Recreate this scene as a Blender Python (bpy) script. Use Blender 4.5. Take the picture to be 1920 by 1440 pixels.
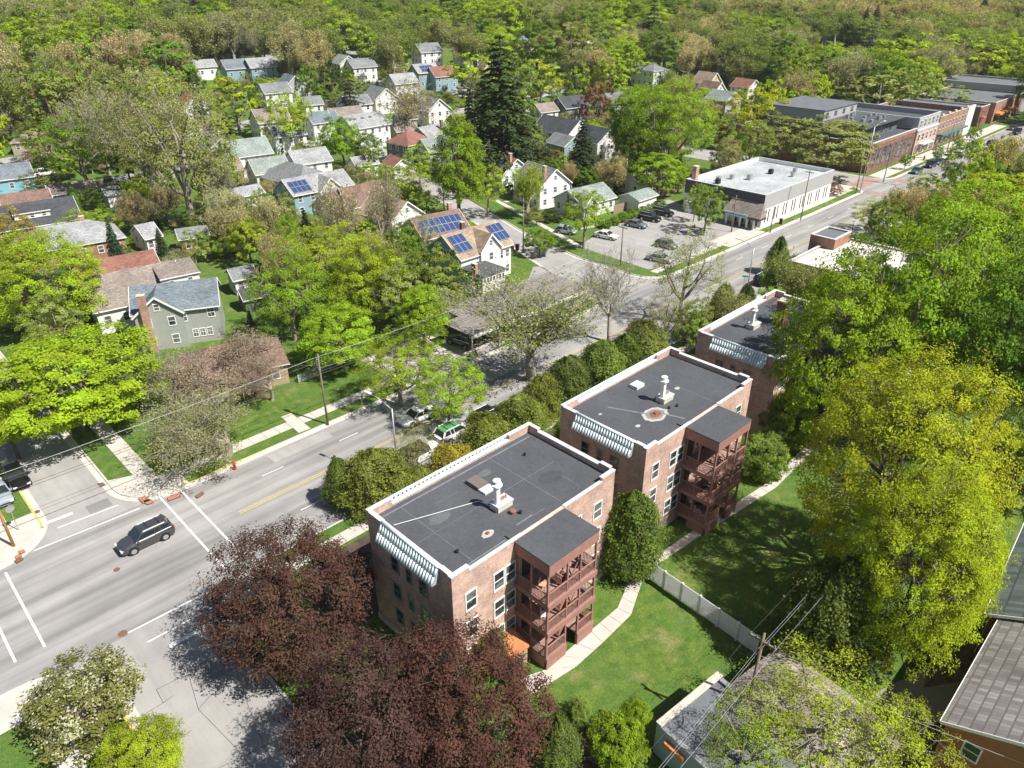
import bpy, math, random
import numpy as np
from mathutils import Vector, Matrix

for o in list(bpy.data.objects):
    bpy.data.objects.remove(o)
S = bpy.context.scene
COL = S.collection

# ------------------------------------------------------------------ camera
CAM_H = 44.0
FPX, PITCH, ROLL, HEAD = 1377.74, math.radians(29.231), math.radians(-0.146), math.radians(45.6115)
ch, sh_, cp, sp = math.cos(HEAD), math.sin(HEAD), math.cos(PITCH), math.sin(PITCH)
_fw = np.array([ch * cp, sh_ * cp, -sp])
_r0 = np.array([sh_, -ch, 0.0])
_u0 = np.array([ch * sp, sh_ * sp, cp])
_r = math.cos(ROLL) * _r0 + math.sin(ROLL) * _u0
_u = -math.sin(ROLL) * _r0 + math.cos(ROLL) * _u0
cam = bpy.data.cameras.new('camera')
cam.sensor_width = 36.0
cam.lens = 36.0 * FPX / 1920.0
cam.clip_start = 0.5
cam.clip_end = 6000
camo = bpy.data.objects.new('camera', cam)
COL.objects.link(camo)
M = Matrix(((_r[0], _u[0], -_fw[0], 0), (_r[1], _u[1], -_fw[1], 0), (_r[2], _u[2], -_fw[2], CAM_H), (0, 0, 0, 1)))
camo.matrix_world = M
S.camera = camo

# ------------------------------------------------------------------ sky, sun, exposure
SUN_EL = math.radians(53)
SUN_DIR = Vector((0.30, -0.954, 0)).normalized() * math.cos(SUN_EL) + Vector((0, 0, math.sin(SUN_EL)))
W = bpy.data.worlds.new('World')
S.world = W
W.use_nodes = True
nt = W.node_tree
nt.nodes.clear()
sky = nt.nodes.new('ShaderNodeTexSky')
sky.sky_type = 'NISHITA'
sky.sun_disc = False
sky.sun_elevation = SUN_EL
sky.sun_rotation = math.atan2(SUN_DIR.x, SUN_DIR.y)
sky.air_density = 1.0
sky.dust_density = 1.0
bg = nt.nodes.new('ShaderNodeBackground')
bg.inputs['Strength'].default_value = 0.052
wo = nt.nodes.new('ShaderNodeOutputWorld')
nt.links.new(sky.outputs[0], bg.inputs[0])
nt.links.new(bg.outputs[0], wo.inputs[0])
sl = bpy.data.lights.new('sun', 'SUN')
sl.energy = 5.0
sl.angle = math.radians(0.55)
sl.color = (1.0, 0.95, 0.88)
so = bpy.data.objects.new('sun', sl)
COL.objects.link(so)
so.rotation_euler = (-SUN_DIR).to_track_quat('-Z', 'Y').to_euler()
S.view_settings.view_transform = 'Standard'
S.view_settings.look = 'None'
S.view_settings.gamma = 1
S.view_settings.exposure = 0.72
S.view_settings.use_curve_mapping = False
S.cycles.max_bounces = 6
S.cycles.diffuse_bounces = 3
S.cycles.glossy_bounces = 2
S.cycles.transmission_bounces = 3
S.cycles.transparent_max_bounces = 6
S.cycles.use_adaptive_sampling = True
S.cycles.adaptive_threshold = 0.02
try:
    S.cycles.use_denoising = True
except Exception:
    pass

# ------------------------------------------------------------------ helpers
def terr(x, y):
    s = 0.35 * x + 0.93 * y - 215.0
    k = 12.0
    t = s / k
    sp_ = k * (math.log1p(math.exp(t)) if t < 30 else t)
    return 0.15 * sp_ / (1 + sp_ / 700.0) if s > -120 else 0.0

def P(u, v, h=0.0):
    """ground point (plus height h) seen at a photo pixel"""
    d = _fw + _r * ((u - 960) / FPX) - _u * ((v - 720) / FPX)
    t = (h - CAM_H) / d[2] if d[2] < -1e-4 else 3000.0
    if t > 150:
        lo = 60.0
        step = 4.0
        t1 = lo
        while t1 < 3000:
            x, y, z = d[0] * t1, d[1] * t1, CAM_H + d[2] * t1
            if z < terr(x, y) + h:
                break
            t1 += step
        a, b = t1 - step, t1
        for _ in range(14):
            m = (a + b) / 2
            if CAM_H + d[2] * m < terr(d[0] * m, d[1] * m) + h:
                b = m
            else:
                a = m
        t = b
    return Vector((d[0] * t, d[1] * t, CAM_H + d[2] * t))

def proj(p):
    q = np.array([p[0], p[1], p[2] - CAM_H])
    dz = float(q @ _fw)
    return 960 + FPX * float(q @ _r) / dz, 720 - FPX * float(q @ _u) / dz, dz

class MB:
    def __init__(s):
        s.v = []; s.f = []; s.m = []
    def add(s, vs, fs, m=0):
        b = len(s.v)
        s.v += [tuple(p) for p in vs]
        s.f += [tuple(b + i for i in f) for f in fs]
        s.m += [m] * len(fs)
        return s
    def box(s, x0, y0, z0, x1, y1, z1, m=0):
        return s.add([(x0, y0, z0), (x1, y0, z0), (x1, y1, z0), (x0, y1, z0), (x0, y0, z1), (x1, y0, z1), (x1, y1, z1), (x0, y1, z1)],
                     [(3, 2, 1, 0), (4, 5, 6, 7), (0, 1, 5, 4), (1, 2, 6, 5), (2, 3, 7, 6), (3, 0, 4, 7)], m)
    def prism(s, poly, z0, z1, m=0, bottom=True):
        n = len(poly)
        a = sum(poly[i][0] * poly[(i + 1) % n][1] - poly[(i + 1) % n][0] * poly[i][1] for i in range(n))
        if a < 0:
            poly = poly[::-1]
        vs = [(p[0], p[1], z0) for p in poly] + [(p[0], p[1], z1) for p in poly]
        fs = [tuple(range(n, 2 * n))]
        if bottom:
            fs.append(tuple(range(n - 1, -1, -1)))
        fs += [(i, (i + 1) % n, n + (i + 1) % n, n + i) for i in range(n)]
        return s.add(vs, fs, m)
    def tube(s, p, q, r0, r1=None, n=6, m=0, cap=True):
        r1 = r0 if r1 is None else r1
        p, q = Vector(p), Vector(q)
        d = (q - p)
        if d.length < 1e-6:
            return s
        d.normalize()
        a = d.orthogonal().normalized()
        b = d.cross(a)
        vs = []
        for c, r in ((p, r0), (q, r1)):
            for i in range(n):
                t = 2 * math.pi * i / n
                vs.append(c + (a * math.cos(t) + b * math.sin(t)) * r)
        fs = [(i, (i + 1) % n, n + (i + 1) % n, n + i) for i in range(n)]
        if cap:
            fs += [tuple(range(n - 1, -1, -1)), tuple(range(n, 2 * n))]
        return s.add(vs, fs, m)
    def bar(s, p, q, w, h, m=0):
        """box beam from p to q, width w (horizontal), height h"""
        p, q = Vector(p), Vector(q)
        d = (q - p).normalized()
        up = Vector((0, 0, 1))
        if abs(d.z) > 0.95:
            up = Vector((1, 0, 0))
        a = d.cross(up).normalized() * (w / 2)
        b = a.cross(d).normalized() * (h / 2)
        vs = [p - a - b, p + a - b, p + a + b, p - a + b, q - a - b, q + a - b, q + a + b, q - a + b]
        return s.add(vs, [(0, 1, 2, 3), (7, 6, 5, 4), (0, 4, 5, 1), (1, 5, 6, 2), (2, 6, 7, 3), (3, 7, 4, 0)], m)
    def build(s, name, mat, parent=None, loc=None, smooth=False, kind=None):
        me = bpy.data.meshes.new(name)
        me.from_pydata([tuple(p) for p in s.v], [], s.f)
        for mm in (mat if isinstance(mat, (list, tuple)) else [mat]):
            me.materials.append(mm)
        if isinstance(mat, (list, tuple)):
            me.polygons.foreach_set('material_index', s.m)
        if smooth:
            me.polygons.foreach_set('use_smooth', [True] * len(me.polygons))
        me.update()
        return put(name, me, parent, loc, kind)

def put(name, me, parent=None, loc=None, kind=None):
    o = bpy.data.objects.new(name, me)
    COL.objects.link(o)
    if parent is not None:
        o.parent = parent
    if loc is not None:
        o.location = loc
    if kind:
        o['kind'] = kind
    return o

def thing(name, label, cat, loc=(0, 0, 0), rz=0.0, group=None):
    o = bpy.data.objects.new(name, None)
    o.empty_display_size = 0.3
    COL.objects.link(o)
    o.location = loc
    o.rotation_euler = (0, 0, rz)
    return tag(o, label, cat, group)

def tag(o, label, cat, group=None):
    o['label'] = label
    o['category'] = cat
    if group:
        o['group'] = group
    return o

def struct(o, label=None):
    o['kind'] = 'structure'
    if label:
        o['label'] = label
    return o

CH = {}
def kids(o):
    return [c for c in bpy.data.objects if c.parent == o]
def index_children():
    CH.clear()
    for c in bpy.data.objects:
        if c.parent:
            CH.setdefault(c.parent.name, []).append(c)
def dup_tree(root, loc, rz, label, group=None, tree=None):
    """copy a thing, its parts and sub-parts"""
    r = root.copy(); COL.objects.link(r)
    r.location = loc; r.rotation_euler = (0, 0, rz)
    r['label'] = label
    if group:
        r['group'] = group
    for c in tree[0]:
        k = c[0].copy(); COL.objects.link(k); k.parent = r
        for g in c[1]:
            d = g.copy(); COL.objects.link(d); d.parent = k
    return r
def tree_of(root):
    k1 = kids(root)
    return [[(c, kids(c)) for c in k1]]

# ------------------------------------------------------------------ materials
def nodes_of(name):
    m = bpy.data.materials.new(name)
    m.use_nodes = True
    t = m.node_tree
    b = t.nodes['Principled BSDF']
    return m, t, b

def N(t, typ, **kw):
    n = t.nodes.new(typ)
    for k, v in kw.items():
        if k.startswith('i_'):
            n.inputs[k[2:].replace('_', ' ')].default_value = v
        else:
            setattr(n, k, v)
    return n

def mixc(t, fac, a, b, mode='MIX'):
    n = t.nodes.new('ShaderNodeMix')
    n.data_type = 'RGBA'
    n.blend_type = mode
    for sock, val in ((n.inputs[0], fac), (n.inputs[6], a), (n.inputs[7], b)):
        if isinstance(val, (int, float)):
            sock.default_value = val
        elif isinstance(val, (tuple, list)):
            sock.default_value = (*val[:3], 1)
        else:
            t.links.new(val, sock)
    return n.outputs[2]

def rng(t, val, a, b, c=0.0, d=1.0):
    n = t.nodes.new('ShaderNodeMapRange')
    n.inputs[1].default_value = a; n.inputs[2].default_value = b
    n.inputs[3].default_value = c; n.inputs[4].default_value = d
    t.links.new(val, n.inputs[0])
    return n.outputs[0]

def noise(t, scale, detail=4, vec=None, rough=0.6):
    n = t.nodes.new('ShaderNodeTexNoise')
    n.inputs['Scale'].default_value = scale
    n.inputs['Detail'].default_value = detail
    n.inputs['Roughness'].default_value = rough
    if vec is not None:
        t.links.new(vec, n.inputs['Vector'])
    return n.outputs['Fac']

def worldpos(t):
    return t.nodes.new('ShaderNodeNewGeometry').outputs['Position']

def objpos(t):
    return t.nodes.new('ShaderNodeTexCoord').outputs['Object']

def bump(t, b, h, dist=0.02, strength=0.5):
    n = t.nodes.new('ShaderNodeBump')
    n.inputs['Distance'].default_value = dist
    n.inputs['Strength'].default_value = strength
    t.links.new(h, n.inputs['Height'])
    t.links.new(n.outputs[0], b.inputs['Normal'])

MATS = {}
def plain(name, col, rough=0.7, var=0.15, sc=1.5, fine=14.0, metal=0.0, spec=0.3, coat=0.0, bmp=0.0):
    """painted or weathered surface: base colour with large and fine variation"""
    if name in MATS:
        return MATS[name]
    m, t, b = nodes_of(name)
    w = worldpos(t)
    n1 = noise(t, sc, 4, w)
    n2 = noise(t, fine, 3, w)
    f = N(t, 'ShaderNodeMath', operation='ADD'); t.links.new(n1, f.inputs[0]); t.links.new(n2, f.inputs[1])
    f2 = rng(t, f.outputs[0], 0.7, 1.3)
    dk = tuple(c * (1 - var) for c in col); lt = tuple(min(1, c * (1 + var)) for c in col)
    t.links.new(mixc(t, f2, dk, lt), b.inputs['Base Color'])
    b.inputs['Roughness'].default_value = rough
    b.inputs['Metallic'].default_value = metal
    b.inputs['Specular IOR Level'].default_value = spec
    b.inputs['Coat Weight'].default_value = coat
    if bmp:
        bump(t, b, n2, bmp)
    MATS[name] = m
    return m

def boxcoord(t, sx=1.0):
    """(x+y, z) from object coordinates, good for axis-aligned walls"""
    o = objpos(t)
    s = N(t, 'ShaderNodeSeparateXYZ'); t.links.new(o, s.inputs[0])
    a = N(t, 'ShaderNodeMath', operation='ADD'); t.links.new(s.outputs[0], a.inputs[0]); t.links.new(s.outputs[1], a.inputs[1])
    c = N(t, 'ShaderNodeCombineXYZ'); t.links.new(a.outputs[0], c.inputs[0]); t.links.new(s.outputs[2], c.inputs[1])
    return c.outputs[0]

def brick_mat(name, c1, c2, mortar, bw=0.22, bh=0.075):
    if name in MATS:
        return MATS[name]
    m, t, b = nodes_of(name)
    bt = N(t, 'ShaderNodeTexBrick')
    bt.inputs['Scale'].default_value = 1.0
    bt.inputs['Brick Width'].default_value = bw
    bt.inputs['Row Height'].default_value = bh
    bt.inputs['Mortar Size'].default_value = 0.008
    bt.inputs['Bias'].default_value = 0.0
    t.links.new(boxcoord(t), bt.inputs['Vector'])
    bt.inputs['Color1'].default_value = (*c1, 1)
    bt.inputs['Color2'].default_value = (*c2, 1)
    bt.inputs['Mortar'].default_value = (*mortar, 1)
    w = worldpos(t)
    n1 = rng(t, noise(t, 0.7, 5, w), 0.35, 0.65, 0.78, 1.15)
    n3 = rng(t, noise(t, 6.0, 3, w), 0.35, 0.65, 0.85, 1.12)
    mm = N(t, 'ShaderNodeMath', operation='MULTIPLY'); t.links.new(n1, mm.inputs[0]); t.links.new(n3, mm.inputs[1])
    h = N(t, 'ShaderNodeVectorMath', operation='SCALE'); t.links.new(bt.outputs[0], h.inputs[0]); t.links.new(mm.outputs[0], h.inputs[3])
    t.links.new(h.outputs[0], b.inputs['Base Color'])
    b.inputs['Roughness'].default_value = 0.88
    b.inputs['Specular IOR Level'].default_value = 0.2
    iv = N(t, 'ShaderNodeMath', operation='SUBTRACT'); iv.inputs[0].default_value = 1.0; t.links.new(bt.outputs[1], iv.inputs[1])
    bump(t, b, iv.outputs[0], 0.01)
    MATS[name] = m
    return m

def shingle_mat(name, col, var=0.3, row=0.22, wid=0.35, stain=0.2):
    if name in MATS:
        return MATS[name]
    m, t, b = nodes_of(name)
    o = objpos(t)
    s = N(t, 'ShaderNodeSeparateXYZ'); t.links.new(o, s.inputs[0])
    z2 = N(t, 'ShaderNodeMath', operation='MULTIPLY'); t.links.new(s.outputs[2], z2.inputs[0]); z2.inputs[1].default_value = 1.6
    g = N(t, 'ShaderNodeMath', operation='ADD'); t.links.new(z2.outputs[0], g.inputs[0]); t.links.new(s.outputs[1], g.inputs[1])
    c = N(t, 'ShaderNodeCombineXYZ'); t.links.new(s.outputs[0], c.inputs[0]); t.links.new(g.outputs[0], c.inputs[1])
    bt = N(t, 'ShaderNodeTexBrick')
    bt.inputs['Scale'].default_value = 1.0
    bt.inputs['Brick Width'].default_value = wid
    bt.inputs['Row Height'].default_value = row
    bt.inputs['Mortar Size'].default_value = 0.012
    t.links.new(c.outputs[0], bt.inputs['Vector'])
    bt.inputs['Color1'].default_value = (*[x * (1 - var) for x in col], 1)
    bt.inputs['Color2'].default_value = (*[x * (1 + var) for x in col], 1)
    bt.inputs['Mortar'].default_value = (*[x * 0.6 for x in col], 1)
    n1 = rng(t, noise(t, 0.35, 5, worldpos(t)), 0.35, 0.65, 1 - stain, 1 + stain * 0.6)
    h = N(t, 'ShaderNodeVectorMath', operation='SCALE'); t.links.new(bt.outputs[0], h.inputs[0]); t.links.new(n1, h.inputs[3])
    t.links.new(h.outputs[0], b.inputs['Base Color'])
    b.inputs['Roughness'].default_value = 0.85
    b.inputs['Specular IOR Level'].default_value = 0.25
    iv = N(t, 'ShaderNodeMath', operation='SUBTRACT'); iv.inputs[0].default_value = 1.0; t.links.new(bt.outputs[1], iv.inputs[1])
    bump(t, b, iv.outputs[0], 0.015)
    MATS[name] = m
    return m

def siding_mat(name, col, board=0.16):
    if name in MATS:
        return MATS[name]
    m, t, b = nodes_of(name)
    s = N(t, 'ShaderNodeSeparateXYZ'); t.links.new(objpos(t), s.inputs[0])
    d = N(t, 'ShaderNodeMath', operation='DIVIDE'); t.links.new(s.outputs[2], d.inputs[0]); d.inputs[1].default_value = board
    fr = N(t, 'ShaderNodeMath', operation='FRACT'); t.links.new(d.outputs[0], fr.inputs[0])
    n1 = rng(t, noise(t, 0.8, 4, worldpos(t)), 0.3, 0.7, 0.0, 1.0)
    base = mixc(t, n1, tuple(c * 0.88 for c in col), col)
    ed = rng(t, fr.outputs[0], 0.0, 0.12, 0.7, 1.0)
    h = N(t, 'ShaderNodeVectorMath', operation='SCALE'); t.links.new(base, h.inputs[0]); t.links.new(ed, h.inputs[3])
    t.links.new(h.outputs[0], b.inputs['Base Color'])
    b.inputs['Roughness'].default_value = 0.65
    b.inputs['Specular IOR Level'].default_value = 0.3
    bump(t, b, fr.outputs[0], 0.02, 0.4)
    MATS[name] = m
    return m

def glass_mat():
    m, t, b = nodes_of('window_glass')
    n = noise(t, 0.9, 2, worldpos(t))
    t.links.new(mixc(t, rng(t, n, 0.4, 0.6), (0.02, 0.028, 0.035), (0.16, 0.17, 0.17)), b.inputs['Base Color'])
    b.inputs['Roughness'].default_value = 0.08
    b.inputs['Specular IOR Level'].default_value = 0.7
    return m
GLASS = glass_mat()

def leaf_mat(name, hue=0.03, trans=0.45, vcol=None, white=None, tint=(1.15, 1.1, 0.35)):
    m, t, b = nodes_of(name)
    t.nodes.remove(b)
    out = [n for n in t.nodes if n.type == 'OUTPUT_MATERIAL'][0]
    oi = N(t, 'ShaderNodeObjectInfo')
    at = N(t, 'ShaderNodeAttribute', attribute_name='rnd')
    hs = N(t, 'ShaderNodeHueSaturation')
    t.links.new(oi.outputs['Color'], hs.inputs['Color'])
    cl = noise(t, 0.55, 2, worldpos(t))
    t.links.new(rng(t, at.outputs['Fac'], 0, 1, 0.5 - hue, 0.5 + hue), hs.inputs['Hue'])
    mm = N(t, 'ShaderNodeMath', operation='MULTIPLY')
    t.links.new(rng(t, at.outputs['Fac'], 0, 1, 0.72, 1.35), mm.inputs[0])
    t.links.new(rng(t, cl, 0.35, 0.65, 0.72, 1.22), mm.inputs[1])
    t.links.new(mm.outputs[0], hs.inputs['Value'])
    col = hs.outputs[0]
    if white:
        th = N(t, 'ShaderNodeMath', operation='GREATER_THAN'); t.links.new(at.outputs['Fac'], th.inputs[0]); th.inputs[1].default_value = 0.66
        col = mixc(t, th.outputs[0], col, white)
    df = N(t, 'ShaderNodeBsdfDiffuse'); t.links.new(col, df.inputs[0])
    tr = N(t, 'ShaderNodeBsdfTranslucent')
    t.links.new(mixc(t, 1.0, col, tint, 'MULTIPLY'), tr.inputs[0])
    mx = N(t, 'ShaderNodeMixShader'); mx.inputs[0].default_value = trans
    t.links.new(df.outputs[0], mx.inputs[1]); t.links.new(tr.outputs[0], mx.inputs[2])
    t.links.new(mx.outputs[0], out.inputs[0])
    return m
LEAF = leaf_mat('leaves', hue=0.012, trans=0.38, tint=(1.5, 1.35, 0.35))
LEAF_RED = leaf_mat('purple_leaves', hue=0.02, trans=0.25, tint=(1.5, 0.75, 0.6))
LEAF_DARK = leaf_mat('needles', hue=0.015, trans=0.25, tint=(1.2, 1.2, 0.5))
LEAF_BLOS = leaf_mat('blossom_leaves', hue=0.03, trans=0.35, white=(0.50, 0.50, 0.33))
BARK = plain('bark', (0.13, 0.105, 0.085), 0.95, 0.35, 2.0, 20.0, bmp=0.02)
TWIG = plain('twig_bark', (0.25, 0.215, 0.18), 0.95, 0.3, 2.0, 20.0)
TWIG2 = plain('pale_bark', (0.30, 0.27, 0.225), 0.95, 0.3, 2.0, 20.0)

# ------------------------------------------------------------------ ground materials
def grass_mat():
    m, t, b = nodes_of('grass')
    w = worldpos(t)
    big = rng(t, noise(t, 0.16, 5, w, 0.65), 0.42, 0.62)
    mid = rng(t, noise(t, 0.9, 5, w, 0.7), 0.4, 0.62)
    fin = rng(t, noise(t, 7.0, 5, w, 0.85), 0.3, 0.7, 0.5, 1.42)
    c = mixc(t, mid, (0.070, 0.130, 0.024), (0.125, 0.185, 0.036))
    dry = rng(t, noise(t, 0.33, 4, w, 0.7), 0.54, 0.68, 0.0, 0.6)
    c = mixc(t, dry, c, (0.27, 0.22, 0.11))
    c = mixc(t, big, c, mixc(t, 0.6, c, (0.075, 0.15, 0.03)))
    weed = rng(t, noise(t, 3.2, 5, w, 0.8), 0.60, 0.68, 0.0, 0.55)
    c = mixc(t, weed, c, (0.055, 0.115, 0.02))
    spk = rng(t, noise(t, 6.5, 2, w, 0.5), 0.74, 0.78, 0.0, 0.7)
    c = mixc(t, spk, c, (0.42, 0.40, 0.26))
    h = N(t, 'ShaderNodeVectorMath', operation='SCALE'); t.links.new(c, h.inputs[0]); t.links.new(fin, h.inputs[3])
    t.links.new(h.outputs[0], b.inputs['Base Color'])
    b.inputs['Roughness'].default_value = 0.95
    b.inputs['Specular IOR Level'].default_value = 0.1
    bump(t, b, noise(t, 14.0, 3, w), 0.06, 0.8)
    return m
GRASS = grass_mat()

def soil_mat(name, a, bcol):
    m, t, b = nodes_of(name)
    w = worldpos(t)
    c = mixc(t, rng(t, noise(t, 1.2, 6, w, 0.7), 0.38, 0.62), a, bcol)
    h = N(t, 'ShaderNodeVectorMath', operation='SCALE'); t.links.new(c, h.inputs[0])
    t.links.new(rng(t, noise(t, 16, 3, w, 0.8), 0.3, 0.7, 0.6, 1.3), h.inputs[3])
    t.links.new(h.outputs[0], b.inputs['Base Color'])
    b.inputs['Roughness'].default_value = 1.0
    bump(t, b, noise(t, 10.0, 4, w), 0.06, 0.9)
    return m
SOIL = soil_mat('soil', (0.10, 0.08, 0.06), (0.27, 0.21, 0.15))
MULCH = soil_mat('mulch', (0.05, 0.04, 0.03), (0.12, 0.08, 0.06))
FLOOR = soil_mat('woodland_floor', (0.08, 0.11, 0.03), (0.15, 0.17, 0.06))

def road_mat(name, col, streak=0.12, axis=0, warm=0.0):
    m, t, b = nodes_of(name)
    w = worldpos(t)
    s = N(t, 'ShaderNodeSeparateXYZ'); t.links.new(w, s.inputs[0])
    c = N(t, 'ShaderNodeCombineXYZ')
    a1 = N(t, 'ShaderNodeMath', operation='MULTIPLY'); t.links.new(s.outputs[axis], a1.inputs[0]); a1.inputs[1].default_value = 0.035
    a2 = N(t, 'ShaderNodeMath', operation='MULTIPLY'); t.links.new(s.outputs[1 - axis], a2.inputs[0]); a2.inputs[1].default_value = 0.75
    t.links.new(a1.outputs[0], c.inputs[0]); t.links.new(a2.outputs[0], c.inputs[1])
    st = rng(t, noise(t, 1.0, 3, c.outputs[0], 0.55), 0.35, 0.65, 1 - streak * 1.2, 1 + streak)
    pt = rng(t, noise(t, 0.14, 6, w, 0.7), 0.35, 0.65, 0.88, 1.1)
    fi = rng(t, noise(t, 22, 3, w, 0.8), 0.3, 0.7, 0.88, 1.12)
    k = N(t, 'ShaderNodeMath', operation='MULTIPLY'); t.links.new(st, k.inputs[0]); t.links.new(pt, k.inputs[1])
    k2 = N(t, 'ShaderNodeMath', operation='MULTIPLY'); t.links.new(k.outputs[0], k2.inputs[0]); t.links.new(fi, k2.inputs[1])
    h = N(t, 'ShaderNodeVectorMath', operation='SCALE'); h.inputs[0].default_value = col; t.links.new(k2.outputs[0], h.inputs[3])
    t.links.new(h.outputs[0], b.inputs['Base Color'])
    b.inputs['Roughness'].default_value = 0.88
    b.inputs['Specular IOR Level'].default_value = 0.25
    bump(t, b, noise(t, 30.0, 2, w), 0.006, 0.5)
    return m
ASPH = road_mat('worn_asphalt', (0.265, 0.258, 0.25), 0.22, 0)
ASPH_S = road_mat('side_asphalt', (0.31, 0.30, 0.29), 0.07, 1)
CONC = plain('concrete', (0.47, 0.44, 0.395), 0.9, 0.13, 0.7, 12.0, bmp=0.004)
KERB = plain('kerb_concrete', (0.50, 0.47, 0.43), 0.9, 0.12, 1.2, 10.0)
PAINT = plain('white_road_paint', (0.66, 0.65, 0.62), 0.7, 0.22, 3.0, 18.0)
PAINT_Y = plain('yellow_road_paint', (0.50, 0.42, 0.14), 0.7, 0.2, 3.0, 18.0)
KERB_Y = plain('yellow_kerb_paint', (0.55, 0.42, 0.10), 0.7, 0.25, 3.0, 18.0)
TAR = plain('tar_seal', (0.035, 0.035, 0.04), 0.6, 0.2)
RUST = plain('rusty_iron', (0.17, 0.095, 0.065), 0.8, 0.3, 3.0, 20.0)
PAD = plain('brick_red_pad', (0.36, 0.17, 0.11), 0.85, 0.15, 4.0)
PAVER = brick_mat('crosswalk_pavers', (0.36, 0.24, 0.21), (0.30, 0.20, 0.175), (0.32, 0.29, 0.27), 0.4, 0.2)
WHITE = plain('white_paint', (0.78, 0.77, 0.74), 0.55, 0.07)
STEEL = plain('galvanised_steel', (0.42, 0.43, 0.44), 0.45, 0.1, metal=0.6)
BLACK = plain('black_paint', (0.02, 0.02, 0.022), 0.5, 0.2)
WOODPOLE = plain('pole_wood', (0.20, 0.155, 0.115), 0.9, 0.25, 2.0, 20.0)

# ------------------------------------------------------------------ terrain and roads
def terrain():
    xs = np.concatenate([np.linspace(-420, -60, 16), np.linspace(-50, 420, 95), np.linspace(440, 2600, 40)])
    ys = np.concatenate([np.linspace(-420, -60, 12), np.linspace(-50, 420, 95), np.linspace(440, 2600, 40)])
    X, Y = np.meshgrid(xs, ys)
    Z = np.vectorize(terr)(X, Y) - 0.05
    V = np.stack([X, Y, Z], -1).reshape(-1, 3)
    nx, ny = len(xs), len(ys)
    i, j = np.meshgrid(np.arange(nx - 1), np.arange(ny - 1))
    a = (j * nx + i).reshape(-1)
    F = np.stack([a, a + 1, a + nx + 1, a + nx], 1)
    me = bpy.data.meshes.new('ground')
    me.from_pydata(V.tolist(), [], F.tolist())
    me.materials.append(GRASS); me.materials.append(FLOOR)
    cx = V[F].mean(1)
    far = ((0.35 * cx[:, 0] + 0.93 * cx[:, 1]) > 330) | (cx[:, 0] < -60)
    me.polygons.foreach_set('material_index', far.astype(np.int32))
    me.polygons.foreach_set('use_smooth', [True] * len(F))
    return struct(put('ground', me))
terrain()

def sheet(name, poly, z, mat, parent=None, kind='structure'):
    b = MB(); n = len(poly)
    a = sum(poly[i][0] * poly[(i + 1) % n][1] - poly[(i + 1) % n][0] * poly[i][1] for i in range(n))
    if a < 0: poly = poly[::-1]
    b.add([(p[0], p[1], z) for p in poly], [tuple(range(n))])
    return b.build(name, mat, parent, kind=kind)

def strip(name, left, right, z, mat, parent=None, seg=6.0, kind='structure'):
    """strip between two polylines, draped on the terrain"""
    b = MB()
    L, R_ = [], []
    for i in range(len(left) - 1):
        n = max(1, int((Vector(left[i + 1][:2]) - Vector(left[i][:2])).length / seg))
        for k in range(n + (i == len(left) - 2)):
            t = k / n
            L.append([left[i][j] * (1 - t) + left[i + 1][j] * t for j in (0, 1)])
            R_.append([right[i][j] * (1 - t) + right[i + 1][j] * t for j in (0, 1)])
    vs = [(p[0], p[1], terr(p[0], p[1]) + z) for p in L] + [(p[0], p[1], terr(p[0], p[1]) + z) for p in R_]
    n = len(L)
    b.add(vs, [(i, n + i, n + i + 1, i + 1) for i in range(n - 1)])
    return b.build(name, mat, parent, kind=kind)

# main street runs along X between the kerbs Y 48.8 and 64.3
strip('main_street', [(-120, 64.4), (520, 64.4)], [(-120, 48.7), (520, 48.7)], 0.0, ASPH)
strip('north_side_street', [(5.8, 64.3), (5.8, 200)], [(12.6, 64.3), (12.6, 200)], 0.002, ASPH_S)
strip('south_side_street', [(4.0, -60), (4.0, 48.8)], [(12.4, -60), (12.4, 48.8)], 0.002, ASPH_S)
W2 = [(82, 64.3), (86.5, 80), (91, 94), (97, 112), (121, 192), (160, 330)]
E2 = [(97.5, 64.3), (95.5, 80), (98.0, 94), (104, 112), (128, 192), (167, 330)]
strip('middle_side_street', W2, E2, 0.003, ASPH_S)
strip('far_side_street', [(178, 64.3), (178, 300)], [(190, 64.3), (190, 300)], 0.003, ASPH_S)
strip('back_lane', [(20, 192), (220, 192)], [(20, 198), (220, 198)], 0.05, ASPH_S)
strip('hill_road', [(-10, 236), (90, 216), (180, 240)], [(-10, 241), (90, 221), (180, 245)], 0.06, ASPH_S)

for cx0, cy0, cx1, cy1 in ((12.5, 64.3, 17, 68.8), (1.3, 64.3, 5.9, 68.8), (-1.2, 43.7, 4.1, 48.8), (12.3, 44.3, 16.9, 48.8), (95.4, 64.3, 100.4, 69.2), (173.4, 64.3, 178.1, 68.9), (189.9, 64.3, 194.6, 68.9), (76, 64.3, 83, 69)):
    sheet('main_street', [(cx0, cy0), (cx1, cy0), (cx1, cy1), (cx0, cy1)], 0.0005, ASPH_S)

def arc(cx, cy, r, a0, a1, n=8):
    return [(cx + r * math.cos(math.radians(a0 + (a1 - a0) * i / n)), cy + r * math.sin(math.radians(a0 + (a1 - a0) * i / n))) for i in range(n + 1)]

def offset(pl, d):
    out = []
    for i, p in enumerate(pl):
        a = Vector(pl[max(0, i - 1)]); b = Vector(pl[min(len(pl) - 1, i + 1)])
        t = (b - a).normalized()
        out.append((p[0] - t.y * d, p[1] + t.x * d))
    return out

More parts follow.
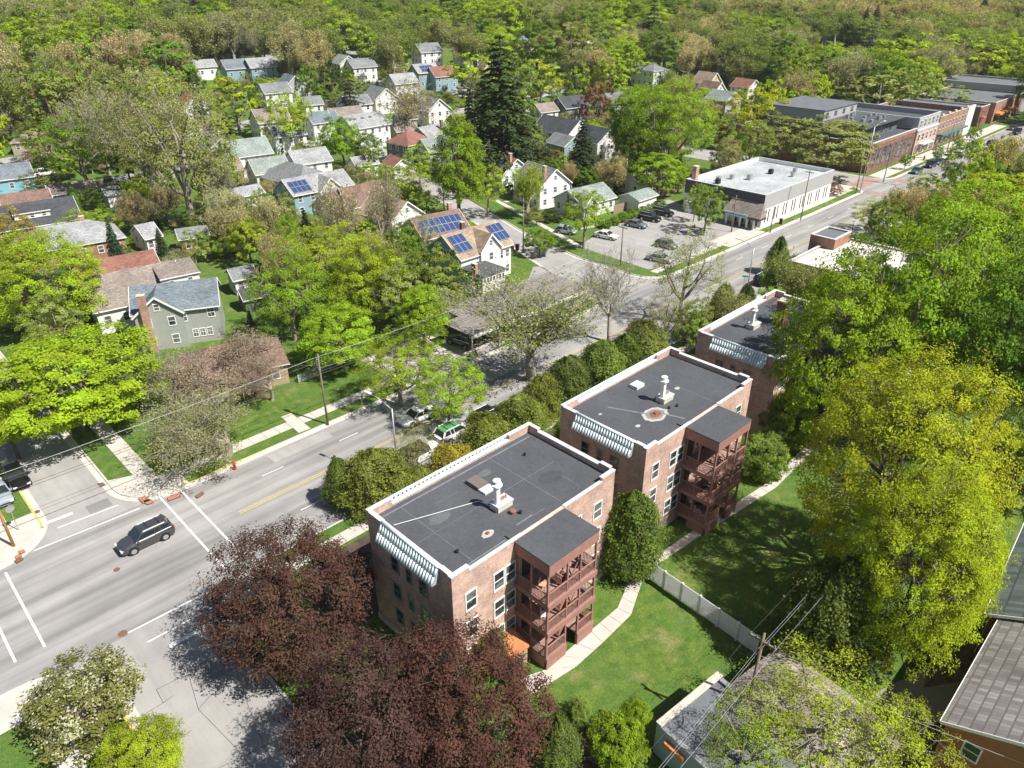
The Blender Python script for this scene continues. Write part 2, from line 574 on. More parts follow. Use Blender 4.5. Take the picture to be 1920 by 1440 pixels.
def band(name, pl, d0, d1, z0, z1, mat, parent=None, kind='structure'):
    A, B = offset(pl, d0), offset(pl, d1)
    b = MB(); n = len(pl)
    vs = [(p[0], p[1], z1) for p in A] + [(p[0], p[1], z1) for p in B]
    fs = [(i, n + i, n + i + 1, i + 1) for i in range(n - 1)]
    if z0 < z1 - 0.01:
        vs += [(p[0], p[1], z0) for p in A] + [(p[0], p[1], z0) for p in B]
        fs += [(2 * n + i, i, i + 1, 2 * n + i + 1) for i in range(n - 1)]
        fs += [(n + i, 3 * n + i, 3 * n + i + 1, n + i + 1) for i in range(n - 1)]
        fs += [(0, 2 * n, 3 * n, n), (n - 1, 2 * n - 1, 4 * n - 1, 3 * n - 1)]
    b.add(vs, fs)
    return b.build(name, mat, parent, kind=kind)

# kerb lines, the street on the right-hand side of the travelling direction
K_NE = [(12.6, 130), (12.6, 68.6)] + arc(16.9, 68.6, 4.3, 180, 270)[1:] + [(76, 64.3)] + arc(78.6, 68.3, 4.0, 270, 340)[0:] + [(86.5, 80), (91, 94), (96, 109)]
K_NW = [(-60, 64.3), (1.4, 64.3)] + arc(1.4, 68.7, 4.4, 270, 360)[1:] + [(5.8, 130)]
K_NEE = [(103, 110), (97.8, 94), (95.5, 80)] + arc(100.3, 69.1, 4.8, 180, 270) + [(173.5, 64.3)] + arc(173.5, 68.8, 4.5, 270, 360)[1:] + [(178, 110)]
K_NF = [(190, 110), (190, 68.8)] + arc(194.5, 68.8, 4.5, 180, 270)[1:] + [(300, 64.3)]
K_SW = [(4.0, -50), (4.0, 43.8)] + arc(-1.0, 43.8, 5.0, 0, 90)[1:] + [(-60, 48.8)]
K_SE = [(300, 48.8), (16.8, 48.8)] + arc(16.8, 44.4, 4.4, 90, 180)[1:] + [(12.4, -50)]
blocks = [('lawn', K_NE, [(96, 126), (13, 126)]), ('lawn', K_NW, [(-60, 130)]), ('lawn', K_NEE, [(108, 126)]),
          ('lawn', K_NF, [(300, 105)]), ('lawn', K_SW, [(-60, -50)]), ('lawn', K_SE, [(300, -50)])]
for nm, kl, rest in blocks:
    b = MB(); b.prism(kl + rest, -0.3, 0.115); b.build(nm, GRASS, kind='structure')
for kl, side in ((K_NE, 1), (K_NW, 1), (K_NEE, 1), (K_NF, 1), (K_SW, 1), (K_SE, 1)):
    # which side is the street
    a = Vector(kl[len(kl) // 2]); c = Vector(offset(kl, 0.5)[len(kl) // 2])
    mid = Vector((48, 56.5)) if a.x > 12 and a.x < 90 else Vector((a.x, 56.5))
    sgn = -1 if (c - mid).length > (a - mid).length else 1
    band('kerb', kl, sgn * -0.02, sgn * 0.17, -0.02, 0.125, KERB)
    band('gutter', kl, sgn * 0.17, sgn * 0.72, 0.006, 0.006, KERB)

def quad_px(name, pts, z, mat, cat_kind='structure', parent=None):
    return sheet(name, [tuple(P(u, v, z)[:2]) for u, v in pts], z, mat, parent, cat_kind)

def line_w(name, a, b, w, z, mat, parent=None, kind='structure'):
    a, b = Vector(a[:2]), Vector(b[:2])
    t = (b - a).normalized(); n = Vector((-t.y, t.x)) * (w / 2)
    return sheet(name, [a + n, a - n, b - n, b + n], z, mat, parent, kind)

# yellow-painted kerb tops
def kerb_paint(u0, v0, u1, v1):
    a, b = P(u0, v0), P(u1, v1)
    y = 64.3 + 0.075
    bb = MB(); bb.box(a.x, 64.3 - 0.16, 0.127, b.x, 64.3 + 0.0, 0.131); bb.build('kerb_paint', KERB_Y, kind='structure')
kerb_paint(345, 930, 505, 850)
bb = MB(); bb.box(3.83, 38.0, 0.127, 4.0, 43.8, 0.131); bb.build('kerb_paint', KERB_Y, kind='structure')
bb = MB(); bb.box(5.8, 67.0, 0.127, 5.97, 75.5, 0.131); bb.build('kerb_paint', KERB_Y, kind='structure')

# road markings
Z1 = 0.010
def mark_px(a, b, w, mat=PAINT):
    return line_w('road_marking', P(*a), P(*b), w, Z1, mat)
line_w('road_marking', (15.25, 64.0), (15.25, 50.5), 0.18, Z1, PAINT)
line_w('road_marking', (17.13, 64.0), (17.13, 50.5), 0.18, Z1, PAINT)
line_w('road_marking', (1.87, 63.0), (1.87, 52.0), 0.18, Z1, PAINT)
line_w('road_marking', (-0.1, 63.2), (-0.1, 52.0), 0.18, Z1, PAINT)
mark_px((240, 1187), (440, 1084), 0.17)
mark_px((277, 1204), (420, 1128), 0.15)
mark_px((318, 1212), (412, 1160), 0.42)
mark_px((63, 1033), (262, 953), 0.16)
mark_px((108, 990), (222, 947), 0.14)
mark_px((76, 985), (136, 962), 0.40)
for k in range(60):
    x = 19.5 + k * 3.0
    if x < 82 or x > 97:
        pass
for x0, x1 in ((19.6, 81), (98, 176), (192, 292)):
    for dy in (-0.14, 0.14):
        line_w('road_marking', (x0, 56.5 + dy), (x1, 56.5 + dy), 0.11, Z1, PAINT_Y)
x = 23.9
while x < 290:
    if not (80 < x < 97 or 175 < x < 191):
        for y in (60.3, 52.8):
            line_w('road_marking', (x, y), (x + 2.4, y), 0.11, Z1, PAINT)
    x += 9.0
for y0 in (65.0, ):
    pass
sheet('brick_crossing', [(174.5, 49.5), (177.5, 49.5), (177.5, 63.6), (174.5, 63.6)], Z1, PAVER)
sheet('brick_crossing', [(190.5, 49.5), (193.5, 49.5), (193.5, 63.6), (190.5, 63.6)], Z1, PAVER)
sheet('brick_crossing', [(178.4, 65.5), (189.6, 65.5), (189.6, 69.5), (178.4, 69.5)], Z1, PAVER)
# tar-sealed cracks on the south leg
for pts in ([(293, 1293), (306, 1318)], [(265, 1343), (311, 1315)], [(293, 1293), (330, 1275)], [(306, 1318), (325, 1304)],
            [(320, 1215), (355, 1270)], [(355, 1270), (372, 1330)], [(372, 1330), (440, 1400)], [(440, 1400), (475, 1440)],
            [(330, 1275), (372, 1258)], [(330, 1390), (360, 1369)], [(410, 1440), (560, 1368)], [(372, 1330), (398, 1300)], [(460, 1310), (500, 1410)]):
    line_w('crack_seal', P(*pts[0]), P(*pts[1]), 0.03, 0.008, TAR)
for u0, v0, u1, v1 in ((150, 1085, 240, 1130),):
    pass

PATCH = [road_mat('dark_patch', (0.235, 0.23, 0.225), 0.08, 0), road_mat('pale_patch', (0.33, 0.315, 0.30), 0.06, 1)]
for i, (x0, y0, x1, y1) in enumerate(((6.2, 34.0, 9.0, 38.5), (8.6, 40.2, 11.4, 42.4), (6.6, 68.5, 9.2, 73.5), (9.6, 66.0, 11.6, 67.6), (19.5, 49.6, 24.0, 51.4), (-8, 58.5, -2, 60.5), (26, 61.5, 33, 63.2), (40, 50.5, 52, 52.4), (5.0, 26, 8.2, 31.0), (62, 58.5, 70, 61.5), (110, 50, 126, 53))):
    sheet('asphalt_patch', [(x0, y0), (x1, y0), (x1, y1), (x0, y1)], 0.0065, PATCH[(i + 1) % 2])

# manholes and drains set in the road
def disc(name, u, v, r, mat, label, cat):
    p = P(u, v)
    b = MB(); b.tube((0, 0, 0), (0, 0, 0.014), r, r, 18); o = b.build(name, mat, loc=(p.x, p.y, 0.004))
    return tag(o, label, cat)
disc('manhole_cover', 230, 1188, 0.34, RUST, 'dark round manhole cover at the end of the crosswalk line by the blossom tree', 'manhole cover')
disc('manhole_cover', 382, 1108, 0.34, STEEL, 'pale round manhole cover at the edge of the purple tree', 'manhole cover')
disc('manhole_cover', 219, 1068, 0.27, RUST, 'small rusty manhole cover in the main street below the grey car', 'manhole cover')
disc('manhole_cover', 69, 960, 0.28, RUST, 'rusty manhole cover in the north side street mouth', 'manhole cover')
disc('manhole_cover', 48, 968, 0.26, RUST, 'rusty manhole cover against the west kerb of the side street', 'manhole cover')

# ------------------------------------------------------------------ pavements made of slabs
def slab_walk(left, right, z, mat=CONC, step=1.5, name='sidewalk', slabs=True, th=0.03):
    """concrete walk between two edge polylines: one slab each step, joints recessed"""
    base = strip(name, left, right, z, plain('joint_grey', (0.32, 0.29, 0.25), 0.95), seg=4)
    if not slabs:
        base.data.materials[0] = mat
        return base
    rnd = random.Random(int(left[0][0] * 7 + left[0][1]))
    for i in range(len(left) - 1):
        L0, L1, R0, R1 = (Vector(q[:2]) for q in (left[i], left[i + 1], right[i], right[i + 1]))
        n = max(1, round(((L1 - L0).length + (R1 - R0).length) / 2 / step))
        for k in range(n):
            g = 0.012 * step
            t0, t1 = (k + g) / n, (k + 1 - g) / n
            a, b_, c, d = L0.lerp(L1, t0), L0.lerp(L1, t1), R0.lerp(R1, t1), R0.lerp(R1, t0)
            m = MB(); m.prism([tuple(a), tuple(b_), tuple(c), tuple(d)], z + 0.001, z + th + rnd.uniform(0, 0.006), bottom=False)
            m.build('slab', mat, base)
    return base
ZL = 0.118
# north side of the main street
slab_walk([(17.0, 66.0), (79, 66.0)], [(17.0, 67.5), (79, 67.5)], ZL)
slab_walk([(98.5, 66.0), (175, 66.0)], [(98.5, 67.4), (175, 67.4)], ZL, step=3.0)
slab_walk([(14.7, 68.5), (14.7, 100)], [(16.4, 68.5), (16.4, 100)], ZL)
slab_walk([(-20, 66.0), (2.5, 66.0)], [(-20, 67.4), (2.5, 67.4)], ZL)
slab_walk([(2.3, 69.0), (2.3, 90)], [(3.7, 69.0), (3.7, 90)], ZL)
slab_walk([(18.5, 45.9), (140, 45.9)], [(18.5, 47.3), (140, 47.3)], ZL, step=2.0)
slab_walk([(191, 65.5), (290, 65.5)], [(191, 69.3), (290, 69.3)], ZL, step=4.0, slabs=False)
slab_walk([(100, 49.2), (290, 49.2)], [(100, 47.6), (290, 47.6)], ZL + 0.01, slabs=False)
# corner aprons
def apron(kl, a, b_, inner):
    sheet('corner_apron', kl[a:b_] + inner, ZL + 0.022, CONC)
apron(K_NE, 1, 10, [(18.2, 64.3), (18.2, 67.6), (16.5, 67.6), (16.5, 69.4), (14.6, 69.4), (12.6, 70.2)])
apron(K_NW, 1, 10, [(5.8, 70.0), (2.2, 70.0), (2.2, 67.5), (-0.4, 67.5), (-0.4, 64.3)])
apron(K_SE, 1, 10, [(12.4, 42.8), (15.0, 45.8), (18.6, 45.8), (18.6, 48.8)])
apron(K_SW, 1, 10, [(-3.0, 48.8), (-3.0, 45.9), (-0.6, 45.9), (-0.6, 43.0), (1.2, 43.0), (2.6, 42.4), (4.0, 42.4)])
slab_walk([(-0.5, 20), (-0.5, 44.5)], [(0.9, 20), (0.9, 44.5)], ZL)
slab_walk([(-20, 46.0), (-3.8, 46.0)], [(-20, 47.4), (-3.8, 47.4)], ZL)
def pad(pts, label='ramp_pad'):
    quad_px(label, pts, ZL + 0.032, PAD)
pad([(258, 934), (272, 929), (282, 938), (268, 943)]); pad([(268, 939), (281, 935), (290, 941), (276, 946)])
pad([(313, 932), (337, 923), (339, 930), (316, 939)])
pad([(32, 1034), (44, 1029), (48, 1034), (36, 1040)]); pad([(27, 1043), (38, 1037), (42, 1042), (30, 1048)])
for pts, lb in (([(366, 932), (380, 923), (384, 927), (371, 936)], 'rusty drain grate in the gutter beside the hydrant kerb'),
                ([(27, 1054), (40, 1046), (46, 1050), (33, 1058)], 'rusty drain grate at the west corner of the crossing'),
                ([(182, 907), (193, 905), (199, 910), (188, 914)], 'small dark drain grate in the side street gutter')):
    pp = [P(*q) for q in pts]
    c = sum(pp, Vector()) / 4
    b = MB(); b.prism([(p.x - c.x, p.y - c.y) for p in pp], 0, 0.02)
    tag(b.build('drain_grate', RUST, loc=(c.x, c.y, 0.01 if lb[0] == 's' else 0.13)), lb, 'drain grate')

# walks and drives on the lawns
def px2(pts, z=0.12):
    return [tuple(P(u, v, z)[:2]) for u, v in pts]
slab_walk(px2([(973, 1273), (1023, 1256), (1107, 1183), (1158, 1140), (1182, 1083), (1216, 1052)]),
          px2([(997, 1303), (1080, 1250), (1130, 1205), (1183, 1153), (1203, 1093), (1228, 1062)]), ZL, step=1.3)
slab_walk(px2([(1216, 1052), (1300, 995), (1440, 905), (1575, 775), (1700, 690)]),
          px2([(1228, 1062), (1312, 1005), (1455, 914), (1588, 783), (1712, 698)]), ZL, step=1.3)
slab_walk(px2([(527, 782), (560, 812)]), px2([(546, 775), (582, 803)]), ZL, step=0.9)
# driveway by the low office
sheet('driveway', [(45.2, 64.45), (45.2, 66.0), (45.2, 74.5), (56, 74.5), (58.5, 67.5), (56, 66.0), (55, 64.45)], ZL + 0.036, CONC)
quad_px('office_forecourt', [(900, 668), (1000, 612), (1100, 560), (1190, 517), (1150, 520), (1100, 500), (1000, 500), (960, 600), (880, 640)], 0.125, ASPH_S)
# parking lot beside the white flat-roofed shop
LOT = sheet('parking_lot', px2([(1085, 462), (1108, 447), (1150, 422), (1200, 396), (1250, 372), (1300, 392), (1420, 430), (1392, 448), (1330, 468), (1300, 482), (1262, 500), (1215, 505)]), 0.125, ASPH_S)
sheet('shop_apron', [(119, 64.5), (119, 69.0), (132, 69.0), (132, 64.5)], ZL + 0.036, CONC)
sheet('shop_apron', [(131.9, 67.3), (178, 67.3), (178, 73), (161, 73), (161, 68.8), (131.9, 68.8)], ZL + 0.008, CONC)
quad_px('bare_soil_bed', [(1730, 1290), (1770, 1200), (1860, 1215), (1815, 1275)], 0.134, SOIL)
quad_px('mulch_bed', [(1085, 1370), (1130, 1335), (1200, 1390), (1190, 1440), (1080, 1440)], 0.13, MULCH)
sheet('mulch_bed', [(19.5, 37.1), (19.5, 45.5), (64, 45.5), (64, 37.1)], 0.122, MULCH)
sheet('shaded_drive', px2([(1640, 1300), (1780, 1230), (1850, 1250), (1790, 1330), (1700, 1400)]), 0.124, ASPH_S)
sheet('alley', [(46, -40), (46, 4.0), (50.5, 4.0), (50.5, -40)], 0.128, ASPH_S)
for uu, vv, ww in ((705, 365, 60), (900, 395, 70), (940, 385, 40)):
    pass
slab_walk([(99.2, 84), (103.2, 96), (110, 118)], [(100.4, 84), (104.4, 96), (111.2, 118)], ZL, step=2.5)
for y in (92, 100, 107, 115):
    x0 = 104 + (y - 94) * 0.33
    slab_walk([(x0, y), (x0 + 8, y - 2.2)], [(x0, y + 1.1), (x0 + 8, y - 1.1)], ZL + 0.004, step=2.5)

# ------------------------------------------------------------------ trees
def unit(v):
    return v / (np.linalg.norm(v, axis=-1, keepdims=True) + 1e-9)

def fnoise(d, seed, freq=2.0):
    """cheap smooth noise on directions/points, about -1..1"""
    r = np.random.default_rng(seed)
    out = 0
    for k in range(5):
        w = r.normal(size=3) * freq * (1 + 0.5 * k)
        out = out + np.sin(d @ w + r.uniform(0, 6.28)) / (1 + 0.4 * k)
    return out / 2.2

def leaf_mesh(name, C, Nn, size, rnd, rg, aspect=0.6, mat=None):
    n = len(C)
    Nn = unit(Nn)
    T = unit(np.cross(Nn, rg.normal(size=(n, 3))))
    B = np.cross(Nn, T)
    s = (size * rg.uniform(0.6, 1.35, n))[:, None] if np.isscalar(size) else (size * rg.uniform(0.7, 1.3, n))[:, None]
    bend = Nn * s * rg.uniform(-0.25, 0.25, n)[:, None]
    V = np.stack([C + T * s * 0.5 + bend, C + B * s * 0.5 * aspect, C - T * s * 0.5 + bend, C - B * s * 0.5 * aspect], 1).reshape(-1, 3)
    me = bpy.data.meshes.new(name)
    me.vertices.add(4 * n); me.loops.add(4 * n); me.polygons.add(n)
    me.vertices.foreach_set('co', V.astype(np.float32).ravel())
    me.loops.foreach_set('vertex_index', np.arange(4 * n, dtype=np.int32))
    me.polygons.foreach_set('loop_start', np.arange(0, 4 * n, 4, dtype=np.int32))
    a = me.attributes.new('rnd', 'FLOAT', 'FACE')
    a.data.foreach_set('value', rnd.astype(np.float32))
    me.update(calc_edges=True)
    if mat: me.materials.append(mat)
    return me

def tubes_mesh(name, segs, mat, n=4):
    """segs: array (k, 8) of p0, p1, r0, r1"""
    s = np.asarray(segs, dtype=np.float64)
    k = len(s)
    p, q, r0, r1 = s[:, 0:3], s[:, 3:6], s[:, 6], s[:, 7]
    d = unit(q - p)
    ref = np.where(np.abs(d[:, 2:3]) < 0.9, np.array([[0, 0, 1.0]]), np.array([[1.0, 0, 0]]))
    a = unit(np.cross(d, ref)); b = np.cross(d, a)
    V = np.empty((k, 2 * n, 3))
    for i in range(n):
        t = 2 * math.pi * i / n
        o = a * math.cos(t) + b * math.sin(t)
        V[:, i] = p + o * r0[:, None]
        V[:, n + i] = q + o * r1[:, None]
    F = np.array([[i, (i + 1) % n, n + (i + 1) % n, n + i] for i in range(n)])
    A = (np.arange(k)[:, None, None] * 2 * n + F[None]).reshape(-1, 4)
    me = bpy.data.meshes.new(name)
    nf = len(A)
    me.vertices.add(k * 2 * n); me.loops.add(nf * 4); me.polygons.add(nf)
    me.vertices.foreach_set('co', V.astype(np.float32).ravel())
    me.loops.foreach_set('vertex_index', A.astype(np.int32).ravel())
    me.polygons.foreach_set('loop_start', np.arange(0, nf * 4, 4, dtype=np.int32))
    me.polygons.foreach_set('use_smooth', np.ones(nf, dtype=bool))
    me.update(calc_edges=True)
    me.materials.append(mat)
    return me

def limb(segs, p0, p1, r0, r1, rg, k=4, wob=0.06, sag=0.12):
    """curved limb from p0 to p1"""
    p0, p1 = np.array(p0, float), np.array(p1, float)
    L = np.linalg.norm(p1 - p0)
    pts = []
    off = rg.normal(size=3) * wob * L
    for i in range(k + 1):
        t = i / k
        q = p0 * (1 - t) + p1 * t + off * math.sin(math.pi * t)
        q[2] -= sag * L * math.sin(math.pi * t) * 0.6
        pts.append(q)
    for i in range(k):
        ra = r0 + (r1 - r0) * i / k; rb = r0 + (r1 - r0) * (i + 1) / k
        segs.append((*pts[i], *pts[i + 1], ra, rb))
    return pts

SPEC = {
    # Rz share, trunk share, clusters, leaves/cluster, cluster radius share, flatten, lump, fill, leaf size, aspect
    'maple': dict(cl=300, lp=130, cr=0.125, fl=0.40, lump=0.17, inner=0.66, ls=0.20, rz=0.43, mid=0.57),
    'round': dict(cl=300, lp=120, cr=0.118, fl=0.62, lump=0.24, inner=0.55, ls=0.19, rz=0.43, mid=0.57),
    'purple': dict(cl=420, lp=125, cr=0.12, fl=0.9, lump=0.15, inner=0.66, ls=0.155, rz=0.47, mid=0.53),
    'open': dict(cl=210, lp=100, cr=0.125, fl=0.5, lump=0.24, inner=0.40, ls=0.17, rz=0.38, mid=0.62),
    'fine': dict(cl=720, lp=105, cr=0.088, fl=0.85, lump=0.13, inner=0.62, ls=0.145, rz=0.46, mid=0.54),
    'sparse': dict(cl=230, lp=44, cr=0.12, fl=0.6, lump=0.28, inner=0.3, ls=0.15, rz=0.38, mid=0.62),
    'oval': dict(cl=280, lp=100, cr=0.14, fl=0.8, lump=0.14, inner=0.55, ls=0.20, rz=0.46, mid=0.55),
    'shrub': dict(cl=150, lp=110, cr=0.17, fl=0.9, lump=0.12, inner=0.6, ls=0.14, rz=0.52, mid=0.5),
    'blossom': dict(cl=190, lp=75, cr=0.16, fl=0.7, lump=0.25, inner=0.4, ls=0.17, rz=0.42, mid=0.58),
}

def make_broad(kind, seed, R, H, ls, lod=1.0, leafmat=None):
    """broad-leaved crown and its trunk, limbs and branches; crown spheroid radius R, tree height H"""
    sp = SPEC[kind]
    rg = np.random.default_rng(seed)
    ncl = max(14, int(sp['cl'] * lod ** 0.55)); lp = max(8, int(sp['lp'] * lod ** 0.45))
    Rz = H * sp['rz']; zc = H * sp['mid']
    i = np.arange(ncl) + 0.5
    ph = np.arccos(1 - 2 * i / ncl); th = math.pi * (1 + 5 ** 0.5) * i + rg.uniform(0, 6)
    D = np.stack([np.cos(th) * np.sin(ph), np.sin(th) * np.sin(ph), np.cos(ph)], 1)
    D = unit(D + rg.normal(size=D.shape) * 0.12)
    if kind != 'shrub':
        keep = D[:, 2] > -0.72
        D = D[keep]
    rad = 1 + sp['lump'] * fnoise(D, seed, 1.7) + 0.07 * rg.normal(size=len(D))
    inner = rg.uniform(size=len(D))
    rad = np.clip(rad, 0.55, 1.35) * np.where(inner < 0.30, rg.uniform(sp['inner'], 0.85, len(D)), 0.93)
    C = D * rad[:, None] * np.array([R, R, Rz]); C[:, 2] += zc
    if kind == 'shrub':
        C = C[C[:, 2] > 0.05]
    C = C[C[:, 2] > 0.12 * H] if kind != 'shrub' else C
    if kind in ('oval',):
        f = 1 - 0.35 * np.clip((C[:, 2] - zc) / Rz, 0, 1)
        C[:, 0] *= f; C[:, 1] *= f
    nl = len(C)
    cr = R * sp['cr'] * rg.uniform(0.7, 1.4, nl)
    off = unit(rg.normal(size=(nl, lp, 3))) * (rg.uniform(size=(nl, lp, 1)) ** 0.45)
    off = off * cr[:, None, None] * np.array([1.15, 1.15, sp['fl']])
    pts = (C[:, None, :] + off).reshape(-1, 3)
    cen = np.array([0, 0, zc - 0.3 * Rz])
    Nn = unit(pts - cen) * 0.75 + np.array([0, 0, 0.75]) + rg.normal(size=pts.shape) * (0.45 if lod > 0.5 else 0.33)
    rnd = np.clip(rg.uniform(size=len(pts)) * 0.5 + np.repeat(rg.uniform(size=nl), lp) * 0.5, 0, 1)
    crown = leaf_mesh('crown', pts, Nn, ls, rnd, rg, mat=leafmat or LEAF)
    # skeleton
    segs = []
    tr = 0.018 * H + 0.025 * R
    fork = np.array([0, 0, H * (0.24 if kind != 'shrub' else 0.08)])
    limb(segs, (0, 0, -0.3), fork, tr * 1.25, tr * 0.9, rg, 3, 0.01, 0)
    top = np.array([rg.normal() * 0.05 * R, rg.normal() * 0.05 * R, zc + 0.45 * Rz])
    axis = limb(segs, fork, top, tr * 0.8, tr * 0.2, rg, 5, 0.03, 0)
    nlimb = 7 if lod > 0.3 else 5
    nodes = [(np.array(p), tr * 0.5 * (1 - k / 7)) for k, p in enumerate(axis)]
    for k in range(nlimb):
        a = 2 * math.pi * k / nlimb + rg.uniform(-0.4, 0.4)
        st = axis[int(rg.integers(0, 3))]
        e = np.array([math.cos(a) * R * 0.62, math.sin(a) * R * 0.62, zc + rg.uniform(-0.15, 0.45) * Rz])
        pl = limb(segs, st, e, tr * 0.5, tr * 0.16, rg, 4, 0.07, 0.15)
        nodes += [(np.array(p), tr * 0.3 * (1 - 0.15 * j)) for j, p in enumerate(pl)]
    NP = np.array([n[0] for n in nodes]); NR = np.array([n[1] for n in nodes])
    idx = rg.permutation(nl)[: int(nl * ((0.8 if kind != 'sparse' else 0.5) if lod > 0.3 else 0.25))]
    for j in idx:
        c = C[j]
        dd = np.linalg.norm(NP - c, axis=1) + np.maximum(0, NP[:, 2] - c[2]) * 1.2
        m = int(np.argmin(dd))
        r = min(NR[m] * 0.5, 0.045 + 0.008 * R)
        limb(segs, NP[m], c, max(r, 0.03), 0.012, rg, 2 if lod <= 0.3 else 3, 0.08, 0.1)
        if lod > 0.3:
            for q in range(3 if kind != 'sparse' else 1):
                e = c + off[j, int(rg.integers(0, lp))]
                segs.append((*c, *e, 0.014, 0.007))
    trunk = tubes_mesh('trunk', segs, BARK if kind not in ('sparse', 'open') else TWIG, 5 if lod > 0.3 else 3)
    return crown, trunk

def make_bare(seed, R, H, density=1.0, buds=0.25, ls=0.14, upright=0.6, thin=1.0, budmat=None, spread=1.0):
    """leafless spring tree: recursive limbs down to twigs, with a few buds or young leaves"""
    rg = np.random.default_rng(seed)
    segs, tips = [], []
    def grow(p, d, L, r, lv):
        n = 3 if lv < 3 else 2
        q = p
        for i in range(n):
            dd = unit(d + rg.normal(size=3) * 0.13 + np.array([0, 0, 0.07 * upright]))
            e = q + dd * L / n
            rr = r * (1 - 0.38 * (i + 1) / n)
            segs.append((*q, *e, r * (1 - 0.38 * i / n), rr))
            q = e; d = dd
            if lv >= 1 and lv < 5 and i < n - 1:
                a = unit(np.cross(d, rg.normal(size=3)))
                grow(q, unit(d * 0.75 + a * 0.75), L * rg.uniform(0.45, 0.65), rr * 0.5, lv + 1)
        if lv >= 5:
            tips.append(q); return
        nb = 3 if lv < 4 else (3 if rg.uniform() < density else 2)
        if lv == 0:
            nb = 5
        for k in range(nb):
            a = unit(np.cross(d, rg.normal(size=3)))
            ang = rg.uniform(0.35, 0.75) * spread if lv > 0 else rg.uniform(0.4, 0.8) * spread
            nd = unit(d * math.cos(ang) + a * math.sin(ang) + np.array([0, 0, 0.12 * upright]))
            grow(q, nd, L * rg.uniform(0.62, 0.85), rr * rg.uniform(0.55, 0.72), lv + 1)
    grow(np.array([0, 0, -0.2]), np.array([0, 0, 1.0]), 1.7, 0.24, 0)
    s = np.array(segs)
    ext = np.percentile(np.hypot(s[:, 3], s[:, 4]), 97)
    top = s[:, 5].max()
    sc = np.array([R / ext, R / ext, H / top])
    s[:, 0:3] *= sc; s[:, 3:6] *= sc
    g = (R / ext + H / top) / 2
    s[:, 6:] = np.maximum(s[:, 6:] * g * thin, 0.014)
    trunk = tubes_mesh('trunk', s, TWIG2, 3)
    tp = np.array(tips) * sc
    k = max(1, int(len(tp) * buds * 4))
    base = tp[rg.integers(0, len(tp), k)]
    pts = base + rg.normal(size=base.shape) * 0.28
    crown = leaf_mesh('crown', pts, rg.normal(size=pts.shape) + np.array([0, 0, 0.6]), ls, rg.uniform(size=k), rg, mat=budmat or LEAF)
    return crown, trunk

def make_conifer(seed, R, H, ls=0.3, tiers=22, lod=1.0, columnar=False, mat=None):
    rg = np.random.default_rng(seed)
    segs = [(0, 0, -0.2, 0, 0, H * 0.96, 0.02 * H, 0.02)]
    P_, N_ = [], []
    if columnar:
        n = int(15000 * lod)
        z = rg.uniform(0.0, 1, n)
        pw = 1.6 if seed % 2 else 3.0
        prof = np.minimum(1, (z + 0.06) * 4) ** 0.5 * np.sqrt(np.clip(1 - z ** pw, 0, 1))
        th = rg.uniform(0, 6.283, n)
        dirs = np.stack([np.cos(th), np.sin(th), z * 2.2], 1)
        lum = 1 + 0.24 * fnoise(dirs, seed, 2.2) + 0.20 * fnoise(dirs, seed + 3, 7.0) + 0.10 * fnoise(dirs, seed + 5, 15.0) + 0.09 * rg.normal(size=n)
        lum0 = 1 + 0.12 * np.sin(th * 4 + z * 8 + seed) + 0.10 * np.sin(th * 9 - z * 17) * np.sin(th * 3 + z * 31) + 0.07 * rg.normal(size=n)
        r = R * prof * lum * rg.uniform(0.70, 1.04, n)
        pts = np.stack([np.cos(th) * r, np.sin(th) * r, z * H * (1 + 0.10 * fnoise(dirs * np.array([1, 1, 0]), seed + 9, 2.0)) + 0.1], 1)
        Nn = np.stack([np.cos(th), np.sin(th), np.full(n, 0.5)], 1) + rg.normal(size=(n, 3)) * 0.5
        P_, N_ = [pts], [Nn]
    else:
        for t in range(tiers):
            f = t / (tiers - 1)
            z0 = H * (0.08 + 0.88 * f)
            rr = R * (1 - f) ** 0.8 * rg.uniform(0.85, 1.1) + 0.05 * R
            nb = max(5, int(12 * (1 - f) + 4))
            for k in range(nb):
                a = 6.283 * k / nb + rg.uniform(-0.3, 0.3) + t
                L = rr * rg.uniform(0.75, 1.15)
                dz = -0.28 * L + 0.12 * L
                e = np.array([math.cos(a) * L, math.sin(a) * L, z0 - 0.3 * L])
                segs.append((0, 0, z0, *e, 0.03 + 0.01 * L, 0.012))
                m = int((26 + 34 * L / max(R, 0.1)) * lod) + 3
                u = rg.uniform(0.12, 1, m) ** 0.75
                side = np.array([-math.sin(a), math.cos(a), 0])
                w = (rg.uniform(-1, 1, m) * (1.05 - u) * 0.5 * L * 0.9 + rg.normal(size=m) * 0.1)[:, None] * side
                pt = np.array([0, 0, z0]) * (1 - u[:, None]) + e * u[:, None] + w
                pt[:, 2] += 0.10 * L * np.sin(u * 3.1) - rg.uniform(0, 0.22, m) * L * 0.35
                P_.append(pt)
                N_.append(np.tile([math.cos(a) * 0.4, math.sin(a) * 0.4, 1.0], (m, 1)) + rg.normal(size=(m, 3)) * 0.45)
    pts = np.concatenate(P_); Nn = np.concatenate(N_)
    crown = leaf_mesh('crown', pts, Nn, ls, rg.uniform(size=len(pts)), rg, mat=mat or LEAF_DARK)
    trunk = tubes_mesh('trunk', np.array(segs), BARK, 4)
    return crown, trunk

